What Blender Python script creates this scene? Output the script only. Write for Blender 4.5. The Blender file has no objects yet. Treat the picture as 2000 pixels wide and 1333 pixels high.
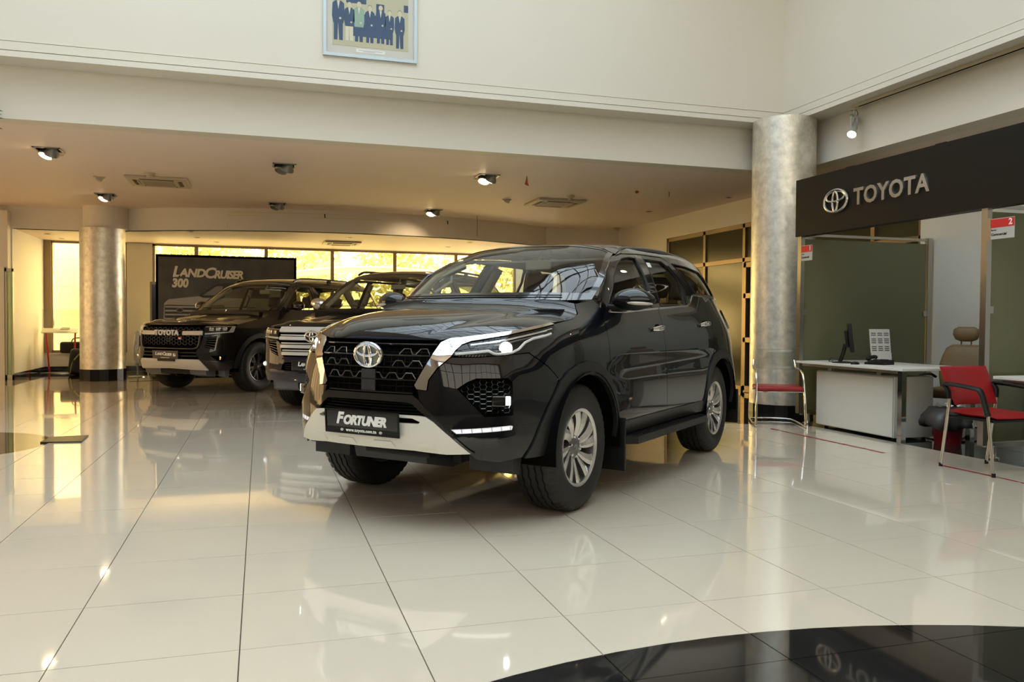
import bpy, bmesh, math, random
import numpy as np
from mathutils import Matrix, Vector
from mathutils.geometry import delaunay_2d_cdt
random.seed(7)
PI = math.pi
SC = bpy.context.scene
COL = SC.collection

# ---------------------------------------------------------------- camera, world, light, exposure
CAM_F, CAM_YAW, CAM_PITCH, CAM_ROLL, CAM_H = 1602.978, 0.297090866, -0.0248158372, 0.00696476992, 1.15151
def make_camera():
    cy, sy = math.cos(CAM_YAW), math.sin(CAM_YAW)
    f = Vector((sy, cy, 0)); r = Vector((cy, -sy, 0)); u = Vector((0, 0, 1))
    f2 = f * math.cos(CAM_PITCH) + u * math.sin(CAM_PITCH); u2 = -f * math.sin(CAM_PITCH) + u * math.cos(CAM_PITCH)
    r3 = r * math.cos(CAM_ROLL) + u2 * math.sin(CAM_ROLL); u3 = -r * math.sin(CAM_ROLL) + u2 * math.cos(CAM_ROLL)
    cd = bpy.data.cameras.new('camera'); co = bpy.data.objects.new('camera', cd); COL.objects.link(co)
    m = Matrix.Identity(4)
    for i in range(3): m[i][0] = r3[i]; m[i][1] = u3[i]; m[i][2] = -f2[i]
    m[2][3] = CAM_H
    co.matrix_world = m
    cd.sensor_width = 36; cd.lens = CAM_F * 36 / 2000; cd.clip_start = .05; cd.clip_end = 300
    cd.dof.use_dof = True; cd.dof.focus_distance = 5.3; cd.dof.aperture_fstop = 7.0
    SC.camera = co
make_camera()

def make_world():
    w = bpy.data.worlds.new('sky'); SC.world = w; w.use_nodes = True
    nt = w.node_tree; nt.nodes.clear()
    out = nt.nodes.new('ShaderNodeOutputWorld'); bg = nt.nodes.new('ShaderNodeBackground')
    geo = nt.nodes.new('ShaderNodeTexCoord'); sep = nt.nodes.new('ShaderNodeSeparateXYZ'); ramp = nt.nodes.new('ShaderNodeValToRGB')
    nt.links.new(geo.outputs['Generated'], sep.inputs[0]); nt.links.new(sep.outputs['Z'], ramp.inputs[0])
    e = ramp.color_ramp.elements
    e[0].position = 0.0; e[0].color = (1.0, .93, .80, 1)
    e[1].position = 0.55; e[1].color = (.52, .545, .55, 1)
    nt.links.new(ramp.outputs[0], bg.inputs[0]); bg.inputs[1].default_value = 18.5
    nt.links.new(bg.outputs[0], out.inputs[0])
make_world()

SKY_X0, SKY_X1, SKY_Y0, SKY_Y1, SKY_Z = -4.6, 4.8, -1.8, 9.0, 7.4     # the glass roof of the atrium
def portal(name, loc, rot, sx, sy):
    ld = bpy.data.lights.new(name, 'AREA'); ld.shape = 'RECTANGLE'; ld.size = sx; ld.size_y = sy
    ld.cycles.is_portal = True
    o = bpy.data.objects.new(name, ld); COL.objects.link(o); o.location = loc; o.rotation_euler = rot; return o
portal('roof_glass_portal', ((SKY_X0 + SKY_X1) / 2, (SKY_Y0 + SKY_Y1) / 2, SKY_Z - .02), (0, 0, 0), SKY_X1 - SKY_X0, SKY_Y1 - SKY_Y0)
portal('back_window_portal', (1.9, 19.62, 1.6), (-PI / 2, 0, 0), 8.6, 2.4)
portal('added_front_portal', (-1.5, -7.12, 4.9), (PI / 2, 0, 0), 15.0, 4.6)  # serves the added glazing behind the camera
portal('added_left_portal', (-9.42, 13.4, 1.6), (PI / 2, 0, -PI / 2), 6.6, 2.5)  # serves the added window on the left
portal('added_clerestory_portal', (-9.42, 1.5, 5.9), (PI / 2, 0, -PI / 2), 14, 2.8)  # serves the added clerestory
portal('side_window_portal', (-3.4, 19.62, 1.6), (-PI / 2, 0, 0), 1.8, 2.4)

def spot(name, loc, target, watts, color, size=PI / 2.2, blend=.6, radius=.05):
    ld = bpy.data.lights.new(name, 'SPOT'); ld.energy = watts; ld.color = color; ld.spot_size = size; ld.spot_blend = blend; ld.shadow_soft_size = radius
    o = bpy.data.objects.new(name, ld); COL.objects.link(o); o.location = loc
    d = Vector(target) - Vector(loc); o.rotation_euler = d.to_track_quat('-Z', 'Y').to_euler(); return o

SC.view_settings.view_transform = 'Standard'
try: SC.view_settings.look = 'None'
except Exception: pass
SC.view_settings.exposure = 0.0; SC.view_settings.gamma = 1.0; SC.view_settings.use_curve_mapping = False
SC.cycles.use_denoising = True
SC.cycles.max_bounces = 10; SC.cycles.diffuse_bounces = 7; SC.cycles.glossy_bounces = 5; SC.cycles.transparent_max_bounces = 16; SC.cycles.transmission_bounces = 4
SC.cycles.caustics_reflective = False; SC.cycles.caustics_refractive = False
SC.cycles.sample_clamp_indirect = 20.0

# ---------------------------------------------------------------- materials
MATS = {}
def mat(name, col, rough=.5, metal=0., coat=0., spec=.5, emit=None, estr=0., noise=None, bump=None, crough=.02):
    """noise=(scale, amount, col2) tints the base colour; bump=(scale, strength)."""
    if name in MATS: return MATS[name]
    m = bpy.data.materials.new(name); m.use_nodes = True; nt = m.node_tree; b = nt.nodes['Principled BSDF']
    b.inputs['Base Color'].default_value = (*col, 1); b.inputs['Roughness'].default_value = rough; b.inputs['Metallic'].default_value = metal
    b.inputs['Specular IOR Level'].default_value = spec
    if coat: b.inputs['Coat Weight'].default_value = coat; b.inputs['Coat Roughness'].default_value = crough
    if emit: b.inputs['Emission Color'].default_value = (*emit, 1); b.inputs['Emission Strength'].default_value = estr
    if noise or bump:
        tc = nt.nodes.new('ShaderNodeTexCoord')
    if noise:
        n = nt.nodes.new('ShaderNodeTexNoise'); n.inputs['Scale'].default_value = noise[0]; n.inputs['Detail'].default_value = 6
        nt.links.new(tc.outputs['Object'], n.inputs['Vector'])
        mx = nt.nodes.new('ShaderNodeMix'); mx.data_type = 'RGBA'
        mx.inputs[6].default_value = (*col, 1); mx.inputs[7].default_value = (*noise[2], 1)
        mr = nt.nodes.new('ShaderNodeMapRange'); mr.inputs[1].default_value = .35; mr.inputs[2].default_value = .65; mr.inputs[4].default_value = noise[1]
        nt.links.new(n.outputs[0], mr.inputs[0]); nt.links.new(mr.outputs[0], mx.inputs[0]); nt.links.new(mx.outputs[2], b.inputs['Base Color'])
    if bump:
        n2 = nt.nodes.new('ShaderNodeTexNoise'); n2.inputs['Scale'].default_value = bump[0]; n2.inputs['Detail'].default_value = 4
        nt.links.new(tc.outputs['Object'], n2.inputs['Vector'])
        bp = nt.nodes.new('ShaderNodeBump'); bp.inputs['Strength'].default_value = bump[1]; bp.inputs['Distance'].default_value = .01
        nt.links.new(n2.outputs[0], bp.inputs['Height']); nt.links.new(bp.outputs[0], b.inputs['Normal'])
    MATS[name] = m; return m

def glass(name, tint, ior=1.5, rough=0., frost=None):
    """thin pane: tinted see-through plus a mirror reflection by Fresnel; frost=(colour, share) adds a satin layer"""
    if name in MATS: return MATS[name]
    m = bpy.data.materials.new(name); m.use_nodes = True; nt = m.node_tree; nt.nodes.clear()
    o = nt.nodes.new('ShaderNodeOutputMaterial'); tr = nt.nodes.new('ShaderNodeBsdfTransparent'); gl = nt.nodes.new('ShaderNodeBsdfGlossy')
    fr = nt.nodes.new('ShaderNodeFresnel'); mx = nt.nodes.new('ShaderNodeMixShader')
    tr.inputs[0].default_value = (*tint, 1); gl.inputs['Roughness'].default_value = rough; gl.inputs[0].default_value = (1, 1, 1, 1); fr.inputs[0].default_value = ior
    src = tr.outputs[0]
    if frost:
        df = nt.nodes.new('ShaderNodeBsdfDiffuse'); df.inputs[0].default_value = (*frost[0], 1)
        tl = nt.nodes.new('ShaderNodeBsdfTranslucent'); tl.inputs[0].default_value = (*frost[0], 1)
        m1 = nt.nodes.new('ShaderNodeMixShader'); m1.inputs[0].default_value = .5
        nt.links.new(df.outputs[0], m1.inputs[1]); nt.links.new(tl.outputs[0], m1.inputs[2])
        m2 = nt.nodes.new('ShaderNodeMixShader'); m2.inputs[0].default_value = frost[1]
        nt.links.new(tr.outputs[0], m2.inputs[1]); nt.links.new(m1.outputs[0], m2.inputs[2]); src = m2.outputs[0]
    g = nt.nodes.new('ShaderNodeNewGeometry'); mr = nt.nodes.new('ShaderNodeMapRange'); mr.inputs[3].default_value = ior; mr.inputs[4].default_value = 1 / ior
    nt.links.new(g.outputs['Backfacing'], mr.inputs[0]); nt.links.new(mr.outputs[0], fr.inputs[0])
    nt.links.new(fr.outputs[0], mx.inputs[0]); nt.links.new(src, mx.inputs[1]); nt.links.new(gl.outputs[0], mx.inputs[2])
    nt.links.new(mx.outputs[0], o.inputs[0]); MATS[name] = m; return m

WHITE = mat('painted_plaster', (.76, .725, .635), .55, noise=(.7, .35, (.72, .685, .595)))
CEIL = mat('ceiling_plaster', (.88, .765, .685), .6)
TILE = mat('cream_polished_tile', (.70, .62, .495), .06, coat=.6, crough=.02, noise=(1.6, .5, (.715, .64, .51)))
ADD_FRONTGL = glass('added_front_glazing', (.40, .39, .37))  # pane of the added glazing behind the camera, dimmed to balance the light
BTILE = mat('black_polished_tile', (.012, .012, .012), .05, coat=.3, noise=(5, .5, (.022, .021, .02)))
GROUT = mat('grout', (.10, .085, .06), .9)
CHROME = mat('chrome', (.82, .82, .82), .06, 1.)
STEEL = mat('brushed_steel', (.52, .50, .46), .28, 1.)
SATIN = mat('satin_silver', (.66, .65, .61), .34, .35)
BLACKP = mat('black_plastic', (.006, .006, .006), .42, spec=.3)
DARKP = mat('dark_grey_plastic', (.022, .023, .025), .5)
GLOSSB = mat('gloss_black', (.006, .006, .006), .12, coat=1.)
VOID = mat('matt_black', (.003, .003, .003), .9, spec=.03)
TAUPE = mat('taupe_plaster', (.26, .215, .165), .6)
REDV = mat('red_vinyl', (.27, .004, .007), .42, bump=(60, .15))
REDP = mat('red_paint', (.55, .02, .02), .4)
TAN = mat('tan_leather', (.235, .15, .065), .45, bump=(30, .15))
LAMINATE = mat('white_laminate', (.66, .655, .60), .35)
FRAMEM = mat('bronze_aluminium', (.26, .19, .12), .35, .7)
FILM = glass('gold_film_window_glass', (.98, .83, .52))
ADD_LEFTGL = glass('added_left_glazing', (.40, .33, .235))  # pane of the added left window, tinted to set its warm fill
ADD_CLERE = glass('added_clerestory_glass', (.20, .23, .27))  # pane of the added clerestory, tinted blue for its reflection
SKYGL = glass('roof_glass', (.60, .63, .65))
FROST = glass('frosted_green_glass', (.30, .32, .22), 1.5, .03, ((.36, .365, .22), .62))
OLIVE = glass('olive_office_glass', (.20, .18, .07), 1.28, .16, ((.30, .27, .13), .45))
CLEAR = glass('clear_acrylic', (.90, .92, .90))
GREYM = mat('grey_cast_metal', (.28, .28, .26), .35, .6)
PRINTW = mat('white_print', (.80, .79, .76), .5)

# ---------------------------------------------------------------- object helpers
def tag(o, label=None, cat=None, group=None, kind=None):
    if label: o['label'] = label
    if cat: o['category'] = cat
    if group: o['group'] = group
    if kind: o['kind'] = kind
    return o

def empty(name, loc=(0, 0, 0), rz=0., label=None, cat=None, group=None, kind=None):
    o = bpy.data.objects.new(name, None); COL.objects.link(o); o.empty_display_size = .1
    o.location = loc; o.rotation_euler = (0, 0, rz); return tag(o, label, cat, group, kind)

def mk(name, V, F, m, parent=None, smooth=False, normals=None, mi=None):
    me = bpy.data.meshes.new(name); me.from_pydata([tuple(map(float, v)) for v in V], [], [tuple(map(int, f)) for f in F])
    for q in (m if isinstance(m, (list, tuple)) else [m]): me.materials.append(q)
    if mi is not None: me.polygons.foreach_set('material_index', mi)
    if smooth: me.polygons.foreach_set('use_smooth', [True] * len(me.polygons))
    me.update()
    if normals is not None: me.normals_split_custom_set_from_vertices([tuple(map(float, n)) for n in normals])
    o = bpy.data.objects.new(name, me); COL.objects.link(o)
    if parent: o.parent = parent
    return o

class MB:
    """collects simple solids and links them as one mesh"""
    def __init__(s): s.V = []; s.F = []; s.S = []; s.I = []
    def add(s, V, F, sm=False, i=0):
        n = len(s.V); s.V += [tuple(v) for v in V]; s.F += [tuple(a + n for a in f) for f in F]; s.S += [sm] * len(F); s.I += [i] * len(F); return s
    def box(s, a, b, i=0, M=None, bev=0.):
        x0, y0, z0 = a; x1, y1, z1 = b
        if bev:
            bm = bmesh.new(); bmesh.ops.create_cube(bm, size=1)
            for v in bm.verts: v.co = Vector(((x0 + x1) / 2 + v.co.x * (x1 - x0), (y0 + y1) / 2 + v.co.y * (y1 - y0), (z0 + z1) / 2 + v.co.z * (z1 - z0)))
            bmesh.ops.bevel(bm, geom=bm.edges[:], offset=bev, segments=3, profile=.6, affect='EDGES')
            V = [v.co[:] for v in bm.verts]; F = [[v.index for v in f.verts] for f in bm.faces]; bm.free()
            if M is not None: V = [(M @ Vector(v))[:] for v in V]
            return s.add(V, F, True, i)
        V = [(x0, y0, z0), (x1, y0, z0), (x1, y1, z0), (x0, y1, z0), (x0, y0, z1), (x1, y0, z1), (x1, y1, z1), (x0, y1, z1)]
        if M is not None: V = [(M @ Vector(v))[:] for v in V]
        return s.add(V, [(0, 3, 2, 1), (4, 5, 6, 7), (0, 1, 5, 4), (1, 2, 6, 5), (2, 3, 7, 6), (3, 0, 4, 7)], False, i)
    def tube(s, pts, r, n=10, i=0, closed=False, sq=None):
        P = [Vector(p) for p in pts]; k = len(P); V = []; F = []
        R = r if isinstance(r, (list, tuple)) else [r] * k
        up = None
        for a in range(k):
            d = (P[(a + 1) % k] - P[a - 1]) if closed else (P[min(a + 1, k - 1)] - P[max(a - 1, 0)])
            d.normalize()
            if up is None: up = Vector((0, 0, 1)) if abs(d.z) < .9 else Vector((1, 0, 0))
            x = d.cross(up).normalized(); up = x.cross(d).normalized()
            for j in range(n):
                t = 2 * PI * j / n + (PI / n if sq else 0)
                c, e = math.cos(t) * R[a], math.sin(t) * R[a]
                if sq: c *= sq[0]; e *= sq[1]
                V.append((P[a] + x * c + up * e)[:])
        for a in range(k if closed else k - 1):
            b = (a + 1) % k
            for j in range(n): F.append((a * n + j, a * n + (j + 1) % n, b * n + (j + 1) % n, b * n + j))
        if not closed: F += [tuple(range(n))[::-1], tuple(range((k - 1) * n, k * n))]
        return s.add(V, F, n > 5, i)
    def lathe(s, prof, n=32, i=0, M=None, caps=True, arc=None):
        """prof: (r, z) pairs turned about z"""
        V = []; F = []; k = len(prof)
        for j in range(n):
            t = 2 * PI * j / n
            for r, z in prof: V.append((r * math.cos(t), r * math.sin(t), z))
        for j in range(n):
            b = (j + 1) % n
            for a in range(k - 1): F.append((j * k + a, b * k + a, b * k + a + 1, j * k + a + 1))
        if caps:
            if prof[0][0] > 1e-5: F.append(tuple(j * k for j in range(n))[::-1])
            if prof[-1][0] > 1e-5: F.append(tuple(j * k + k - 1 for j in range(n)))
        if M is not None: V = [(M @ Vector(v))[:] for v in V]
        return s.add(V, F, True, i)
    def prism(s, poly, h0, h1, M=None, i=0):
        n = len(poly); V = [(x, y, h0) for x, y in poly] + [(x, y, h1) for x, y in poly]
        if M is not None: V = [(M @ Vector(v))[:] for v in V]
        F = [tuple(range(n))[::-1], tuple(range(n, 2 * n))] + [(a, (a + 1) % n, n + (a + 1) % n, n + a) for a in range(n)]
        return s.add(V, F, False, i)
    def build(s, name, m, parent=None, auto=True):
        o = mk(name, s.V, s.F, m, parent, mi=s.I)
        o.data.polygons.foreach_set('use_smooth', s.S)
        if any(s.S) and auto: sharp(o.data, 40)
        return o

def sharp(me, deg):
    bm = bmesh.new(); bm.from_mesh(me); c = math.radians(deg)
    for e in bm.edges:
        e.smooth = not (len(e.link_faces) == 2 and e.calc_face_angle(0) > c)
    bm.to_mesh(me); bm.free()

def copy_tree(o, parent=None):
    kids = [c for c in o.children]
    c = o.copy(); COL.objects.link(c)
    if parent is not None: c.parent = parent
    for k in kids: copy_tree(k, c)
    return c

def bez(pts, n=8, closed=False):
    """Catmull-Rom through points"""
    P = [np.array(p, float) for p in pts]; out = []; k = len(P)
    for a in range(k if closed else k - 1):
        p0 = P[(a - 1) % k] if closed or a > 0 else 2 * P[0] - P[1]; p1 = P[a]; p2 = P[(a + 1) % k]
        p3 = P[(a + 2) % k] if closed or a < k - 2 else 2 * P[-1] - P[-2]
        for j in range(n):
            t = j / n; out.append(tuple(.5 * ((2 * p1) + (-p0 + p2) * t + (2 * p0 - 5 * p1 + 4 * p2 - p3) * t * t + (-p0 + 3 * p1 - 3 * p2 + p3) * t ** 3)))
    if not closed: out.append(tuple(P[-1]))
    return out

def text(name, s, size, m, parent, M, depth=.004, bold=0., shear=0., spacing=1., align='CENTER', sx=1.):
    cu = bpy.data.curves.new('lettering', 'FONT'); cu.body = s; cu.size = size; cu.extrude = depth / 2; cu.offset = bold; cu.shear = shear
    cu.space_character = spacing; cu.align_x = align; cu.align_y = 'CENTER'; cu.resolution_u = 3
    t = bpy.data.objects.new('t', cu); COL.objects.link(t)
    dg = bpy.context.evaluated_depsgraph_get(); me = bpy.data.meshes.new_from_object(t.evaluated_get(dg))
    bpy.data.objects.remove(t); bpy.data.curves.remove(cu)
    me.name = name
    me.transform(M @ Matrix.Diagonal((sx, 1, 1, 1))); me.materials.clear(); me.materials.append(m)
    o = bpy.data.objects.new(name, me); COL.objects.link(o)
    if parent: o.parent = parent
    return o

def frame(o, ex, ey, ez):
    """matrix with given origin and axes"""
    m = Matrix.Identity(4)
    for i in range(3): m[i][0] = ex[i]; m[i][1] = ey[i]; m[i][2] = ez[i]; m[i][3] = o[i]
    return m

def pip(poly, P):
    """points (n,2) inside polygon"""
    P = np.asarray(P, float); x, y = P[:, 0], P[:, 1]; ins = np.zeros(len(P), bool); n = len(poly); j = n - 1
    for i in range(n):
        xi, yi = poly[i]; xj, yj = poly[j]
        c = ((yi > y) != (yj > y)) & (x < (xj - xi) * (y - yi) / ((yj - yi) if abs(yj - yi) > 1e-12 else 1e-12) + xi)
        ins ^= c; j = i
    return ins

def resample(poly, step, closed=True):
    P = [np.array(p, float) for p in poly]; out = []
    n = len(P)
    for i in range(n if closed else n - 1):
        a, b = P[i], P[(i + 1) % n]; k = max(1, int(math.ceil(np.linalg.norm(b - a) / step)))
        for j in range(k): out.append(a + (b - a) * j / k)
    if not closed: out.append(P[-1])
    return np.array(out)

def inset(poly, g):
    P = np.array(poly, float); n = len(P)
    A = sum(P[i - 1][0] * P[i][1] - P[i][0] * P[i - 1][1] for i in range(n)); sg = 1 if A > 0 else -1
    out = []
    for i in range(n):
        e1 = P[i] - P[i - 1]; e2 = P[(i + 1) % n] - P[i]
        l1 = np.hypot(*e1); l2 = np.hypot(*e2)
        if l1 < 1e-9 or l2 < 1e-9: out.append(P[i]); continue
        e1 /= l1; e2 /= l2
        n1 = np.array([-e1[1], e1[0]]) * sg; n2 = np.array([-e2[1], e2[0]]) * sg
        nn = n1 + n2; d = max(.35, 1 + n1 @ n2); out.append(P[i] + nn / d * g)
    return np.array(out)

def cdt(outline, holes=(), step=.04, gstep=None):
    """triangulate a polygon with holes -> points, tris (counter-clockwise)"""
    loops = [resample(outline, step)] + [resample(h, step) for h in holes]
    V = []; E = []
    for L in loops:
        n0 = len(V); V += [Vector((float(a), float(b))) for a, b in L]; E += [(n0 + i, n0 + (i + 1) % len(L)) for i in range(len(L))]
    O = np.array(loops[0]); gs = gstep or step
    gx = np.arange(O[:, 0].min() + gs * .5, O[:, 0].max(), gs); gy = np.arange(O[:, 1].min() + gs * .5, O[:, 1].max(), gs)
    if len(gx) and len(gy):
        G = np.stack(np.meshgrid(gx, gy), -1).reshape(-1, 2); k = pip(loops[0], G)
        for h in loops[1:]: k &= ~pip(h, G)
        G = G[k]; B = np.concatenate(loops)
        if len(G):
            d = np.min(np.hypot(G[:, None, 0] - B[None, :, 0], G[:, None, 1] - B[None, :, 1]), 1); G = G[d > gs * .45]
            V += [Vector((float(a), float(b))) for a, b in G]
    r = delaunay_2d_cdt(V, E, [], 0, 1e-5)
    P = np.array([v[:] for v in r[0]]); F = np.array([f for f in r[2] if len(f) == 3])
    c = P[F].mean(1); k = pip(loops[0], c)
    for h in loops[1:]: k &= ~pip(h, c)
    F = F[k]
    a, b, c = P[F[:, 0]], P[F[:, 1]], P[F[:, 2]]
    cr = (b[:, 0] - a[:, 0]) * (c[:, 1] - a[:, 1]) - (b[:, 1] - a[:, 1]) * (c[:, 0] - a[:, 0])
    F = F[abs(cr) > 1e-9]; cr = cr[abs(cr) > 1e-9]
    F[cr < 0] = F[cr < 0][:, ::-1]
    return P, F
# ================================================================= THE SETTING
XW, XP, YW = 7.7, 5.85, 19.5            # right wall, desk partition line, back window wall
YM, XM, YF, XF = 9.32, 6.555, 9.62, 6.86  # moulding planes and recessed fascias
ZC, ZB = 3.2, 2.79                      # low ceiling, ceiling by the windows
def slab(name, a, b, m, kind='structure', parent=None, bev=0):
    o = MB().box(a, b, bev=bev).build(name, m, parent)
    if kind and not parent: o['kind'] = kind
    return o

# ---- floor: separate tiles over a dark bed
TX0, TY0, TS = -0.670917, 2.375274, .6
flo = empty('floor', kind='structure')
MB().box((-9.5, -7.2, -.12), (13.6, 19.75, -.008)).build('screed', GROUT, flo)
A_C, A_R = (1.586, -.472), 3.096        # black disc inlay, lower right
B_C, B_R = (-2.797, 8.419), .937        # dark disc inlay, left
def circ(c, r, n=96): return [(c[0] + r * math.cos(2 * PI * k / n), c[1] + r * math.sin(2 * PI * k / n)) for k in range(n)]
BORDER = [(5.87, -7.2), (5.87, 7.72), (5.52, 7.95), (5.05, 8.2), (4.9, 8.6), (5.2, 17.0), (-9.5, 17.0), (-9.5, 19.7), (13.6, 19.7), (13.6, -7.2)]
def clip_convex(sub, clip):
    out = list(sub); n = len(clip)
    for i in range(n):
        a, b = clip[i], clip[(i + 1) % n]; inp, out = out, []
        ins = lambda p: (b[0] - a[0]) * (p[1] - a[1]) - (b[1] - a[1]) * (p[0] - a[0]) >= -1e-9
        for k in range(len(inp)):
            p, q = inp[k - 1], inp[k]; ip, iq = ins(p), ins(q)
            if ip != iq:
                d1 = (b[0] - a[0]) * (p[1] - a[1]) - (b[1] - a[1]) * (p[0] - a[0]); d2 = (b[0] - a[0]) * (q[1] - a[1]) - (b[1] - a[1]) * (q[0] - a[0]); t = d1 / (d1 - d2)
                out.append((p[0] + (q[0] - p[0]) * t, p[1] + (q[1] - p[1]) * t))
            if iq: out.append(q)
        if not out: return []
    return out
def tile_pieces(x0, y0, x1, y1):
    """(polygon list, is_black) for one floor tile square"""
    sq = [(x0, y0), (x1, y0), (x1, y1), (x0, y1)]
    discs = [circ(A_C, A_R), circ(B_C, B_R)]
    G = [(x0 + (x1 - x0) * (a + .5) / 6, y0 + (y1 - y0) * (b + .5) / 6) for a in range(6) for b in range(6)]
    inb = pip(BORDER, G)
    for d in discs: inb |= pip(d, G)
    if inb.all(): return [([sq], True)]
    near = [pip(d, G).any() or pip(d, sq).any() for d in discs]
    if not inb.any() and not any(near): return [([sq], False)]
    V = [Vector(p) for p in sq]; E = [(0, 1), (1, 2), (2, 3), (3, 0)]; shapes = []
    for d, nr in zip(discs, near):
        if nr: shapes.append(clip_convex(sq, d) )
    border_hit = pip(BORDER, G).any() and not pip(BORDER, G).all()
    if border_hit:
        shapes.append([p for p in clip_convex(BORDER, sq)])
    for s_ in shapes:
        if len(s_) < 3: continue
        n0 = len(V); V += [Vector(p) for p in s_]; E += [(n0 + i, n0 + (i + 1) % len(s_)) for i in range(len(s_))]
    r = delaunay_2d_cdt(V, E, [], 0, 1e-6); P = np.array([v[:] for v in r[0]]); W = []; B = []
    for f in r[2]:
        c = P[list(f)].mean(0)[None]
        if not pip(sq, c)[0]: continue
        k = pip(BORDER, c)[0] or any(pip(d, c)[0] for d in discs)
        (B if k else W).append([tuple(P[i]) for i in f])
    return [(W, False), (B, True)]
def tile_mesh(V, F, polys, g=0.):
    for P in polys:
        n = len(V); a = sum(P[i - 1][0] * P[i][1] - P[i][0] * P[i - 1][1] for i in range(len(P)))
        if a < 0: P = P[::-1]
        V += [(x, y, 0.) for x, y in P]; F.append(tuple(range(n, n + len(P))))
def extrude_tile(polys):
    """top faces plus skirts on the outer edges"""
    V, F = [], []; idx = {}
    def vi(p):
        k = (round(p[0], 5), round(p[1], 5))
        if k not in idx: idx[k] = len(V); V.append((p[0], p[1], 0.))
        return idx[k]
    cnt = {}
    for P in polys:
        a = sum(P[i - 1][0] * P[i][1] - P[i][0] * P[i - 1][1] for i in range(len(P)))
        if a < 0: P = P[::-1]
        q = [vi(p) for p in P]
        q = [v for i, v in enumerate(q) if v != q[i - 1]]
        if len(q) < 3: continue
        F.append(tuple(q))
        for i in range(len(q)):
            e = (q[i - 1], q[i]); cnt[e] = cnt.get(e, 0) + 1
    for (a, b) in list(cnt):
        if (b, a) not in cnt:
            n = len(V); V.append((V[a][0], V[a][1], -.012)); V.append((V[b][0], V[b][1], -.012)); F.append((b, a, n, n + 1))
    return V, F
cells = []
for i in range(-15, 24):
    for j in range(-16, 29):
        x0, y0 = TX0 + i * TS, TY0 + j * TS
        fw = .2927 * (x0 + .3) + .956 * (y0 + .3); rt = .956 * (x0 + .3) - .2927 * (y0 + .3)
        vis = fw > 1.7 and abs(rt) < .66 * fw + .5 and x0 < 8
        cells.append((not vis, math.hypot(x0, y0), x0, y0))
cells.sort()
n_ind = 0; farW = ([], []); farB = ([], []); tile_full = {}
ctile = None
for hid, dist, x0, y0 in cells:
    g = .0022; a, b, c, d = x0 + g, y0 + g * .7, x0 + TS - g, y0 + TS - g * .7
    if d > 19.66 or a > 13: continue
    for polys, blk in tile_pieces(a, b, c, d):
        if not polys: continue
        full = len(polys) == 1 and len(polys[0]) == 4
        if not hid and n_ind < 290:
            if full:
                if blk not in tile_full:
                    w, h = c - a, d - b
                    V, F = extrude_tile([[(-w / 2, -h / 2), (w / 2, -h / 2), (w / 2, h / 2), (-w / 2, h / 2)]])
                    o = mk('tile', V, F, BTILE if blk else TILE, flo); tile_full[blk] = o.data
                else:
                    o = bpy.data.objects.new('tile', tile_full[blk]); COL.objects.link(o); o.parent = flo
                o.location = ((a + c) / 2, (b + d) / 2, random.uniform(-.0002, .0002)); o.rotation_euler = (random.gauss(0, .0005), random.gauss(0, .0005), 0)
            else:
                V, F = extrude_tile(polys); mk('tile', V, F, BTILE if blk else TILE, flo)
            n_ind += 1
        else:
            V, F = extrude_tile(polys); T = farB if blk else farW; n0 = len(T[0]); T[0].extend(V); T[1].extend([tuple(k + n0 for k in f) for f in F])
mk('distant_tiles', farW[0], farW[1], TILE, flo)['kind'] = 'stuff'
mk('distant_black_tiles', farB[0], farB[1], BTILE, flo)['kind'] = 'stuff'

# ---- double-height atrium in front
def lbeam(z0, z1, xi, yi, xo, yo):
    """L-shaped band following the inner corner of the atrium"""
    m = MB(); m.box((-9.5, yi, z0), (xi, yo, z1)); m.box((xi, -7.2, z0), (xo, yo, z1)); return m
w = MB(); w.box((-9.5, YM, 3.90), (XM, YM + .3, 7.6)); w.box((XM, -7.2, 3.90), (XM + .3, YM + .3, 7.6)); w.box((-9.5, YM + .02, 3.75), (XM, YM + .3, 3.90)); w.box((XM + .02, -7.2, 3.75), (XM + .3, YM + .3, 3.90)); o = w.build('wall_upper', WHITE); o['kind'] = 'structure'
# stepped moulding
m = lbeam(3.805, 3.887, XM - .014, YM - .014, XM + .02, YM + .02); o = m.build('trim_1', WHITE); o['kind'] = 'structure'
m = lbeam(3.735, 3.792, XM - .026, YM - .026, XM + .36, YM + .36); o = m.build('trim_2', WHITE); o['kind'] = 'structure'
m = lbeam(3.19, 3.735, XF, YF, XF + .25, YF + .25); o = m.build('wall_fascia', WHITE); o['kind'] = 'structure'
# walls behind and left of the camera
wl = MB(); wl.box((-9.8, -7.5, 0), (-9.5, 10.0, 4.5)); wl.box((-9.8, -7.5, 7.3), (-9.5, 10.0, 7.6)); wl.box((-9.8, -7.5, 4.5), (-9.5, -5.5, 7.3)); wl.box((-9.8, 8.5, 4.5), (-9.5, 10.0, 7.3)); wl.box((-9.8, 16.8, 0), (-9.5, 17.2, 7.6)); wl.box((-9.8, 10.0, 0), (-9.5, 16.8, .35)); wl.box((-9.8, 10.0, 2.85), (-9.5, 16.8, 7.6)); o = wl.build('wall_left', TAUPE); o['kind'] = 'structure'
w7 = empty('window_7', kind='structure')  # unseen window, added to throw warm light on the low ceiling
for k in range(6): MB().box((-9.72, 10.0 + k * 1.36 - .03, .35), (-9.58, 10.0 + k * 1.36 + .03, 2.85)).build('mullion', FRAMEM, w7)
w6 = empty('window_6', kind='structure')  # unseen clerestory, added so the front bumper mirrors blue sky
for k in range(11): MB().box((-9.72, -5.5 + k * 1.4 - .04, 4.5), (-9.58, -5.5 + k * 1.4 + .04, 7.3)).build('mullion', FRAMEM, w6)
for k in range(3): MB().box((-9.72, -5.5, 5.2 + k * .7), (-9.58, 8.5, 5.25 + k * .7)).build('transom', FRAMEM, w6)
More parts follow.
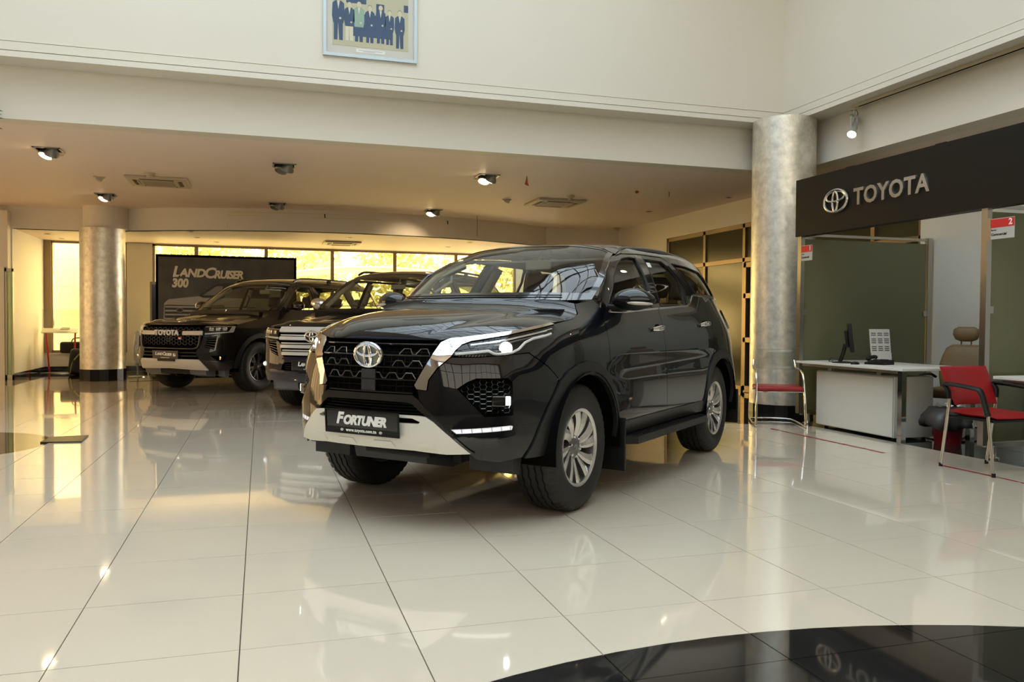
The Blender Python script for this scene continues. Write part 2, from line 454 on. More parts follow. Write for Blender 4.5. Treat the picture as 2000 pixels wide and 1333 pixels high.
MB().box((-9.66, -5.5, 4.5), (-9.65, 8.5, 7.3)).build('pane', ADD_CLERE, w6)
MB().box((-9.66, 10.0, .35), (-9.65, 16.8, 2.85)).build('pane', ADD_LEFTGL, w7)
wb = MB(); wb.box((-9.8, -7.5, 0), (8.2, -7.2, 2.6)); wb.box((-9.8, -7.5, 7.2), (8.2, -7.2, 7.6)); wb.box((-9.8, -7.5, 2.6), (-9.0, -7.2, 7.2)); wb.box((6.0, -7.5, 2.6), (8.2, -7.2, 7.2)); o = wb.build('wall_behind', TAUPE); o['kind'] = 'structure'
w8 = empty('window_8', kind='structure')  # unseen high glazing, added to light the upper wall from behind the camera
for k in range(11): MB().box((-9.0 + k * 1.5 - .04, -7.42, 2.6), (-9.0 + k * 1.5 + .04, -7.28, 7.2)).build('mullion', FRAMEM, w8)
MB().box((-9.0, -7.42, 4.8), (6.0, -7.28, 4.9)).build('transom', FRAMEM, w8)
MB().box((-9.0, -7.36, 2.6), (6.0, -7.35, 7.2)).build('pane', ADD_FRONTGL, w8)
r = MB()
r.box((-9.8, -7.5, 7.45), (SKY_X0, YM + .3, 7.6)); r.box((SKY_X1, -7.5, 7.45), (8.2, YM + .3, 7.6)); r.box((SKY_X0, -7.5, 7.45), (SKY_X1, SKY_Y0, 7.6)); r.box((SKY_X0, SKY_Y1, 7.45), (SKY_X1, YM + .3, 7.6))
o = r.build('ceiling_atrium', CEIL); o['kind'] = 'structure'
sk = empty('window_9', kind='structure')
o = MB().box((SKY_X0, SKY_Y0, 7.62), (SKY_X1, SKY_Y1, 7.63)).build('roof_glass', SKYGL, sk)
DKSTEEL = mat('dark_steel', (.05, .05, .055), .5)
t = MB()
for k in range(10):
    y = SKY_Y0 + .1 + k * (SKY_Y1 - SKY_Y0 - .2) / 9; t.box((SKY_X0, y - .04, 7.46), (SKY_X1, y + .04, 7.6))
for k in range(12):
    x = SKY_X0 + .1 + k * (SKY_X1 - SKY_X0 - .2) / 11; t.box((x - .025, SKY_Y0, 7.5), (x + .025, SKY_Y1, 7.58))
t.build('glazing_bar', DKSTEEL, sk)
for k in range(4):
    y = SKY_Y0 + 1.4 + k * 2.9; tr = MB()
    arc = [(SKY_X0 + (SKY_X1 - SKY_X0) * s_ / 20, y, 7.35 - 1.0 * (1 - (2 * s_ / 20 - 1) ** 2)) for s_ in range(21)]
    tr.tube(arc, .045, 8); tr.tube([(SKY_X0, y, 7.4), (SKY_X1, y, 7.4)], .045, 8)
    for s_ in range(2, 20, 2): tr.tube([arc[s_], (arc[s_ + 1][0], y, 7.4)], .022, 6); tr.tube([arc[s_], (arc[s_ - 1][0], y, 7.4)], .022, 6)
    tr.build('roof_truss', DKSTEEL, sk)

# ---- low ceiling, curved bulkhead, ceiling by the windows
slab('ceiling', (-9.5, YF + .02, ZC), (13.6, 17.35, ZC + .2), CEIL)
slab('ceiling_office', (XF + .02, -7.2, ZC), (13.6, YF + .02, ZC + .2), CEIL)
def bulk_y(x):      # arc bowing towards the camera
    c, s_ = 4.55, 1.4; R = (c * c + s_ * s_) / (2 * s_); xc = 1.68
    return 17.2 - (math.sqrt(max(R * R - (x - xc) ** 2, 0)) - (R - s_)) if abs(x - xc) < c else 17.2
xs = [-9.5, -2.9] + [-2.87 + 9.1 * k / 40 for k in range(41)] + [6.3, 7.7]
V = []; F = []
for x in xs:
    y = bulk_y(x); V += [(x, y, ZB), (x, y, ZC + .01), (x, y + .16, ZC + .01), (x, y + .16, ZB)]
for k in range(len(xs) - 1):
    for e in range(4): F.append((4 * k + e, 4 * k + (e + 1) % 4, 4 * k + 4 + (e + 1) % 4, 4 * k + 4 + e))
o = mk('wall_bulkhead', V, F, WHITE, smooth=True); o['kind'] = 'structure'; sharp(o.data, 35)
V = []; F = []
for x in xs: V += [(x, bulk_y(x) + .01, ZB), (x, 19.7, ZB), (x, 19.7, ZB + .15), (x, bulk_y(x) + .01, ZB + .15)]
for k in range(len(xs) - 1):
    for e in range(4): F.append((4 * k + e, 4 * k + (e + 1) % 4, 4 * k + 4 + (e + 1) % 4, 4 * k + 4 + e))
o = mk('ceiling_window', V, F, CEIL); o['kind'] = 'structure'

# ---- back wall and its windows
bw = MB(); T = .18
bw.box((-9.5, YW, 0), (8.0, YW + T, .40)); bw.box((-9.5, YW, ZB - .01), (8.0, YW + T, ZB + .2))
bw.box((-9.5, YW, .40), (-4.28, YW + T, ZB)); bw.box((-2.78, YW, .40), (-2.27, YW + T, ZB)); bw.box((6.06, YW, .40), (8.0, YW + T, ZB))
o = bw.build('wall_back', WHITE); o['kind'] = 'structure'
slab('wall_alcove', (-4.62, 17.2, 0), (-4.38, YW, ZB), WHITE)           # side wall of the left alcove
slab('wall_pier', (-9.5, 16.98, 0), (-4.4, 17.2, ZB + .3), WHITE)       # white pier, far left
slab('wall_end', (6.3, 17.0, 0), (XW, 17.2, ZC), WHITE)                 # short wall beside the right corner
slab('trim_3', (5.95, 16.95, ZB), (6.32, 17.25, ZC), WHITE)
slab('baseboard_back', (-4.38, YW - .02, 0), (7.7, YW, .11), GLOSSB)
slab('baseboard_alcove', (-4.38, 17.2, 0), (-4.36, YW - .02, .11), GLOSSB)
mull = [-1.364, .118, 1.591, 3.047, 4.538, 6.02]
def window(n, xa, xb, divs):
    wn = empty('window_%d' % n, (0, 0, 0), kind='structure')
    f = MB(); t = .055; y0, y1 = YW + .03, YW + .11
    f.box((xa, y0, .40), (xb, y1, .40 + t)); f.box((xa, y0, ZB - t), (xb, y1, ZB)); f.box((xa, y0, .4), (xa + t, y1, ZB)); f.box((xb - t, y0, .4), (xb, y1, ZB))
    f.build('window_frame', FRAMEM, wn)
    for d in divs: MB().box((d - .04, y0 - .02, .4), (d + .04, y1 + .02, ZB)).build('mullion', FRAMEM, wn)
    e = [xa + t] + list(divs) + [xb - t]
    for a, b in zip(e[:-1], e[1:]): MB().box((a, YW + .065, .44), (b, YW + .075, ZB - .04)).build('pane', FILM, wn)
    MB().box((xa, YW - .03, .37), (xb, YW + .12, .40)).build('window_sill', WHITE, wn)
MB().box((-4.40, YW - .02, .40), (-4.24, YW + .02, ZB)).build('window_post', FRAMEM)['kind'] = 'structure'
window(1, -4.28, -2.78, []); window(2, -2.27, 6.06, mull[:-1])

# ---- right wall: plaster above and beside the glazed office front
rw = MB(); rw.box((XW, -7.2, 0), (XW + .2, 8.15, ZC)); rw.box((XW, 14.72, 0), (XW + .2, 17.2, ZC)); rw.box((XW, 8.15, 2.80), (XW + .2, 14.72, ZC))
o = rw.build('wall_right', WHITE); o['kind'] = 'structure'
gl = empty('window_3', kind='structure'); fr = MB(); x0, x1 = XW + .02, XW + .10
for y in (8.17, 9.0, 10.6, 12.02, 13.3, 14.70): MB().box((x0, y - .035, 0), (x1, y + .035, 2.80)).build('mullion', FRAMEM, gl)
fr.box((x0, 8.15, 2.73), (x1, 14.72, 2.80)); fr.box((x0, 8.15, 2.16), (x1, 14.72, 2.23)); fr.box((x0, 8.15, 0), (x1, 14.72, .08)); fr.build('window_frame', FRAMEM, gl)
ye = [8.17, 9.0, 10.6, 12.02, 13.3, 14.70]
for a, b in zip(ye[:-1], ye[1:]):
    MB().box((XW + .05, a + .035, 2.23), (XW + .06, b - .035, 2.73)).build('pane', OLIVE, gl)
    MB().box((XW + .05, a + .035, .08), (XW + .06, b - .035, 2.16)).build('pane', OLIVE, gl)
# glazed door leaf in that front (beside the silver column)
dr = empty('door_1', kind='structure'); dm = MB(); ya, yb = 10.68, 11.94
for y in (ya, yb - .07): dm.box((XW - .03, y, .02), (XW + .03, y + .07, 2.14))
for z in (.02, .82, 1.55, 2.06): dm.box((XW - .03, ya, z), (XW + .03, yb, z + .08))
dm.build('door_frame', FRAMEM, dr)
# room behind the glass
slab('wall_office', (11.2, 8.0, 0), (11.35, 17.2, ZC), WHITE); slab('wall_office_end', (XW + .2, 17.0, 0), (11.3, 17.2, ZC), WHITE); slab('wall_office_side', (XW + .2, 7.95, 0), (11.3, 8.1, ZC), WHITE)

# ---- silver columns
def silver_mat():
    m = bpy.data.materials.new('silver_leaf'); m.use_nodes = True; nt = m.node_tree; b = nt.nodes['Principled BSDF']
    b.inputs['Metallic'].default_value = .6; b.inputs['Roughness'].default_value = .36
    tc = nt.nodes.new('ShaderNodeTexCoord'); n = nt.nodes.new('ShaderNodeTexNoise'); n.inputs['Scale'].default_value = 9; n.inputs['Detail'].default_value = 8; n.inputs['Roughness'].default_value = .7
    r = nt.nodes.new('ShaderNodeValToRGB'); r.color_ramp.elements[0].color = (.62, .585, .50, 1); r.color_ramp.elements[0].position = .35; r.color_ramp.elements[1].color = (.88, .84, .73, 1); r.color_ramp.elements[1].position = .62
    nt.links.new(tc.outputs['Object'], n.inputs['Vector']); nt.links.new(n.outputs[0], r.inputs[0]); nt.links.new(r.outputs[0], b.inputs['Base Color'])
    v = nt.nodes.new('ShaderNodeTexVoronoi'); v.inputs['Scale'].default_value = 16; nt.links.new(tc.outputs['Object'], v.inputs['Vector'])
    mr = nt.nodes.new('ShaderNodeMapRange'); mr.inputs[3].default_value = .28; mr.inputs[4].default_value = .48; nt.links.new(v.outputs['Distance'], mr.inputs[0]); nt.links.new(mr.outputs[0], b.inputs['Roughness'])
    bp = nt.nodes.new('ShaderNodeBump'); bp.inputs['Strength'].default_value = .12; bp.inputs['Distance'].default_value = .01; nt.links.new(n.outputs[0], bp.inputs['Height']); nt.links.new(bp.outputs[0], b.inputs['Normal'])
    return m
SILVER = silver_mat(); PLINTH = mat('plinth_stone', (.008, .008, .008), .3, spec=.25)
def column(x, y, r, ztop, zp, label):
    c = empty('column', (x, y, 0), 0, label, 'column', 'round silver columns')
    MB().lathe([(r, zp), (r, ztop)], 64).build('shaft', SILVER, c)
    n = 16; V = []
    for k in range(n):      # plinth clad in separate flat black tiles
        a0, a1 = 2 * PI * k / n + .006, 2 * PI * (k + 1) / n - .006; R, q = r + .012, r - .01
        MB().add([(R * math.cos(a0), R * math.sin(a0), 0), (R * math.cos(a1), R * math.sin(a1), 0), (q * math.cos(a1), q * math.sin(a1), 0), (q * math.cos(a0), q * math.sin(a0), 0),
                  (R * math.cos(a0), R * math.sin(a0), zp), (R * math.cos(a1), R * math.sin(a1), zp), (q * math.cos(a1), q * math.sin(a1), zp), (q * math.cos(a0), q * math.sin(a0), zp)],
                 [(0, 3, 2, 1), (4, 5, 6, 7), (0, 1, 5, 4), (1, 2, 6, 5), (2, 3, 7, 6), (3, 0, 4, 7)]).build('plinth_tile', PLINTH, c)
    return c
cR = column(6.46, 9.16, .395, 3.74, .11, 'tall silver leaf column with black plinth behind the red seated visitor chair')
cL = column(-2.80, 16.78, .385, ZB, .21, 'silver leaf column with black plinth at left beside the backpack')
MB().lathe([(.385, ZB), (.385, ZC)], 48).build('upper_shaft', WHITE, cL).location = (0.04, .12, 0)

# ---- outside: paving, white wall, trees, arched canopy, parked cars
GND = mat('pale_paving', (.55, .52, .45), .8)
slab('ground_outside', (-30, 19.7, -.15), (40, 60, -.02), GND)
# ---------------------------------------------------------------- car surface mathematics (pure numpy)
def pchip_slopes(x, y):
    x = np.asarray(x, float); y = np.asarray(y, float)
    h = np.diff(x); hh = h.reshape((-1,) + (1,) * (y.ndim - 1)); d = np.diff(y, axis=0) / hh
    m = np.zeros_like(y)
    if len(x) == 2: m[0] = m[1] = d[0]; return m
    w1 = 2 * hh[1:] + hh[:-1]; w2 = hh[1:] + 2 * hh[:-1]
    ok = d[1:] * d[:-1] > 0
    dd1 = np.where(ok, d[:-1], 1.); dd2 = np.where(ok, d[1:], 1.)
    m[1:-1] = np.where(ok, (w1 + w2) / (w1 / dd1 + w2 / dd2), 0.)
    m[0] = d[0]; m[-1] = d[-1]
    return m

def herm(x, y, m, t):
    x = np.asarray(x, float); t = np.clip(np.asarray(t, float), x[0], x[-1])
    i = np.clip(np.searchsorted(x, t, side='right') - 1, 0, len(x) - 2)
    h = x[i + 1] - x[i]; u = (t - x[i]) / h
    ex = (...,) + (None,) * (np.asarray(y).ndim - 1)
    u_, h_ = u[ex], h[ex]
    return ((1 + 2 * u_) * (1 - u_) ** 2 * y[i] + u_ * (1 - u_) ** 2 * h_ * m[i]
            + u_ * u_ * (3 - 2 * u_) * y[i + 1] + u_ * u_ * (u_ - 1) * h_ * m[i + 1])

class Spline:
    def __init__(s, x, y, nat=False):
        s.x = np.asarray(x, float); s.y = np.asarray(y, float)
        if nat:   # smooth cubic spline
            n = len(s.x); h = np.diff(s.x); A = np.zeros((n, n)); b = np.zeros((n,) + s.y.shape[1:])
            d = np.diff(s.y, axis=0) / h.reshape((-1,) + (1,) * (s.y.ndim - 1))
            A[0, 0] = 2; A[0, 1] = 1; b[0] = 3 * d[0]; A[-1, -1] = 2; A[-1, -2] = 1; b[-1] = 3 * d[-1]
            for i in range(1, n - 1):
                A[i, i - 1] = 1 / h[i - 1]; A[i, i] = 2 * (1 / h[i - 1] + 1 / h[i]); A[i, i + 1] = 1 / h[i]
                b[i] = 3 * (d[i - 1] / h[i - 1] + d[i] / h[i])
            s.m = np.linalg.solve(A, b)
        else: s.m = pchip_slopes(s.x, s.y)
    def __call__(s, t): return herm(s.x, s.y, s.m, t)

class Body:
    """u runs round the plan outline (u = x along the side, nose centre at uN < 0), z is height."""
    def __init__(s, plan, zrows, cols):
        pl = np.array(plan, float); L = np.r_[0, np.cumsum(np.hypot(*np.diff(pl, axis=0).T))]
        c = Spline(L, pl, True); tt = np.linspace(0, L[-1], 1200); q = c(tt)
        L2 = np.r_[0, np.cumsum(np.hypot(*np.diff(q, axis=0).T))]
        side = np.where((q[:, 1] > .6) & (q[:, 0] > -.3) & (q[:, 0] < .3))[0]
        k = side[np.argmin(abs(q[side, 0]))]
        s.u = L2 - L2[k]; s.q = q; s.uN = s.u[0]; s.uR = s.u[-1]
        s.z = np.array(zrows, float)
        cu = np.array([a for a, _ in cols], float); D = np.array([b for _, b in cols], float)   # (nu, nz)
        s.cu = cu; s.D = D; s.Dm = pchip_slopes(cu, D)
        s.tan = np.gradient(q, axis=0); s.tan /= np.linalg.norm(s.tan, axis=1)[:, None]
    def d(s, u, z):
        u = np.asarray(u, float); z = np.asarray(z, float); u, z = np.broadcast_arrays(u, z)
        sh = u.shape; uf = u.ravel(); zf = np.clip(z.ravel(), s.z[0], s.z[-1])
        col = herm(s.cu, s.D, s.Dm, uf)                  # (n, nz)
        m = pchip_slopes(s.z, col.T).T
        i = np.clip(np.searchsorted(s.z, zf, side='right') - 1, 0, len(s.z) - 2); r = np.arange(len(uf))
        h = s.z[i + 1] - s.z[i]; v = (zf - s.z[i]) / h
        out = ((1 + 2 * v) * (1 - v) ** 2 * col[r, i] + v * (1 - v) ** 2 * h * m[r, i]
               + v * v * (3 - 2 * v) * col[r, i + 1] + v * v * (v - 1) * h * m[r, i + 1])
        return out.reshape(sh)
    def P(s, u, z, off=0.):
        u = np.asarray(u, float); z = np.asarray(z, float); u, z = np.broadcast_arrays(u, z)
        x = np.interp(u, s.u, s.q[:, 0]); y = np.interp(u, s.u, s.q[:, 1])
        tx = np.interp(u, s.u, s.tan[:, 0]); ty = np.interp(u, s.u, s.tan[:, 1])
        n = np.hypot(tx, ty); tx, ty = tx / n, ty / n
        d = s.d(u, z)
        P = np.stack([x - ty * d, y + tx * d, z], -1)
        if np.any(off): P = P + s.N(u, z) * np.asarray(off)[..., None]
        return P
    def N(s, u, z):
        e = 2e-3
        a = s.P(u + e, z) - s.P(u - e, z); b = s.P(u, z + e) - s.P(u, z - e)
        n = np.cross(b, a); ln = np.linalg.norm(n, axis=-1, keepdims=True)
        n = n / np.maximum(ln, 1e-12)
        # outward = positive along the plan normal
        tx = np.interp(u, s.u, s.tan[:, 0]); ty = np.interp(u, s.u, s.tan[:, 1])
        sg = np.sign(-ty * n[..., 0] + tx * n[..., 1]); sg = np.where(sg == 0, 1, sg)
        return n * sg[..., None]
def suv_body():
    plan = [(-.965, 0), (-.955, .2), (-.922, .40), (-.858, .57), (-.765, .70), (-.64, .79), (-.48, .855), (-.28, .893), (0, .908), (.5, .912), (1.2, .905), (2.0, .905), (2.745, .915), (3.15, .885), (3.42, .82), (3.62, .70), (3.74, .5), (3.80, .25), (3.81, 0)]
    z = [.22, .32, .42, .52, .62, .72, .85, .95, 1.03, 1.10, 1.17, 1.24, 1.40, 1.55, 1.66, 1.74, 1.80]
    nose = [-.20, -.10, -.02, .015, .015, .0, -.012, -.03, -.085, -.16, -.3, -.4, -.5, -.6, -.7, -.8, -.9]
    nos2 = [-.20, -.10, -.02, .010, .010, .0, -.010, -.025, -.08, -.15, -.3, -.4, -.5, -.6, -.7, -.8, -.9]
    corn = [-.16, -.08, -.02, .0, .0, -.005, -.02, -.045, -.09, -.15, -.25, -.35, -.5, -.6, -.7, -.8, -.9]
    cor2 = [-.12, -.06, -.015, .0, .0, .0, -.012, -.04, -.075, -.125, -.20, -.30, -.4, -.5, -.6, -.7, -.8]
    fend = [-.09, -.05, -.01, .0, .002, .003, .0, -.008, -.028, -.065, -.13, -.21, -.3, -.4, -.5, -.6, -.7]
    fen2 = [-.08, -.04, -.01, .0, .0, .0, .0, -.004, -.015, -.038, -.085, -.145, -.22, -.28, -.34, -.39, -.48]
    door = [-.10, -.05, -.015, .0, .005, .003, -.005, .0, -.008, -.018, -.035, -.055, -.115, -.19, -.265, -.33, -.43]
    qtr = [-.10, -.05, -.015, .0, .002, .004, .004, .0, -.008, -.018, -.04, -.065, -.13, -.205, -.275, -.34, -.44]
    rcor = [-.10, -.03, .01, .025, .03, .02, .0, -.01, -.025, -.045, -.075, -.11, -.19, -.27, -.34, -.40, -.50]
    rear = [-.10, -.03, .01, .03, .03, .01, -.02, -.03, -.04, -.05, -.07, -.09, -.20, -.31, -.40, -.46, -.55]
    cols = [(-1.60, nose), (-1.25, nos2), (-.95, corn), (-.62, cor2), (-.3, fend), (0.15, fen2), (.65, door), (1.4, door), (2.2, door), (2.8, qtr), (3.35, rcor), (4.2, rear)]
    return Body(plan, z, cols)

def lux_body():
    plan = [(-.945, 0), (-.940, .25), (-.915, .48), (-.865, .66), (-.775, .80), (-.63, .89), (-.42, .935), (-.15, .95), (.4, .95), (1.2, .94), (2.0, .94), (2.85, .95), (3.3, .93), (3.62, .875), (3.84, .76), (3.95, .55), (4.0, .28), (4.01, 0)]
    z = [.22, .32, .42, .52, .62, .72, .85, .95, 1.03, 1.09, 1.16, 1.24, 1.40, 1.56, 1.68, 1.76, 1.84]
    nose = [-.22, -.12, -.03, .02, .02, .0, -.0, -.02, -.05, -.11, -.22, -.32, -.4, -.5, -.6, -.7, -.8]
    corn = [-.18, -.10, -.03, .01, .01, .0, -.005, -.025, -.055, -.10, -.19, -.28, -.4, -.5, -.6, -.7, -.8]
    fend = [-.09, -.05, -.01, .0, .0, .0, .0, -.004, -.018, -.05, -.12, -.20, -.3, -.4, -.5, -.6, -.7]
    fen2 = [-.08, -.04, -.01, .0, .0, .0, .0, .0, -.008, -.025, -.07, -.13, -.20, -.25, -.31, -.37, -.47]
    door = [-.10, -.05, -.015, .0, .0, .0, .0, .002, .0, -.006, -.025, -.045, -.10, -.165, -.225, -.28, -.38]
    rcor = [-.10, -.03, .0, .01, .01, .0, .0, .0, -.005, -.012, -.03, -.05, -.11, -.18, -.25, -.32, -.42]
    rear = [-.10, -.03, .01, .02, .02, .0, -.01, -.02, -.03, -.035, -.05, -.07, -.12, -.20, -.28, -.36, -.45]
    cols = [(-1.62, nose), (-1.0, corn), (-.62, fend), (-.2, fend), (.2, fen2), (.7, door), (2.9, door), (3.5, rcor), (4.4, rear)]
    return Body(plan, z, cols)
# ================================================================= OUTSIDE THE WINDOWS
LEAF = mat('leaves', (.46, .47, .26), .7, noise=(3, 1, (.66, .66, .42))); BARK = mat('bark', (.18, .13, .08), .9)
OUTW = mat('outside_white_wall', (.78, .76, .70), .7); TENT = mat('tent_fabric', (.85, .84, .80), .6)
def tree(x, y, h, r, lab):
    t = empty('tree', (x, y, -.02), 0, lab, 'tree', 'trees beyond the window')
    MB().tube([(0, 0, 0), (.05, 0, h * .35), (-.05, .05, h * .6)], [.16, .12, .07], 8).build('trunk', BARK, t)
    V = []; F = []; rnd = random.Random(int(x * 10 + y))
    blobs = [(rnd.uniform(-.6, .6) * r, rnd.uniform(-.5, .5) * r, h * rnd.uniform(.42, .95), r * rnd.uniform(.35, .6)) for _ in range(12)]
    for bx, by, bz, br in blobs:
        for k in range(190):
            d = Vector((rnd.gauss(0, 1), rnd.gauss(0, 1), rnd.gauss(0, 1))).normalized() * br * rnd.uniform(.55, 1.05)
            c = Vector((bx, by, bz)) + d; a = Vector((rnd.gauss(0, 1), rnd.gauss(0, 1), rnd.gauss(0, 1))).normalized(); b = a.orthogonal().normalized(); s = rnd.uniform(.05, .11)
            n = len(V); V += [c - a * s * 1.6, c + b * s, c + a * s * 1.6, c - b * s]; F.append((n, n + 1, n + 2, n + 3))
    mk('foliage', V, F, LEAF, t)['kind'] = 'stuff'
for x, y, h, r, lab in [(-6.6, 29, 5.2, 2.2, 'green tree behind the white garden wall, at far left through the glass'), (-1.9, 33, 5.6, 2.4, 'green tree seen above the grey display board'), (1.2, 30, 5.0, 2.2, 'bushy tree outside, above the arched canopy'),
                        (5.0, 31, 5.6, 2.4, 'green tree outside between two window mullions left of the big car roof'), (9.0, 29, 5.2, 2.2, 'tree outside in the rightmost window bay'), (13.0, 32, 6.0, 2.8, 'tree outside, farthest to the right')]:
    tree(x, y, h, r, lab)
gw = empty('garden_wall', (0, 0, -.02), 0, 'white garden wall outside the left window', 'wall'); mb = MB()
mb.box((-13, 26.4, 0), (-1.6, 26.6, 2.05)); mb.build('wall_panel', OUTW, gw); MB().box((-13, 26.35, 2.05), (-1.6, 26.65, 2.13)).build('coping', OUTW, gw)
op = empty('outside_pillar', (-4.43, 21.0, -.02), 0, 'square pale stone pillar just outside the left window', 'pillar')
for k in range(6): MB().box((-.02, -.3, .62 * k + .004), (.62, .3, .62 * (k + 1))).build('stone_block', OUTW, op)
cp = empty('canopy', (3.2, 25.2, -.02), 0, 'arched white canopy outside behind the dark car roofs', 'canopy')
arc = [(3.9 * math.cos(PI * k / 24), 1.75 + .95 * math.sin(PI * k / 24)) for k in range(25)]
V = []; F = []
for x, z in arc: V += [(x, -1.6, z), (x, 1.6, z), (x * .985, 1.6, z - .04), (x * .985, -1.6, z - .04)]
for k in range(24):
    for e in range(4): F.append((4 * k + e, 4 * k + (e + 1) % 4, 4 * k + 4 + (e + 1) % 4, 4 * k + 4 + e))
mk('canopy_cloth', V, F, TENT, cp, True)
for sx in (-3.85, 3.85):
    for sy in (-1.55, 1.55): MB().tube([(sx, sy, 0), (sx, sy, 1.75)], .04, 8).build('post', STEEL, cp)
def far_car(x, y, rz, m, lab):
    c = empty('car', (x, y, -.02), rz, lab, 'car', 'cars parked outside')
    prof = [(-2.1, .35), (-2.15, .65), (-1.95, .82), (-1.1, .95), (-.5, 1.38), (.9, 1.42), (1.6, 1.0), (2.1, .92), (2.15, .4)]
    mb = MB(); mb.prism([(a, b) for a, b in prof], -.82, .82, frame((0, 0, 0), (1, 0, 0), (0, 0, 1), (0, -1, 0))); mb.build('body', m, c)
    g = MB(); g.prism([(-.98, .97), (-.47, 1.33), (.86, 1.36), (1.4, 1.0)], -.835, .835, frame((0, 0, 0), (1, 0, 0), (0, 0, 1), (0, -1, 0))); g.build('side_glass', GLOSSB, c)
    for wx in (-1.3, 1.35):
        for wy in (-.78, .78): MB().lathe([(0, -.1), (.3, -.1), (.32, 0), (.3, .1), (0, .1)], 20, M=Matrix.Translation((wx, wy, .32)) @ Matrix.Rotation(PI / 2, 4, 'X')).build('wheel', BLACKP, c)
far_car(-4.0, 22.6, .15, mat('white_car_paint', (.75, .74, .70), .2, coat=1), 'pale car parked outside behind the tall silver column at left')
far_car(-9.3, 24.2, .1, mat('grey_car_paint', (.30, .30, .30), .2, coat=1), 'grey car parked outside at the far left')

# ================================================================= CEILING FIXTURES
BULB = mat('lit_lamp', (1, .9, .7), .5, emit=(1, .72, .42), estr=28.)
FIXW = mat('cream_fitting', (.54, .47, .33), .5)
def downlight(x, y, z, lit, lab, rz=0.):
    t = empty('gimbal_downlight', (x, y, z), rz, lab, 'downlight', 'square gimbal downlights in the low ceiling')
    s = .15; f = MB()
    for a in range(4):
        M = Matrix.Rotation(a * PI / 2, 4, 'Z'); f.box((-s, s - .022, -.012), (s, s, 0), M=M)
    f.build('frame', GREYM, t)
    MB().box((-s + .02, -s + .02, -.004), (s - .02, s - .02, -.001)).build('recess', VOID, t)
    for k, (dx, dy) in enumerate(((-.035, .045), (.045, -.045))):
        M = Matrix.Translation((dx, dy, -.045)) @ Matrix.Rotation(.5 if k else -.35, 4, 'X') @ Matrix.Rotation(.3, 4, 'Y') @ Matrix.Scale(1.3, 4)
        h = MB().lathe([(.0, .06), (.03, .055), (.062, .0), (.066, -.022), (.060, -.03), (.055, -.018), (0, -.016)], 24, M=M).build('lamp_head', GREYM, t)
        if lit: MB().lathe([(0, -.046), (.03, -.040), (.052, -.022), (.0, -.018)], 20, M=M).build('bulb', BULB, h)
    if lit:
        MB().lathe([(0, 0), (.11, 0), (.10, -.008), (0, -.012)], 28, M=Matrix.Translation((0, .30, 0))).build('cover_plate', FIXW, t)
downlight(-2.47, 11.27, ZC, 1, 'lit square gimbal downlight nearest the left edge'); downlight(-2.46, 15.05, ZC, 1, 'lit gimbal downlight above the left silver column')
downlight(3.07, 11.28, ZC, 1, 'lit gimbal downlight above the big car roof'); downlight(3.07, 15.1, ZC, 1, 'gimbal downlight whose beam washes the curved bulkhead')
downlight(.30, 11.39, ZC, 0, 'unlit gimbal downlight, nearer of the two in the ceiling centre'); downlight(.28, 15.2, ZC, 0, 'unlit gimbal downlight close to the curved bulkhead')
for x, y, w_, tx, ty, tz in ((-2.47, 11.27, 60, -2.2, 10.5, 0), (-2.46, 15.05, 50, -2.4, 14.4, 0), (3.07, 11.28, 60, 2.6, 9.0, 0), (3.07, 15.02, 55, 2.6, 15.9, 2.2)):
    spot('downlight_beam', (x, y, ZC - .1), (tx, ty, tz), w_, (1, .72, .42), 1.5, .8, .04)
def cassette(x, y, z, lab, sc=1.):
    t = empty('air_conditioner', (x, y, z), 0, lab, 'air conditioner', 'ceiling cassette air conditioners'); a = .42 * sc
    MB().box((-a, -a, -.036), (a, a, -.001), bev=.012).build('panel', FIXW, t)
    MB().box((-a * .5, -a * .5, -.045), (a * .5, a * .5, -.034)).build('intake_grille', mat('grille_beige', (.34, .29, .20), .6), t)
    for k in range(4):
        M = Matrix.Rotation(k * PI / 2, 4, 'Z')
        MB().box((-a * .55, a * .68, -.040), (a * .55, a * .80, -.034), M=M).build('air_slot', mat('slot_dark', (.10, .08, .05), .7), t)
        MB().box((-a * .5, a * .60, -.052), (a * .5, a * .66, -.036), M=M).build('louvre', FIXW, t)
cassette(-1.45, 13.3, ZC, 'square ceiling cassette air conditioner left of the unlit lamps'); cassette(4.84, 13.37, ZC, 'square ceiling cassette air conditioner above the big car roof'); cassette(1.65, 17.81, ZB, 'small cassette air conditioner in the window-side ceiling', .9)
def smoke(x, y, lab):
    t = empty('smoke_detector', (x, y, ZC), 0, lab, 'smoke detector', 'smoke detectors')
    MB().lathe([(.075, 0), (.075, -.02), (.06, -.035), (0, -.035)], 24).build('base', FIXW, t); MB().lathe([(.04, -.035), (.04, -.055), (.028, -.068), (0, -.07)], 20).build('sensor_cap', FIXW, t)
smoke(-1.5, 12.62, 'round smoke detector beside the left cassette unit'); smoke(4.84, 12.63, 'round smoke detector beside the right cassette unit')
def sensor(x, y, rz, lab):
    t = empty('motion_sensor', (x, y, ZC), rz, lab, 'sensor', 'ceiling motion sensors')
    MB().box((-.08, -.05, -.012), (.08, .05, 0), bev=.004).build('plate', FIXW, t); MB().prism([(-.06, 0), (.06, 0), (.03, -.06), (-.03, -.04)], -.045, .045, frame((0, 0, -.01), (1, 0, 0), (0, 0, 1), (0, -1, 0))).build('sensor_housing', FIXW, t)
sensor(-2.25, 13.23, .3, 'small wedge shaped ceiling sensor left of the left cassette'); sensor(3.98, 13.36, -.3, 'small wedge shaped ceiling sensor left of the right cassette'); sensor(7.45, 16.55, 0, 'small wedge shaped ceiling sensor in the far right corner')
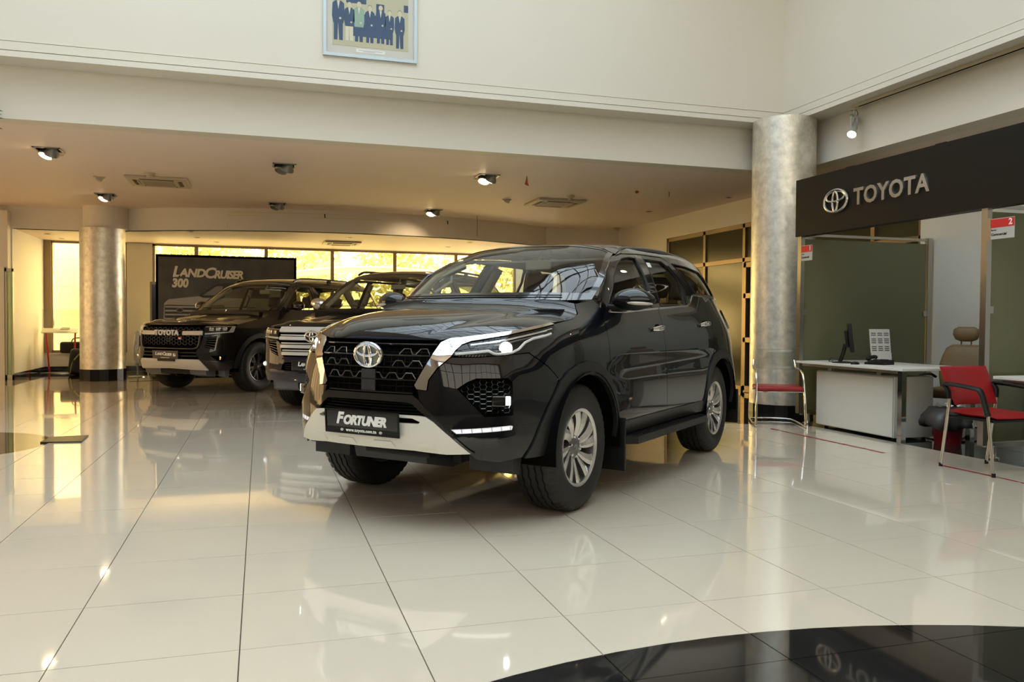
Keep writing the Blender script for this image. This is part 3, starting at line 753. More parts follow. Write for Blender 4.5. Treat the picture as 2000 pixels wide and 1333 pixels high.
for k, (x, y, z, lab) in enumerate([(-3.95, 19.03, ZB, 'tiny recessed light in the alcove ceiling near the window'), (-4.0, 18.1, ZB, 'tiny recessed light in the alcove ceiling near the pier'), (-1.26, 16.6, ZB, 'tiny recessed light just right of the left column'), (-1.23, 17.8, ZB, 'tiny recessed light above the display board'),
                                (-.9, 18.7, ZB, 'tiny recessed light nearest the windows'), (1.7, 16.7, ZB, 'tiny recessed light by the window-side cassette'), (4.2, 16.8, ZB, 'tiny recessed light at the right end of the window-side ceiling'), (4.0, 18.0, ZB, 'tiny recessed light behind the rightmost of the row'), (7.35, 11.9, ZC, 'tiny recessed light by the olive glass wall'), (6.9, 13.9, ZC, 'tiny recessed light right of the right cassette')]):
    t = empty('recessed_light', (x, y, z), 0, lab, 'recessed light', 'tiny recessed ceiling lights')
    MB().lathe([(.06, 0), (.06, -.006), (.042, -.006), (.040, .0)], 20, caps=False).build('ring', GREYM, t); MB().lathe([(.041, -.001), (0, -.001)], 20).build('lens', VOID, t)
RIB = mat('red_ribbon', (.55, .06, .02), .6)
def scrap(name, x, y, pts, m, lab, cat, z=ZC):
    mb = MB(); mb.prism(pts, -.002, .002, frame((x, y, z), (1, 0, 0), (0, 0, 1), (0, -1, 0))); tag(mb.build(name, m), lab, cat)
scrap('ribbon_scrap', 3.60, 11.1, [(-.005, 0), (.005, 0), (.015, -.09), (.03, -.14), (-.03, -.12), (-.012, -.06)], RIB, 'red ribbon scrap hanging from the ceiling above the big car', 'ribbon')
scrap('ribbon_scrap', 5.62, 11.75, [(-.035, -.03), (-.01, 0), (.03, -.005), (.035, -.03), (0, -.05)], RIB, 'small orange paper scrap stuck on the ceiling right of the right cassette', 'ribbon')
scrap('string_scrap', 6.15, 11.7, [(-.004, 0), (.004, 0), (.012, -.04), (.002, -.09), (-.004, -.08), (.004, -.04)], VOID, 'short dark string hanging from the ceiling near the glass wall', 'string')
tag(MB().box((4.05, 15.62, 2.80), (4.056, 15.626, 3.2005)).build('hanging_wire', VOID), 'thin dark wire hanging before the bulkhead above the big car', 'wire')
TAPE = mat('old_tape', (.72, .64, .36), .6)
tp = empty('tape_residue', (0, 0, 0), 0, 'strips of yellowed tape left on the curved bulkhead', 'tape')
def tstrip(x0, x1, z0, z1):
    n = 6; V = []
    for k in range(n + 1):
        x = x0 + (x1 - x0) * k / n; y = bulk_y(x) - .002; V += [(x, y, z0), (x, y, z1)]
    mk('tape_strip', V, [(2 * k, 2 * k + 2, 2 * k + 3, 2 * k + 1) for k in range(n)], TAPE, tp)
tstrip(-.58, .5, 3.115, 3.13); tstrip(-.58, .5, 3.135, 3.14); tstrip(-.6, -.02, 3.06, 3.075); tstrip(-.6, -.585, 2.83, 2.95); tstrip(.9, 2.2, 3.05, 3.065); tstrip(.5, 1.6, 3.12, 3.13)
hole = lambda x, z: scrap('cable_stub', x, bulk_y(x) - .004, [(-.012, 0), (.012, .01), (.006, -.03), (.014, -.06), (-.004, -.07), (-.008, -.03)], VOID, 'short dark cable stub on the bulkhead at its %s' % ('left part' if x < 2 else 'right part'), 'cable', z)
hole(1.15, 3.12); hole(3.55, 3.12)

# track spotlights on the right moulding
trk = empty('light_track', (XM + .17, 0, 3.735), 0, 'white ceiling track rail under the right moulding', 'track'); MB().box((-.02, -1.5, -.035), (.02, 8.2, 0)).build('rail', FIXW, trk); MB().box((-.010, -1.4, -.038), (.010, 8.1, -.034)).build('slot', VOID, trk)
def track_spot(y, lab, aim):
    t = empty('track_spotlight', (XM + .17, y, 3.69), 0, lab, 'spotlight', 'spotlights on the track rail')
    MB().box((-.02, -.05, -.012), (.02, .05, .006)).build('adapter', FIXW, t)
    SP = mat('silver_grey_enamel', (.42, .44, .42), .35, .3)
    MB().tube([(0, 0, 0), (0, 0, -.09)], .012, 8).build('stem', SP, t)
    MB().box((-.045, -.012, -.24), (-.036, .012, -.07)).box((.036, -.012, -.24), (.045, .012, -.07)).box((-.045, -.012, -.08), (.045, .012, -.07)).build('yoke', SP, t)
    d = Vector(aim).normalized(); M = Matrix.Translation((0, 0, -.23)) @ d.to_track_quat('-Z', 'Y').to_matrix().to_4x4()
    h = MB().lathe([(0, .17), (.034, .165), (.036, .06), (.030, .02), (.034, -.02), (.056, -.09), (.058, -.115), (.052, -.115), (.048, -.098), (0, -.098)], 28, M=M).build('lamp_head', SP, t)
    MB().lathe([(0, -.101), (.045, -.101), (0, -.099)], 24, M=M).build('bulb', BULB, h)
    MB().tube(bez([(0, 0, -.03), (.05, .03, 0.0), (.12, .08, -.03), (.10, .07, -.09)], 6), .004, 6).build('cable', BLACKP, t)
    w = Vector((XM + .17, y, 3.46)) + d * .13
    spot('track_beam', w, w + d, 22, (1, .78, .5), .9, .6, .04)
track_spot(8.18, 'silver track spotlight aimed at the black fascia emblem', (-.55, -.35, -.75)); track_spot(5.75, 'silver track spotlight cut by the right edge of the picture', (-.4, .3, -.8))

# framed group photograph on the upper wall
pf = empty('framed_photograph', (1.175, YM, 4.06), 0, 'framed faded group photo of seven suited men on the upper wall', 'picture')
PBLUE = mat('pale_blue_metal', (.50, .60, .66), .3, .4); f = MB(); W2, H2, t_ = .52, .98, .035
f.box((-W2, -.03, 0), (W2, 0, t_)); f.box((-W2, -.03, H2 - t_), (W2, 0, H2)); f.box((-W2, -.03, t_), (-W2 + t_, 0, H2 - t_)); f.box((W2 - t_, -.03, t_), (W2, 0, H2 - t_)); f.build('picture_frame', PBLUE, pf)
MB().box((-W2 + .02, -.012, .02), (W2 - .02, -.004, H2 - .02)).build('mount', mat('mount_card', (.62, .60, .54), .7), pf)
MB().box((-.42, -.014, .125), (.42, -.012, .93)).build('photo_print', mat('faded_print', (.50, .485, .34), .6), pf)
NAVY = mat('print_navy', (.05, .09, .17), .6); TEAL = mat('print_teal', (.28, .42, .34), .6); SKIN = mat('print_skin', (.62, .56, .40), .6); PALE = mat('print_pale', (.66, .64, .50), .6)
pr = MB()
Mp = lambda x, z, s=1.: frame((x, -.0145, z), (s, 0, 0), (0, 0, s), (0, -1, 0))
pr.prism([(-.20, 0), (.26, 0), (.26, .25), (-.20, .25)], 0, .0003, Mp(-.02, .24), 0)      # dark car behind
pr.prism([(0, 0), (.22, 0), (.22, .05), (0, .05)], 0, .0003, Mp(-.27, .60), 0); pr.prism([(0, 0), (.09, 0), (.09, .12), (0, .12)], 0, .0003, Mp(.06, .50), 0); pr.prism([(0, 0), (.05, 0), (.05, .08), (0, .08)], 0, .0003, Mp(.37, .56), 0)
men = [(-.355, .18, .50, 0, 0), (-.235, .185, .42, 0, 3), (-.13, .18, .44, 1, 0), (-.01, .18, .41, 0, 0), (.11, .185, .42, 0, 0), (.21, .18, .38, 0, 0), (.325, .15, .42, 0, 0)]
for x, z, h, cj, cp_ in men:
    k = h / .46
    pr.prism([(-.045, 0), (-.01, 0), (-.002, .19), (.008, .0), (.045, 0), (.045, .2), (-.045, .2)], .0004, .0006, Mp(x, z, k), cp_)
    pr.prism([(-.05, .17), (.05, .17), (.062, .24), (.058, .37), (.03, .395), (-.03, .395), (-.058, .37), (-.064, .24)], .0006, .0009, Mp(x, z, k), cj)
    pr.prism([(-.014, .395), (.014, .395), (0, .31)], .0010, .0012, Mp(x, z, k), 3)
    pr.prism([(.026 * math.cos(a * PI / 5), .43 + .033 * math.sin(a * PI / 5)) for a in range(10)], .0010, .0013, Mp(x, z, k), 2)
    pr.prism([(.027 * math.cos(a * PI / 8), .437 + .032 * math.sin(a * PI / 8)) for a in range(9)], .0007, .0011, Mp(x, z, k), 0)
    pr.prism([(.012 * math.cos(a * PI / 4), .22 + .012 * math.sin(a * PI / 4)) for a in range(8)], .0011, .0014, Mp(x + .02, z, k), 2)
pr.build('printed_figures', [NAVY, TEAL, SKIN, PALE], pf)
MB().box((-.16, -.0135, .065), (.16, -.0125, .105)).build('caption_card', PRINTW, pf)
cpn = MB()
for k in range(2):
    for q in range(22): cpn.box((-.13 + q * .012 + k * .05, -.0142, .088 - k * .012), (-.13 + q * .012 + .008 + k * .05, -.0136, .092 - k * .012)) if not (k and q > 10) else None
cpn.build('caption_text', NAVY, pf)

# leafy garland tips at the left edge
PL = mat('artificial_leaf', (.10, .17, .12), .5)
pg = empty('hanging_foliage', (-2.62, 9.50, 3.20), 0, 'tips of dark green artificial leaves at the extreme left edge', 'plant')
rnd = random.Random(4)
for k in range(14):
    a = rnd.uniform(-.9, .9); b = rnd.uniform(-.5, .5); L = rnd.uniform(.09, .17); z = -.18 + .028 * k
    M = Matrix.Translation((-.02 + rnd.uniform(-.08, .02), rnd.uniform(-.03, .03), z)) @ Matrix.Rotation(a, 4, 'Y') @ Matrix.Rotation(b, 4, 'Z')
    V = [(0, 0, 0), (L * .35, .03, .012), (L * .7, .024, .01), (L, 0, -.01), (L * .7, -.024, .01), (L * .35, -.03, .012), (L * .5, 0, 0)]
    mk('leaf', [(M @ Vector(v))[:] for v in V], [(0, 6, 1), (1, 6, 2), (2, 6, 3), (3, 6, 4), (4, 6, 5), (5, 6, 0)], PL, pg)
MB().tube([(-.12, 0, -.3), (-.08, 0, 0), (-.1, 0, .25)], .006, 6).build('stem', BARK, pg)

# ================================================================= LEFT ALCOVE
gd = empty('glass_display_door', (-4.43, 16.94, 0), 0, 'narrow framed glass door standing open at the far left', 'door')
fd = MB(); fd.box((-.01, 0, .0), (.02, .05, 2.04)); fd.box((.10, 0, 0), (.12, .05, 2.04)); fd.box((-.01, 0, 1.98), (.12, .05, 2.04)); fd.box((-.01, 0, 0), (.12, .05, .10)); fd.build('door_frame', mat('pale_aluminium', (.55, .50, .36), .35, .5), gd)
MB().box((.02, .02, .10), (.10, .026, 1.98)).build('pane', glass('pale_green_glass', (.72, .80, .66), frost=((.5, .55, .42), .35)), gd)
MB().box((-.06, -.02, 0), (-.015, .03, 2.06)).build('edge_post', WHITE, gd)
st = empty('leaflet_stand', (-3.95, 18.95, 0), 0, 'leaflet stand with two thin red legs before the left window', 'stand')
for x in (-.27, .27): MB().tube([(x * .85, .05, .02), (x, -.02, .86)], .018, 8).build('leg', REDP, st)
MB().lathe([(.30, 0), (.30, .012), (.0, .016)], 28, M=Matrix.Diagonal((1.3, .7, 1, 1))).build('base', STEEL, st)
MB().prism([(-.34, -.13), (.34, -.13), (.30, .16), (-.38, .16)], 0, .012, frame((0, 0, .87), (1, 0, 0), (0, .95, .3), (0, -.3, .95))).build('tray', mat('tray_white', (.74, .72, .64), .4), st)
MB().box((-.37, .13, .95), (.31, .136, 1.32)).build('back_panel', CLEAR, st)
tag(MB().prism([(-.16, -.09), (.10, -.09), (.13, .05), (-.14, .06)], 0, .008, frame((-3.9, 18.93, .915), (1, 0, 0), (0, .95, .3), (0, -.3, .95))).build('leaflet', PRINTW), 'white leaflet lying on the red legged stand', 'leaflet')
tag(MB().prism([(-.09, -.06), (.09, -.05), (.07, .06), (-.08, .06)], .009, .018, frame((-3.86, 18.93, .915), (1, 0, 0), (0, .95, .3), (0, -.3, .95))).build('leaflet', mat('leaflet_ink', (.35, .33, .28), .5)), 'small dark printed leaflet on top of the white one', 'leaflet')
BAGF = mat('black_bag_fabric', (.02, .02, .018), .8, bump=(40, .3)); LIME = mat('lime_piping', (.30, .36, .05), .6)
bp_ = empty('backpack', (-3.50, 18.3, 0), .3, 'black backpack with lime trim leaning behind the left column', 'backpack')
MB().box((-.2, -.14, 0), (.24, .14, .52), bev=.09, M=Matrix.Rotation(.12, 4, 'Y')).build('bag_body', BAGF, bp_); MB().box((-.16, -.22, .03), (.16, -.12, .3), bev=.045, M=Matrix.Rotation(.12, 4, 'Y')).build('front_pocket', BAGF, bp_)
MB().tube(bez([(-.17, -.15, .05), (-.13, -.17, .25), (-.03, -.17, .40), (.1, -.16, .5)], 6), .012, 8).build('piping', LIME, bp_); MB().tube(bez([(0, .05, .5), (.05, .05, .6), (.12, .05, .5)], 6), .015, 8).build('carry_handle', BAGF, bp_)
MB().tube(bez([(.16, -.12, .02), (.18, -.2, .2), (.14, -.16, .45)], 6), .018, 8).build('strap', BAGF, bp_)
b2 = empty('camera_bag', (-3.68, 19.34, .401), 0, 'small black shoulder bag on the window sill left of the column', 'bag')
MB().box((-.36, -.12, 0), (.36, .12, .24), bev=.06).build('bag_body', BAGF, b2); MB().tube(bez([(-.16, 0, .22), (-.1, 0, .31), (.1, 0, .31), (.16, 0, .22)], 6), .012, 8).build('carry_handle', BAGF, b2)
b3 = empty('garment_bag', (-3.28, 18.72, 0), 0, 'tall dark bag standing between backpack and column', 'bag'); MB().box((-.14, -.1, 0), (.16, .1, .95), bev=.07, M=Matrix.Rotation(-.1, 4, 'Y')).build('bag_body', BAGF, b3); MB().tube(bez([(-.1, -.1, .9), (-.16, -.14, .6), (-.05, -.12, .3)], 6), .014, 8).build('strap', BAGF, b3)
cl_ = empty('white_cloth', (-2.34, 17.45, 0), 0, 'crumpled white cloth hanging just right of the left column', 'cloth')
V = []; F = []
for k in range(14):
    for j in range(7):
        z = .88 - k * .05; x = -.02 + .022 * j * (1 + .5 * math.sin(k * .7)) ; V.append((x - .02 * k / 14, .03 * math.sin(j * 2 + k * .6), z))
for k in range(13):
    for j in range(6): F.append((k * 7 + j, k * 7 + j + 1, k * 7 + j + 8, k * 7 + j + 7))
o = mk('cloth_sheet', V, F, PRINTW, cl_, True); md = o.modifiers.new('s', 'SOLIDIFY'); md.thickness = .012
MB().tube([(.03, .05, 0), (.03, .05, .9)], .015, 8).build('support_pole', STEEL, cl_); MB().lathe([(.16, 0), (.16, .012), (0, .015)], 20, M=Matrix.Translation((.03, .05, 0))).build('base', STEEL, cl_)
sh = empty('acrylic_sheet_stand', (-1.98, 16.3, 0), .2, 'low clear acrylic sheet with white bow before the left dark car', 'stand')
MB().box((-.34, 0, 0), (.32, .006, .34)).build('sheet', CLEAR, sh); MB().box((-.3, -.04, 0), (.3, .05, .008)).build('base', CLEAR, sh)
bw_ = MB(); bw_.tube(bez([(0, -.01, .20), (-.06, -.02, .27), (-.02, -.02, .33), (0, -.01, .2), (.05, -.02, .3), (.02, -.02, .34), (0, -.01, .2)], 5), .008, 6); bw_.tube([(0, -.01, .2), (.01, -.02, .06)], .006, 6); bw_.build('bow', PRINTW, sh)

# floor door plate left
MAT_ = mat('dark_metal_plate', (.07, .06, .045), .35, .6)
tag(MB().prism([(-1.93, 8.41), (-1.58, 8.37), (-1.60, 8.80), (-1.92, 8.76)], 0.001, .012).build('floor_plate', MAT_), 'dark metal floor plate beside the black disc inlay at left', 'floor plate')

# display board with a printed car
BY = 18.15
bd = empty('display_board', (-.69, BY, 0), 0, 'large dark grey display board with printed white car behind the left dark car', 'display board')
def concrete():
    m = bpy.data.materials.new('printed_concrete'); m.use_nodes = True; nt = m.node_tree; b = nt.nodes['Principled BSDF']; b.inputs['Roughness'].default_value = .5
    tc = nt.nodes.new('ShaderNodeTexCoord'); n = nt.nodes.new('ShaderNodeTexNoise'); n.inputs['Scale'].default_value = 2.2; n.inputs['Detail'].default_value = 9
    r = nt.nodes.new('ShaderNodeValToRGB'); r.color_ramp.elements[0].color = (.050, .048, .046, 1); r.color_ramp.elements[0].position = .3; r.color_ramp.elements[1].color = (.105, .10, .095, 1); r.color_ramp.elements[1].position = .7
    nt.links.new(tc.outputs['Object'], n.inputs[0]); nt.links.new(n.outputs[0], r.inputs[0]); nt.links.new(r.outputs[0], b.inputs['Base Color']); return m
MB().box((-1.36, 0, .04), (1.42, .10, 2.46)).build('board_frame', VOID, bd)
MB().box((-1.31, -.004, .09), (1.37, .0, 2.41)).build('printed_panel', concrete(), bd)
LET = mat('board_lettering', (.86, .80, .68), .45)
S = lambda x, z: frame((x, -.012, z), (1, 0, 0), (0, 0, 1), (0, -1, 0))
text('lettering', 'L', .30, LET, bd, S(-1.045, 2.10), .014, .010, .22, align='LEFT'); text('lettering', 'AND', .23, LET, bd, S(-.91, 2.08), .014, .010, .22, .95, 'LEFT'); text('lettering', 'C', .30, LET, bd, S(-.44, 2.085), .014, .010, .22, align='LEFT'); text('lettering', 'RUISER', .225, LET, bd, S(-.24, 2.06), .014, .010, .22, .9, 'LEFT', .88)
text('numerals', '300', .24, LET, bd, S(-1.05, 1.87), .014, .012, .12, 1., 'LEFT', .85)
# printed white car (flat print on the board)
pc = MB(); Q = lambda pts, lv, i: pc.prism(pts, lv * .0006, lv * .0006 + .0005, frame((0, -.004, .06), (1, 0, 0), (0, 0, 1), (0, -1, 0)), i)
Q([(-1.22, .95), (-1.20, 1.40), (-1.12, 1.48), (-.55, 1.55), (-.22, 1.78), (.0, 1.83), (1.1, 1.83), (1.2, 1.5), (1.2, .95)], 1, 0)
Q([(-.55, 1.56), (-.22, 1.80), (.02, 1.84), (.9, 1.80), (.85, 1.52), (-.45, 1.52)], 2, 1)
Q([(-.46, 1.57), (-.20, 1.76), (-.06, 1.77), (-.10, 1.58)], 3, 2)
Q([(-1.19, 1.10), (-1.19, 1.36), (-1.12, 1.37), (-.45, 1.36), (-.35, 1.25), (-.35, 1.1)], 2, 1)
for z in (1.31, 1.23, 1.15): Q([(-1.18, z), (-1.18, z + .035), (-.48, z + .035), (-.40, z)], 3, 0)
Q([(-.9 + .075 * math.cos(a * PI / 8), 1.26 + .05 * math.sin(a * PI / 8)) for a in range(16)], 4, 2); Q([(-.9 + .055 * math.cos(a * PI / 8), 1.26 + .035 * math.sin(a * PI / 8)) for a in range(16)], 5, 1)
Q([(-.36, 1.36), (-.05, 1.38), (-.02, 1.30), (-.36, 1.27)], 3, 1)
for k in range(5): Q([(-.34 + k * .055, 1.335 + k * .002), (-.31 + k * .055, 1.365), (-.29 + k * .055, 1.33), (-.32 + k * .055, 1.30)], 4, 2)
pc.build('printed_car', [mat('print_car_white', (.42, .40, .37), .5), mat('print_car_dark', (.03, .03, .03), .5), mat('print_car_grey', (.22, .21, .2), .5)], bd)
for x in (-1.1, 1.1): MB().box((x - .03, -.1, 0), (x + .03, .45, .035)).build('foot', BLACKP, bd)
tv = empty('screen_totem', (-2.14, 18.75, 0), 0, 'slim black screen in grey frame left of the display board', 'screen')
MB().box((-.09, .0, 0), (.4, .08, 1.92)).build('housing', mat('totem_grey', (.34, .32, .27), .4), tv); MB().box((-.05, -.005, .1), (.38, 0, 1.86)).build('screen_panel', mat('dark_screen', (.012, .012, .015), .15), tv)
# ================================================================= CAR PARTS
def chart(body, name, outline, m, parent, side=-1, holes=(), off=0., thick=.012, gap=0., step=.045, both_join=False):
    """panel lying on the car surface; outline in (u, z).  both_join mirrors it over the centre line into one mesh"""
    ol = inset(outline, gap) if gap else np.array(outline, float)
    if both_join: ol[np.array(outline)[:, 0] <= body.uN + 1e-4, 0] = body.uN
    hs = [inset(h, -gap * .6) if gap else np.array(h, float) for h in holes]
    P2, F = cdt(ol, hs, step)
    V = body.P(P2[:, 0], P2[:, 1], off); N = body.N(P2[:, 0], P2[:, 1])
    if both_join: V[P2[:, 0] < body.uN + 1e-3, 1] = 0.; N[P2[:, 0] < body.uN + 1e-3, 1] = 0.
    Ft = F
    a, b, c = V[F[:, 0]], V[F[:, 1]], V[F[:, 2]]
    if (np.cross(b - a, c - a) * N[F[:, 0]]).sum() < 0: Ft = F[:, ::-1]
    cnt = {}
    for f in Ft:
        for k in range(3): cnt[(int(f[k]), int(f[(k + 1) % 3]))] = 1
    bd = [(a, b) for (a, b) in cnt if (b, a) not in cnt]
    if both_join: bd = [(a, b) for a, b in bd if not (P2[a, 0] < body.uN + 1e-4 and P2[b, 0] < body.uN + 1e-4)]
    VV = list(V); NN = list(N); FF = [tuple(f) for f in Ft]
    if thick:
        for a, b in bd:
            e = V[b] - V[a]; n_ = np.cross(e, N[a]); n_ /= max(np.linalg.norm(n_), 1e-9); k = len(VV)
            VV += [V[a], V[b], V[b] - N[b] * thick, V[a] - N[a] * thick]; NN += [n_] * 4; FF.append((k + 3, k + 2, k + 1, k))
            FF[-1] = (k, k + 3, k + 2, k + 1)
    VV = np.array(VV); NN = np.array(NN)
    S = np.array([1, -1, 1.])
    if both_join:
        n0 = len(VV); VV = np.concatenate([VV, VV * S]); NN = np.concatenate([NN, NN * S]); FF = FF + [tuple(i + n0 for i in f[::-1]) for f in FF]
    elif side < 0:
        VV = VV * S; NN = NN * S; FF = [f[::-1] for f in FF]
    return mk(name, VV, FF, m, parent, True, NN)

def cpt(body, u, z, off=0., side=-1):
    p = body.P(u, z, off); return np.array([p[0], p[1] * side, p[2]])

def ctube(body, pts, r, off=0., side=-1, n=6, full=False, mb=None, step=.03, sq=None):
    """rod following the surface through (u, z) points; full mirrors it across the nose"""
    P = resample(pts, step, False); V = body.P(P[:, 0], P[:, 1], off)
    if full: V = np.concatenate([V * [1, -1, 1], V[::-1][1:]]) if True else V
    else: V = V * [1, side, 1]
    mb = mb or MB(); mb.tube(list(V), r, n, sq=sq); return mb

def grid_patch(name, Q, nu, nv, m, parent, off=0., thick=0.):
    """Q(t, v) -> point; open smooth sheet with analytic normals pointing up/outward"""
    T, Vv = np.meshgrid(np.linspace(0, 1, nu), np.linspace(-1, 1, nv), indexing='ij')
    P = Q(T, Vv); e = 1e-3
    a = Q(np.clip(T + e, 0, 1), Vv) - Q(np.clip(T - e, 0, 1), Vv); b = Q(T, np.clip(Vv + e, -1, 1)) - Q(T, np.clip(Vv - e, -1, 1))
    N = np.cross(a, b); N /= np.maximum(np.linalg.norm(N, axis=-1, keepdims=True), 1e-12)
    if N[..., 2].sum() < 0: N = -N
    if off: P = P + N * off
    V = P.reshape(-1, 3); NN = N.reshape(-1, 3); F = []
    for i in range(nu - 1):
        for j in range(nv - 1): F.append((i * nv + j, i * nv + j + 1, (i + 1) * nv + j + 1, (i + 1) * nv + j))
    F = np.array(F)
    c = np.cross(V[F[:, 1]] - V[F[:, 0]], V[F[:, 2]] - V[F[:, 0]])
    if (c * NN[F[:, 0]]).sum() < 0: F = F[:, ::-1]
    V = list(V); NN = list(NN); F = [tuple(f) for f in F]
    if thick:
        ring = [(0, j) for j in range(nv)] + [(i, nv - 1) for i in range(1, nu)] + [(nu - 1, j) for j in range(nv - 2, -1, -1)] + [(i, 0) for i in range(nu - 2, 0, -1)]
        idx = [i * nv + j for i, j in ring]; cen = np.mean([V[i] for i in idx], 0)
        for k in range(len(idx)):
            A, B_ = idx[k], idx[(k + 1) % len(idx)]
            n_ = np.cross(V[B_] - V[A], NN[A]); n_ /= max(np.linalg.norm(n_), 1e-9)
            if n_ @ (V[A] - cen) < 0: n_ = -n_
            q = len(V); V += [V[A], V[B_], V[B_] - NN[B_] * thick, V[A] - NN[A] * thick]; NN += [n_] * 4; F.append((q, q + 1, q + 2, q + 3))
    return mk(name, V, F, m, parent, True, NN)

def curve(pts):
    P = np.array(pts, float); L = np.r_[0, np.cumsum(np.linalg.norm(np.diff(P, axis=0), axis=1))]; s = Spline(L / L[-1], P)
    return s
def coons(side, c0, c1, crown):
    """side(t): right-hand edge (y > 0), c0(v)/c1(v): front and rear edges, v in -1..1, crown(t) adds height, crown may return (dx, dz)"""
    def Q(T, V):
        T = np.asarray(T, float); V = np.asarray(V, float); sh = np.broadcast_shapes(T.shape, V.shape); T = np.broadcast_to(T, sh); V = np.broadcast_to(V, sh)
        R = side(T); Lft = R * [1, -1, 1]; w = ((V + 1) / 2)[..., None]; t = T[..., None]
        A = Lft * (1 - w) + R * w; B_ = c0(V) * (1 - t) + c1(V) * t
        p0 = c0(np.array([-1., 1.])); p1 = c1(np.array([-1., 1.]))
        Cn = (p0[0] * (1 - w) + p0[1] * w) * (1 - t) + (p1[0] * (1 - w) + p1[1] * w) * t
        P = A + B_ - Cn
        dx, dz = crown(T, V); P = P.copy(); P[..., 0] += dx; P[..., 2] += dz
        return P
    return Q
def mirror_edge(f):
    """f(s) s 0..1 from centre to side -> function of v"""
    def g(v):
        v = np.asarray(v, float); p = f(np.abs(v)); return np.stack([p[..., 0], p[..., 1] * np.sign(v), p[..., 2]], -1)
    return g

TYRE = mat('tyre_rubber', (.0075, .007, .0065), .62, bump=(90, .15)); ALLOY = mat('machined_alloy', (.66, .64, .60), .24, .85); ALLOYD = mat('alloy_pocket', (.16, .155, .15), .4, .7)
BLKALLOY = mat('black_alloy', (.02, .019, .018), .35, .4, coat=.3)
def tyre_mesh(R, rr, w, fine=True):
    """tyre turned about z, z from -w/2 to w/2, with zig-zag ribs and shoulder blocks"""
    n = 144 if fine else 72; h = w / 2; prof = []
    # (r, z, kind): kind 0 plain, 1 groove bottom, 2 shoulder block
    prof = [(rr - .004, -h * .80, 0), (rr + .012, -h * .93, 0), (rr + (R - rr) * .30, -h * 1.03, 0), (rr + (R - rr) * .55, -h * 1.05, 0), (R - .045, -h * 1.0, 0), (R - .022, -h * .93, 2), (R - .008, -h * .84, 2), (R - .002, -h * .70, 2)]
    for zc in (-.50, -.17, .17, .50): prof += [(R - .0, h * (zc - .045), 0), (R - .010, h * (zc - .03), 1), (R - .010, h * (zc + .03), 1), (R - .0, h * (zc + .045), 0)]
    prof += [(r, -z, k) for r, z, k in prof[:8][::-1]]
    V = []; F = []; k = len(prof)
    for j in range(n):
        t = 2 * PI * j / n
        for r, z, kd in prof:
            zz = z
            if abs(z) < h * .62: zz += .0045 * math.sin(j * PI / 2 + (0 if z > 0 else 1))
            if kd == 2 and j % 3 == 0: r -= .009
            V.append((r * math.cos(t), r * math.sin(t), zz))
    for j in range(n):
        b = (j + 1) % n
        for a in range(k - 1): F.append((j * k + a, b * k + a, b * k + a + 1, j * k + a + 1))
    me = bpy.data.meshes.new('tyre'); me.from_pydata(V, [], F); me.materials.append(TYRE); me.polygons.foreach_set('use_smooth', [True] * len(F)); sharp(me, 32); return me
def emblem(W, H, r, parent, M, m=None, name='emblem', back=None):
    """three interlocking ovals"""
    m = m or CHROME; mb = MB()
    def oval(cx, cy, a, b, rr, n=40, z=0.):
        pts = [M @ Vector((cx + a * math.cos(2 * PI * k / n), cy + b * math.sin(2 * PI * k / n), z)) for k in range(n)]; mb.tube(pts, rr, 8, closed=True)
    n_ = 48; oval(0, 0, W / 2 - r, H / 2 - r, r, 56); oval(0, H * .165, W * .365, H * .195, [r * (.62 - .30 * math.sin(2 * PI * k / n_)) for k in range(n_)], n_, z=r * .3); oval(0, -H * .02, W * .105, H * .40, [r * (.62 + .22 * abs(math.cos(2 * PI * k / n_))) for k in range(n_)], n_, z=r * .45)
    o = mb.build(name, m, parent)
    if back:
        bm_ = MB(); n = 40; bm_.prism([(W * .47 * math.cos(2 * PI * k / n), H * .47 * math.sin(2 * PI * k / n)) for k in range(n)], -r * 1.5, -r * .4, M); bm_.build('emblem_plate', back, parent)
    return o
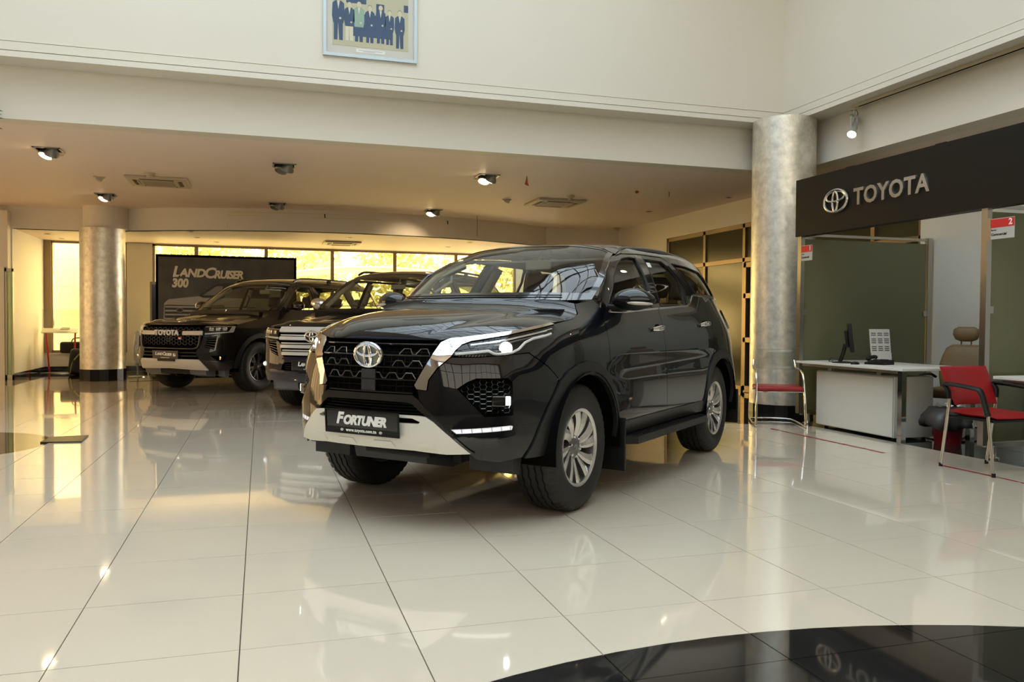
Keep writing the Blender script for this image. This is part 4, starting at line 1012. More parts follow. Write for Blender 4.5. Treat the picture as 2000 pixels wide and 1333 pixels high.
def rim(style, rr, w, parent):
    """alloy wheel face, axis z, face towards +z"""
    mb = MB(); h = w / 2
    mb.lathe([(rr, -h * .82), (rr - .012, -h * .80), (rr - .022, -h * .5), (rr - .03, h * .3), (rr - .014, h * .86)], 56, i=1, caps=False)
    mb.lathe([(rr - .014, h * .80), (rr - .012, h * .90), (rr - .002, h * .95), (rr + .008, h * .96), (rr + .010, h * .90)], 56, i=0, caps=False)
    zf = h * .62
    if style == 'twelve':
        for k in range(6):
            for d, wd in ((-.20, .024), (.17, .027)):
                a = k * PI / 3 + d; n = 7; V = []
                for q in range(n + 1):
                    s = q / n; r_ = .052 + (rr - .063) * s; ang = a + (.08 if d < 0 else .20) * s * s - .04; ww = wd * (.62 + .75 * s) * (.85 if s < .2 else 1)
                    z1 = zf + .012 * math.sin(s * PI * .9) + .030 * s; c, sn = math.cos(ang), math.sin(ang)
                    for sd, zz in ((-1, z1 - .001), (-.25, z1 + .004), (1, z1 - .007), (1, z1 - .045), (-1, z1 - .045)): V.append((r_ * c - sd * ww * sn, r_ * sn + sd * ww * c, zz))
                F = [];I = []
                for q in range(n):
                    for e in range(5): F.append((q * 5 + e, q * 5 + (e + 1) % 5, q * 5 + 5 + (e + 1) % 5, q * 5 + 5 + e)); I.append(0 if e < 2 else 1)
                nn = len(mb.V); mb.V += V; mb.F += [tuple(i + nn for i in f[::-1]) for f in F]; mb.S += [False] * len(F); mb.I += I
        mb.lathe([(0, zf + .012), (.045, zf + .012), (.074, zf + .004), (.078, zf - .04)], 40, i=1)
    else:
        for k in range(6):
            for d in (-.11, .11):
                a = k * PI / 3; V = []; n = 5
                for q in range(n + 1):
                    s = q / n; r_ = .05 + (rr - .056) * s; ang = a + d * (1 + 1.1 * s); ww = .014 + .008 * s; z1 = zf + .012 * s; c, sn = math.cos(ang), math.sin(ang)
                    for sd, zz in ((-1, z1), (1, z1), (1.2, z1 - .04), (-1.2, z1 - .04)): V.append((r_ * c - sd * ww * sn, r_ * sn + sd * ww * c, zz))
                F = []
                for q in range(n):
                    for e in range(4): F.append((q * 4 + e, q * 4 + 4 + e, q * 4 + 4 + (e + 1) % 4, q * 4 + (e + 1) % 4))
                mb.add(V, F, False, 0)
        mb.lathe([(0, zf + .012), (.06, zf + .010), (.082, zf - .01), (.082, zf - .04)], 40, i=0)
    ms = [ALLOY, ALLOYD] if style == 'twelve' else [BLKALLOY, BLKALLOY]
    o = mb.build('rim', ms, parent)
    MB().lathe([(0, -.01), (.15, -.01), (.15, .01), (0, .012)], 40, M=Matrix.Translation((0, 0, -h * .1))).build('brake_disc', STEEL, parent)
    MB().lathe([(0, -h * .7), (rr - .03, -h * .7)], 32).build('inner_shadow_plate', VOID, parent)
    for k in range(6):
        a = k * PI / 3 + .5; MB().lathe([(0, .012), (.008, .012), (.011, .004), (.011, -.02)], 6, M=Matrix.Translation((.062 * math.cos(a), .062 * math.sin(a), zf + .006))).build('wheel_nut', CHROME if style == 'twelve' else BLACKP, parent)
    emblem(.046, .034, .0024, parent, Matrix.Translation((0, 0, zf + .014)), m=(GREYM if style == 'twelve' else CHROME), name='centre_mark')
    return o
WHEELS = {}
def wheel(car, x, y, R, rr, w, style, side, steer=0.):
    M = Matrix.Translation((x, y, R)) @ Matrix.Rotation(steer, 4, 'Z') @ Matrix.Rotation(PI / 2 if side < 0 else -PI / 2, 4, 'X')
    if style not in WHEELS:
        o = bpy.data.objects.new('wheel', tyre_mesh(R, rr, w)); COL.objects.link(o); WHEELS[style] = o
        rim(style, rr, w, o); o.parent = car; o.matrix_local = M @ Matrix.Rotation(.25, 4, 'Z'); return o
    o = copy_tree(WHEELS[style], car); o.matrix_local = M @ Matrix.Rotation(random.uniform(0, 6), 4, 'Z'); return o

SEATF = mat('dark_leather', (.03, .027, .024), .5); BEIGE = mat('beige_trim', (.34, .29, .21), .6); CABIN = mat('cabin_dark', (.028, .026, .024), .7)
def seat(car, x, y, m, wide=.5, z=.72):
    mb = MB()
    mb.box((x - .27, y - wide / 2, z - .06), (x + .25, y + wide / 2, z + .10), bev=.05)
    M = Matrix.Translation((x + .22, y, z + .02)) @ Matrix.Rotation(.30, 4, 'Y')
    mb.box((-.06, -wide / 2 + .02, 0), (.07, wide / 2 - .02, .60), bev=.05, M=M)
    o = mb.build('seat', m, car)
    n = 2 if wide > .8 else 1
    for k in range(n):
        dy = 0 if n == 1 else (-.33 + .66 * k); h = MB(); h.box((-.045, dy - .125, .66), (.055, dy + .125, .85), bev=.045, M=M); h.tube([(M @ Vector((0, dy - .06, .6)))[:], (M @ Vector((0, dy - .06, .68)))[:]], .007, 6); h.tube([(M @ Vector((0, dy + .06, .6)))[:], (M @ Vector((0, dy + .06, .68)))[:]], .007, 6); h.build('headrest', m, o)
    return o
def cabin(car, x0, L, wy, zb, lhd_y, seatm, trim):
    """dashboard, steering wheel, seats, floor, mirror, grab handles"""
    d = MB(); d.box((x0 - .12, -wy, zb - .42), (x0 + .34, wy, zb - .05), bev=.06); d.box((x0 + .1, -.14, zb - .40), (x0 + 1.0, .14, zb - .38 + .02), bev=.03); d.build('dashboard', CABIN, car)
    s = MB(); c = Vector((x0 + .50, lhd_y, zb - .12)); ax = Vector((1, 0, .42)).normalized(); u = Vector((0, 1, 0)); v = ax.cross(u)
    s.tube([c + u * .185 * math.cos(a * PI / 16) + v * .185 * math.sin(a * PI / 16) for a in range(32)], .016, 8, closed=True)
    for a in (0, PI, -PI / 2): s.tube([c, c + u * .18 * math.cos(a) + v * .18 * math.sin(a)], .018, 6)
    s.lathe([(0, .02), (.06, .02), (.07, -.03), (0, -.03)], 20, M=frame(c, u, v, ax)); s.tube([c, c - ax * .3], .03, 8); s.build('steering_wheel', CABIN, car)
    seat(car, x0 + .85, -.38, seatm); seat(car, x0 + .85, .38, seatm); seat(car, x0 + 1.75, 0, seatm, 1.25)
    seat(car, x0 + 2.55, 0, seatm, 1.1)
    f = MB(); f.box((x0 - .2, -wy, .42), (x0 + L, wy, .48)); f.box((x0 + L - .05, -wy, .42), (x0 + L, wy, zb - .1)); f.build('cabin_floor', CABIN, car)
    m = MB(); m.box((x0 + .58, -.11, zb + .27), (x0 + .61, .11, zb + .34), bev=.012); m.tube([(x0 + .6, 0, zb + .33), (x0 + .66, 0, zb + .42)], .012, 6); m.build('rear_view_mirror', trim, car)
# ================================================================= THE BIG BLACK SUV IN FRONT
PAINT = mat('black_metallic_paint', (.0022, .0026, .0042), .25, 0., coat=1., spec=.12, crough=.006)
CARGL = glass('car_glass', (.75, .78, .72)); WSGL = glass('windscreen_glass', (.80, .86, .84)); SIDEGL = glass('side_glass', (.66, .68, .58)); DARKGL = glass('privacy_glass', (.38, .39, .33))
LENSG = glass('lamp_lens', (.92, .93, .93)); XENON = mat('lit_projector', (1, 1, 1), .3, emit=(.93, .97, 1.), estr=14.); GUIDE = mat('light_guide', (.62, .60, .56), .3, emit=(1, .98, .93), estr=.12); LEDW = mat('led_strip', (.9, .9, .95), .3, emit=(.88, .9, 1.), estr=.45)
REDL = mat('tail_lamp_red', (.5, .01, .01), .15, coat=1.); AMBER = mat('amber_reflector', (.7, .25, .02), .2, coat=1.); HOUSE = mat('lamp_housing', (.035, .033, .03), .25, .5); PLATE = mat('plate_black', (.008, .008, .008), .18, coat=.6); WLET = mat('plate_lettering', (.82, .82, .80), .4)
FLARE = mat('arch_cladding', (.008, .008, .009), .38); SKIDM = mat('silver_skid_paint', (.70, .68, .61), .40, .15); GREYSL = mat('grille_ornament', (.16, .15, .12), .3, .7)

def arc_pts(cx, cz, r, a0, a1, n): return [(cx + r * math.cos(math.radians(a0 + (a1 - a0) * k / n)), cz + r * math.sin(math.radians(a0 + (a1 - a0) * k / n))) for k in range(n + 1)]
def hexmesh(body, name, outline, m, parent, side=-1, pitch=(.048, .030), r=.0022, off=-.008, full=False):
    """honeycomb of thin rods clipped to an outline in (u, z)"""
    px, pz = pitch; O = np.array(outline); mb = MB(); E = {}
    u0, u1, z0, z1 = O[:, 0].min(), O[:, 0].max(), O[:, 1].min(), O[:, 1].max()
    i = 0; u = u0
    while u < u1 + px:
        j = 0; z = z0 + (pz / 2 if i % 2 else 0)
        while z < z1 + pz:
            c = [(u + px * .667 * a, z + pz * .5 * b) for a, b in ((-.62, 0), (-.38, 1), (.38, 1), (.62, 0), (.38, -1), (-.38, -1))]
            for k in range(6):
                a, b = c[k], c[(k + 1) % 6]; key = tuple(sorted(((round(a[0], 3), round(a[1], 3)), (round(b[0], 3), round(b[1], 3)))))
                E[key] = (a, b)
            z += pz; j += 1
        u += px * .667 * 1.0 * 1.0; i += 1
    segs = list(E.values()); A = np.array([s[0] for s in segs]); B_ = np.array([s[1] for s in segs]); k = pip(outline, A) & pip(outline, B_); A, B_ = A[k], B_[k]
    PA = body.P(A[:, 0], A[:, 1], off); PB = body.P(B_[:, 0], B_[:, 1], off)
    for s_ in ((1, -1) if full else (side,)):
        for a, b in zip(PA, PB): mb.tube([a * [1, s_, 1], b * [1, s_, 1]], r, 4)
    return mb.build(name, m, parent)

def black_suv():
    B = suv_body(); uN = B.uN
    car = empty('suv', (1.28143, 5.27923, 0), math.radians(42.29928), 'big glossy black SUV with lit headlights in the middle of the showroom', 'car')
    G = .0025
    # outlines in (u along the side, z)
    grille = [(uN, 1.036), (-1.125, 1.036), (-1.16, .946), (-1.207, .868), (-1.247, .796), (-1.25, .748), (uN, .738)]
    chrome = [(-1.24, .796), (-1.225, .775), (-1.168, .770), (-1.16, .827), (-1.114, .891), (-1.041, .952), (-1.02, .983), (-.984, 1.014), (-.927, 1.034), (-.707, 1.061), (-.508, 1.092), (-.275, 1.128), (-.30, 1.136), (-.493, 1.108), (-.588, 1.092), (-.886, 1.064), (-1.062, 1.047), (-1.112, 1.025), (-1.155, .946), (-1.20, .868)]
    head = [(-1.036, .956), (-1.017, .981), (-.984, 1.012), (-.927, 1.031), (-.707, 1.058), (-.508, 1.089), (-.270, 1.125), (-.268, 1.105), (-.330, 1.075), (-.412, 1.043), (-.48, 1.0), (-.55, .975), (-.735, .962), (-.889, .953)]
    bezel = [(-1.0, .782), (-.945, .818), (-.895, .838), (-.71, .838), (-.686, .815), (-.684, .636), (-.85, .632), (-.882, .665)]
    band = [(uN, .742), (-1.25, .742), (-1.215, .72), (-1.165, .665), (-1.10, .60), (-1.03, .54), (-.93, .455), (-.90, .437), (-.945, .445), (-1.065, .55), (-1.123, .602), (-1.165, .63), (-1.20, .655), (-1.255, .697), (-1.29, .70), (uN, .704)]
    lowg = [(uN, .704), (-1.29, .70), (-1.255, .697), (-1.20, .655), (-1.165, .63), (-1.21, .632), (uN, .635)]
    skid = [(uN, .632), (-1.21, .632), (-1.165, .628), (-1.123, .602), (-1.065, .552), (-.925, .437), (-1.05, .432), (-1.242, .448), (uN, .450)]
    slot = [(-1.42, .621), (-1.24, .618), (-1.195, .600), (-1.205, .590), (-1.42, .588)]
    bump = [(-1.215, .722), (-1.225, .772), (-1.168, .768), (-1.158, .827), (-1.112, .889), (-1.04, .950), (-.889, .950), (-.735, .959), (-.552, .971), (-.43, .895), (-.34, .82), (-.42, .70), (-.49, .58), (-.545, .47), (-.58, .40), (-.75, .378), (-.89, .395), (-.93, .432), (-1.03, .54), (-1.10, .60), (-1.165, .665)]
    drl = [(-1.03, .562), (-.70, .580), (-.684, .577), (-.69, .557), (-1.0, .540)]
    fo = [(-.60, .395), (-.565, .45), (-.50, .575), (-.425, .69), (-.34, .80), (-.26, .855), (-.14, .895), (0, .912), (.14, .895), (.25, .845), (.33, .78), (.40, .68), (.445, .57), (.47, .46), (.475, .40)]
    fi = arc_pts(0, .395, .435, 4, 176, 22)
    farch = fo + [(.435, .40)] + fi[1:-1] + [(-.44, .40), (-.50, .395)]
    fend = [(-.552, .975), (-.48, 1.003), (-.412, 1.046), (-.330, 1.078), (-.268, 1.108), (-.272, 1.134), (-.029, 1.165), (.09, 1.20), (.135, 1.262), (.30, 1.285), (.36, 1.30), (.375, 1.24), (.35, 1.19), (.322, 1.12), (.318, .98), (.325, .79)] + [p for p in fo[::-1] if -.35 < p[0] < .3 and p[1] > .79] + [(-.34, .82), (-.43, .897)]
    door1 = [(.375, 1.24), (.35, 1.19), (.322, 1.12), (.318, .98), (.325, .79), (.40, .68), (.445, .57), (.475, .49), (1.40, .49), (1.385, .80), (1.352, 1.0), (1.338, 1.245), (1.45, 1.668), (1.076, 1.645), (.823, 1.598), (.607, 1.492), (.42, 1.30)]
    win1 = [(.475, 1.272), (.68, 1.455), (.86, 1.555), (1.02, 1.605), (1.2, 1.628), (1.33, 1.63), (1.29, 1.45), (1.235, 1.262)]
    door2 = [(1.40, .49), (2.25, .49), (2.29, .58), (2.35, .69), (2.42, .80), (2.50, .86), (2.545, .95), (2.53, 1.10), (2.44, 1.25), (2.34, 1.37), (2.22, 1.366), (2.06, 1.655), (1.97, 1.68), (1.45, 1.668), (1.338, 1.245), (1.352, 1.0), (1.385, .80)]
    win2 = [(1.395, 1.272), (1.47, 1.50), (1.515, 1.637), (1.90, 1.643), (1.97, 1.60), (2.03, 1.50), (2.02, 1.40), (1.965, 1.288)]
    win2b = [(1.99, 1.294), (2.045, 1.40), (2.05, 1.50), (1.995, 1.61), (2.02, 1.61), (2.185, 1.372), (2.13, 1.36), (2.04, 1.30)]
    win3 = [(2.13, 1.64), (2.45, 1.632), (2.80, 1.60), (2.92, 1.50), (3.02, 1.385), (2.35, 1.392)]
    ro = [(2.275, .40), (2.28, .46), (2.31, .57), (2.36, .69), (2.43, .80), (2.51, .865), (2.62, .90), (2.745, .912), (2.88, .90), (3.0, .855), (3.09, .79), (3.16, .69), (3.205, .57), (3.23, .46), (3.235, .40)]
    rarch = ro + [(3.18, .40)] + arc_pts(2.745, .395, .435, 4, 176, 22)[1:-1] + [(2.31, .40)]
    qtr = [(2.34, 1.37), (2.44, 1.25), (2.53, 1.10), (2.545, .95), (2.52, .868), (2.62, .90), (2.745, .912), (2.88, .90), (3.0, .855), (3.07, .805), (3.15, .87), (3.28, .93), (3.34, 1.05), (3.32, 1.24), (3.28, 1.33), (3.16, 1.50), (3.02, 1.64), (2.6, 1.72), (2.1, 1.742), (1.6, 1.73), (1.3, 1.705), (1.1, 1.672), (.97, 1.635), (.80, 1.57), (.607, 1.47 + .02), (.42, 1.335), (.36, 1.30), (.42, 1.303), (.607, 1.495), (.823, 1.602), (1.076, 1.649), (1.45, 1.672), (1.97, 1.684), (2.062, 1.658), (2.222, 1.369)]
    roofline = [(.36, 1.30), (.50, 1.405), (.66, 1.515), (.82, 1.595), (.97, 1.640), (1.1, 1.672)]
    rbump = [(3.07, .805), (3.15, .87), (3.28, .93), (3.45, .96), (B.uR, .96), (B.uR, .42), (3.3, .38), (3.235, .40), (3.23, .46), (3.205, .57), (3.16, .69), (3.09, .79)]
    tailp = [(3.34, 1.05), (3.32, 1.24), (3.62, 1.24), (3.70, 1.05), (3.55, .96), (3.45, .96), (3.28, .93)]
    rockr = [(.475, .49), (2.25, .49), (2.275, .40), (.475, .40)]
    back = [(uN, 1.03), (-1.1, 1.03), (-.5, 1.05), (.3, 1.10), (3.3, 1.1), (B.uR, 1.1), (B.uR, .42), (3.22, .40)] + arc_pts(2.745, .395, .45, 0, 180, 16) + [(.46, .40)] + arc_pts(0, .395, .45, 0, 180, 16) + [(-.6, .38), (-1.1, .45), (uN, .45)]
    # inner shell
    chart(B, 'inner_shell', back, VOID, car, off=-.035, thick=0, both_join=True, step=.08)
    for s in (-1, 1):
        chart(B, 'fender', fend, PAINT, car, s, gap=G); 
        d = chart(B, 'door', door1, PAINT, car, s, holes=[win1], gap=G); chart(B, 'window_glass', win1, SIDEGL, d, s, off=-.012, thick=0)
        d2 = chart(B, 'door', door2, PAINT, car, s, holes=[win2, win2b], gap=G); chart(B, 'window_glass', win2, SIDEGL, d2, s, off=-.012, thick=0); chart(B, 'window_glass', win2b, SIDEGL, d2, s, off=-.012, thick=0)
        q = chart(B, 'quarter_panel', qtr, PAINT, car, s, holes=[win3], gap=G * .4); chart(B, 'window_glass', win3, DARKGL, q, s, off=-.010, thick=0)
        # black pillars and window rubbers
        chart(B, 'pillar_trim', [(1.345, 1.262), (1.37, 1.262), (1.50, 1.655), (1.355, 1.652), (1.315, 1.45), (1.26, 1.262)], GLOSSB, d, s, off=.002, thick=.002, step=.06)
        chart(B, 'pillar_trim', [(1.37, 1.262), (1.395, 1.262), (1.47, 1.49), (1.52, 1.655), (1.51, 1.655)], GLOSSB, d2, s, off=.002, thick=.002, step=.06)
        for w_, par in ((win1, d), (win2, d2), (win2b, d2), (win3, q)):
            mb = MB(); P = resample(w_, .04); V = B.P(P[:, 0], P[:, 1], -.002) * [1, s, 1]; mb.tube(list(V), .0065, 6, closed=True); mb.build('window_seal', BLACKP, par)
        st = MB(); ctube(B, [(.46, 1.218), (.66, 1.217), (1.335, 1.251)], .0085, .004, s, 8, mb=st, sq=(.6, 1.1)); st.build('chrome_strip', CHROME, d)
        st = MB(); ctube(B, [(1.345, 1.251), (1.97, 1.279), (2.04, 1.283), (2.12, 1.31), (2.21, 1.360), (2.26, 1.376), (2.34, 1.379)], .0085, .005, s, 8, mb=st, sq=(.6, 1.1)); st.build('chrome_strip', CHROME, d2)
        st = MB(); ctube(B, [(2.35, 1.379), (2.7, 1.373), (3.05, 1.360)], .0085, .005, s, 8, mb=st, sq=(.6, 1.1)); st.build('chrome_strip', CHROME, q)
        # handles
        for u0, z0, par in ((1.10, 1.095, d), (2.20, 1.125, d2)):
            c = cpt(B, u0 + .11, z0, .0, s); mb = MB(); pts = []
            for k in range(9):
                t = k / 8; p = B.P(u0 + .22 * t, z0 + .004 * t, .012 + .030 * math.sin(PI * t) ** .5) * [1, s, 1]; pts.append(p)
            mb.tube(pts, [.012, .017, .019, .019, .019, .019, .018, .016, .011], 10, sq=(.55, 1.)); hd = mb.build('door_handle', CHROME, par)
            m2 = MB(); p = B.P(u0 + .13, z0, -.004) * [1, s, 1]; m2.lathe([(0, .006), (.045, .006), (.05, .0), (0, -.002)], 24, M=frame(p, (1, 0, 0), (0, 0, 1), (0, s * 1., 0)) @ Matrix.Diagonal((1.2, .8, 1, 1))); m2.build('handle_recess', VOID, par)
        if s < 0: chart(B, 'fuel_flap', [(2.80, 1.19), (2.98, 1.19), (3.0, 1.02), (2.82, 1.02)], PAINT, q, s, off=.0012, thick=.003)
        chart(B, 'front_bumper', bump, PAINT, car, s, holes=[bezel, drl], gap=G * .5)
        fa = chart(B, 'wheel_arch_trim', farch, FLARE, car, s, off=.012, thick=.03, step=.035); chart(B, 'wheel_arch_trim', rarch, FLARE, car, s, off=.012, thick=.03, step=.035)
        chart(B, 'sill_cladding', rockr, FLARE, car, s, off=.008, thick=.02)
        chart(B, 'rear_bumper', rbump, PAINT, car, s, gap=G)
        tl = chart(B, 'tail_light', [(3.33, 1.10), (3.30, 1.25), (3.42, 1.27), (3.62, 1.24), (3.68, 1.12), (3.5, 1.08)], REDL, car, s, off=.012, thick=.03); chart(B, 'tail_light_cover', [(3.30, 1.09), (3.27, 1.26), (3.32, 1.265), (3.35, 1.10)], GLOSSB, tl, s, off=.014, thick=.03)
        # bright chrome hockey stick along grille and lamp
        chart(B, 'chrome_trim', chrome, CHROME, car, s, off=.010, thick=.02, step=.02)
        # headlight
        hb = chart(B, 'headlight', head, HOUSE, car, s, off=-.045, thick=0)
        P = resample(head, .03); V1 = B.P(P[:, 0], P[:, 1], 0.) * [1, s, 1]; V0 = B.P(P[:, 0], P[:, 1], -.046) * [1, s, 1]; n = len(P)
        o = mk('bowl_rim', list(V1) + list(V0), [(i, (i + 1) % n, n + (i + 1) % n, n + i) for i in range(n)], HOUSE, hb, True)
        chart(B, 'lens', head, LENSG, hb, s, off=.004, thick=.004, step=.035)
        gd_ = ctube(B, [(-1.02, .972), (-.814, .990), (-.78, .974), (-.75, .971), (-.66, .979), (-.607, .997), (-.55, 1.034), (-.485, 1.056), (-.387, 1.071), (-.33, 1.083)], .0075, -.010, s, 8, step=.02); gd_.build('light_guide', GUIDE, hb)
        ctube(B, [(-.93, 1.022), (-.707, 1.047), (-.508, 1.078), (-.30, 1.112)], .006, -.012, s, 6).build('chrome_bar', CHROME, hb)
        ctube(B, [(-.90, 1.012), (-.70, 1.034), (-.50, 1.066), (-.38, 1.085)], .005, -.022, s, 6).build('chrome_bar', ALLOYD, hb)
        c = cpt(B, -.683, 1.012, -.030, s); nx = B.N(-.75, .95) * [1, s, 1]; nx = Vector((nx[0], nx[1] * .4, 0)).normalized(); ey = Vector((0, 0, 1)); ex = ey.cross(nx)
        Mx = frame(c, ex, ey, nx); MB().lathe([(.036, .0), (.040, .012), (.037, .018), (.031, .014)], 32, M=Mx, caps=False).build('projector_ring', CHROME, hb); MB().lathe([(.0315, .008), (.028, .018), (.018, .024), (0, .026)], 32, M=Mx, caps=False).build('projector_lamp', XENON, hb)
        c = cpt(B, -.78, 1.0, -.034, s); MB().lathe([(.032, .0), (.02, -.012), (0, -.016)], 24, M=frame(c, ex, ey, nx), caps=False).build('reflector_bowl', CHROME, hb)
        lv = MB()
        for k in range(9): ctube(B, [(-1.0 + k * .020, .958), (-.992 + k * .020, .972)], .0022, -.02, s, 4, mb=lv)
        lv.build('reflector_ribs', GREYSL, hb)
        # fog lamp bezel
        bz = chart(B, 'fog_lamp_bezel', bezel, VOID, car, s, off=-.05, thick=0)
        P = resample(bezel, .03); n = len(P); V1 = B.P(P[:, 0], P[:, 1], -.002) * [1, s, 1]; V0 = B.P(P[:, 0], P[:, 1], -.051) * [1, s, 1]
        mk('bezel_wall', list(V1) + list(V0), [(i, (i + 1) % n, n + (i + 1) % n, n + i) for i in range(n)], GLOSSB, bz, True)
        hexmesh(B, 'honeycomb_mesh', inset(bezel, .004), GLOSSB, bz, s, (.052, .026), .0024, -.016)
        MB().box((-.045, -.005, -.030), (.032, .02, .030), bev=.008, M=frame(cpt(B, -.768, .715, -.02, s), Vector(ex) * -1 if s < 0 else ex, nx, (0, 0, 1))).build('fog_lamp_housing', GLOSSB, bz)
        MB().box((-.036, 0, -.024), (.036, .012, .024), bev=.008, M=frame(cpt(B, -.738, .717, -.004, s), Vector(ex), nx, (0, 0, 1))).build('fog_lamp', XENON, bz)
        dl = chart(B, 'running_light', drl, LEDW, car, s, off=-.004, thick=.01, step=.03)
        for k in range(6): ctube(B, [(-.97 + k * .055, .545), (-.975 + k * .055, .575)], .0015, -.002, s, 4).build('light_divider', ALLOYD, dl)
        chart(B, 'side_reflector', [(-.70, .52), (-.66, .523), (-.66, .55), (-.70, .548)], AMBER, car, s, off=.003, thick=.004) if s > 0 else None
        # wheel wells
        for cx, x_ in ((0, 'f'), (2.745, 'r')):
            V = []; F = []; n = 20
            for k in range(n + 1):
                a = math.radians(-8 + 196 * k / n); r_ = .452; V += [(cx + r_ * math.cos(a), s * .93, .395 + r_ * math.sin(a)), (cx + r_ * math.cos(a), s * .52, .395 + r_ * math.sin(a))]
            F = [(2 * k, 2 * k + 1, 2 * k + 3, 2 * k + 2) for k in range(n)]; n0 = len(V); V.append((cx, s * .52, .395)); F += [(2 * k + 1, n0, 2 * k + 3) for k in range(n)]
            mk('wheel_liner', V, F, VOID, car)
        mf = MB(); mf.box((.485, min(s * .70, s * .95), .17), (.505, max(s * .70, s * .95), .52), bev=.006); mf.build('mud_flap', BLACKP, car)
        mf = MB(); mf.box((3.25, min(s * .70, s * .93), .20), (3.27, max(s * .70, s * .93), .52), bev=.006); mf.build('mud_flap', BLACKP, car)
        # running board
        rb = MB(); yb = s * 1.0; pl_ = [(.53, .86), (.62, .99), (2.12, .99), (2.22, .86), (2.22, .80), (.53, .80)]
        rb.prism([(a, b * s) for a, b in pl_] if s > 0 else [(a, -b) for a, b in pl_][::-1], .335, .385); o = rb.build('running_board', BLACKP, car); 
        tr_ = MB()
        for k in range(26): tr_.box((.68 + k * .055, min(s * .88, s * .965), .385), (.70 + k * .055, max(s * .88, s * .965), .389))
        tr_.build('tread_ribs', FLARE, o)
        # roof rail
        rr_ = [(1.0, .600, 1.672), (1.12, .60, 1.705), (1.25, .597, 1.728), (1.6, .592, 1.752), (2.1, .588, 1.762), (2.6, .585, 1.742), (2.82, .583, 1.716), (2.95, .582, 1.68)]
        MB().tube([(a, s * b, c_ - .028) for a, b, c_ in bez(rr_, 5)], .012, 8, sq=(.9, 1.15)).build('roof_rail', mat('rail_grey', (.20, .20, .20), .35, .7), car)
        # mirror
        mo = MB(); ctr = Vector((.49, s * 1.0, 1.288)); bm = bmesh.new(); bmesh.ops.create_uvsphere(bm, u_segments=28, v_segments=16, radius=1.)
        for v in bm.verts:
            x, y, z_ = v.co; sx = .085 if x < 0 else .05; v.co = Vector((x * sx * (1 - .25 * max(0, y * s)), y * .145, z_ * (.080 if z_ > 0 else .066) * (1 - .30 * max(0, y * s) ** 2)))
            v.co.x += .02 * y * s
        V = [(ctr + v.co)[:] for v in bm.verts]; F = [[v.index for v in f.verts] for f in bm.faces]; bm.free()
        up = [f for f in F if sum(V[i][2] for i in f) / len(f) > ctr.z - .012]; lo = [f for f in F if f not in up]
        mr_ = MB(); mr_.add(V, up, True, 0); mr_.add(V, lo, True, 1); mi = mr_.build('mirror', [PAINT, BLACKP], car, auto=False)
        MB().box((.46, min(s * .80, s * .93), 1.215), (.56, max(s * .80, s * .93), 1.262), bev=.015).build('mirror_arm', BLACKP, mi)
        tsig = [(ctr + Vector((-.086 + .07 * t * t, s * (-.01 + .145 * t), -.018 - .006 * t))) for t in [k / 8 for k in range(9)]]
        MB().tube(tsig, [.004, .008, .010, .011, .011, .011, .010, .009, .005], 8, sq=(.6, 1)).build('indicator_strip', mat('indicator_lens', (.45, .42, .36), .2, .3, coat=1), mi)
        MB().prism([(-.10, -.04), (.10, -.045), (.085, .055), (-.08, .06)], 0, .003, frame(ctr + Vector((.042, s * .01, 0)), (0, 1, 0), (0, 0, 1), (1, 0, 0))).build('mirror_glass', CHROME, mi)
        # front axle carrier / lower valance
    # nose parts across the centre line
    gb = chart(B, 'grille', grille, VOID, car, off=-.06, thick=0, both_join=True)
    P = resample(grille[1:-1], .03, False); V1 = B.P(P[:, 0], P[:, 1], 0.); V0 = B.P(P[:, 0], P[:, 1], -.06); n = len(P); FF = [(i, i + 1, n + i + 1, n + i) for i in range(n - 1)]
    for s in (1, -1): mk('grille_surround', [v * [1, s, 1] for v in list(V1) + list(V0)], FF, GLOSSB, gb, True)
    def ue(z): return float(np.interp(z, [.748, .796, .868, .946, 1.036], [-1.25, -1.247, -1.207, -1.16, -1.125]))
    for z0 in (1.022, .958, .890, .822, .752):
        ctube(B, [(ue(z0) - .004, z0), (uN, z0)], .0085, -.010, n=8, full=True, sq=(1.5, .8)).build('grille_bar', GLOSSB, gb)
    for z0 in (.992, .924, .856, .787): ctube(B, [(ue(z0) - .004, z0), (uN, z0)], .003, -.034, n=6, full=True, sq=(1.5, .8)).build('grille_slat', BLACKP, gb)
    vs = MB()
    for k in range(9):
        for z0, z1 in ((.962, 1.018), (.894, .954), (.826, .886), (.757, .818)):
            for s in (1, -1):
                u_ = uN + .03 + k * .048
                if u_ < ue(z1) - .01: ctube(B, [(u_, z0), (u_, z1)], .0015, -.036, s, 4, mb=vs)
    vs.build('grille_fins', BLACKP, gb)
    for zb_ in (.966, .898, .830):      # stepped ornaments on the bars
        for s in (1, -1):
            pts = []; u = ue(zb_) - .015; up_ = 0
            seq = [(0, 0), (.022, .030), (.062, .030), (.085, 0), (.108, 0), (.131, .030), (.172, .030), (.195, 0)]
            if zb_ < .85: seq += [(.218, 0), (.241, .030), (.28, .030), (.30, 0)]
            pts = [(u - a, zb_ + b) for a, b in seq if u - a > uN + .002]
            ctube(B, pts, .0030, -.006, s, 4, step=.5).build('grille_ornament', GREYSL, gb)
    MB().box((-.955, -.05, .748), (-.945, .05, .875), bev=.004).build('radar_cover', DARKP, gb)
    E0 = cpt(B, uN, .955, .020, 1); tx = Vector((-.10, 0, 1)).normalized(); exv = Vector((0, -1, 0)); ezv = exv.cross(tx)
    emblem(.205, .150, .0105, gb, frame((E0[0] - .003, 0, .955), exv, tx, ezv), back=GREYM)
    chart(B, 'bumper_frame', band, GLOSSB, car, off=.012, thick=.03, both_join=True, step=.03)
    lg = chart(B, 'lower_grille', lowg, VOID, car, off=-.05, thick=0, both_join=True)
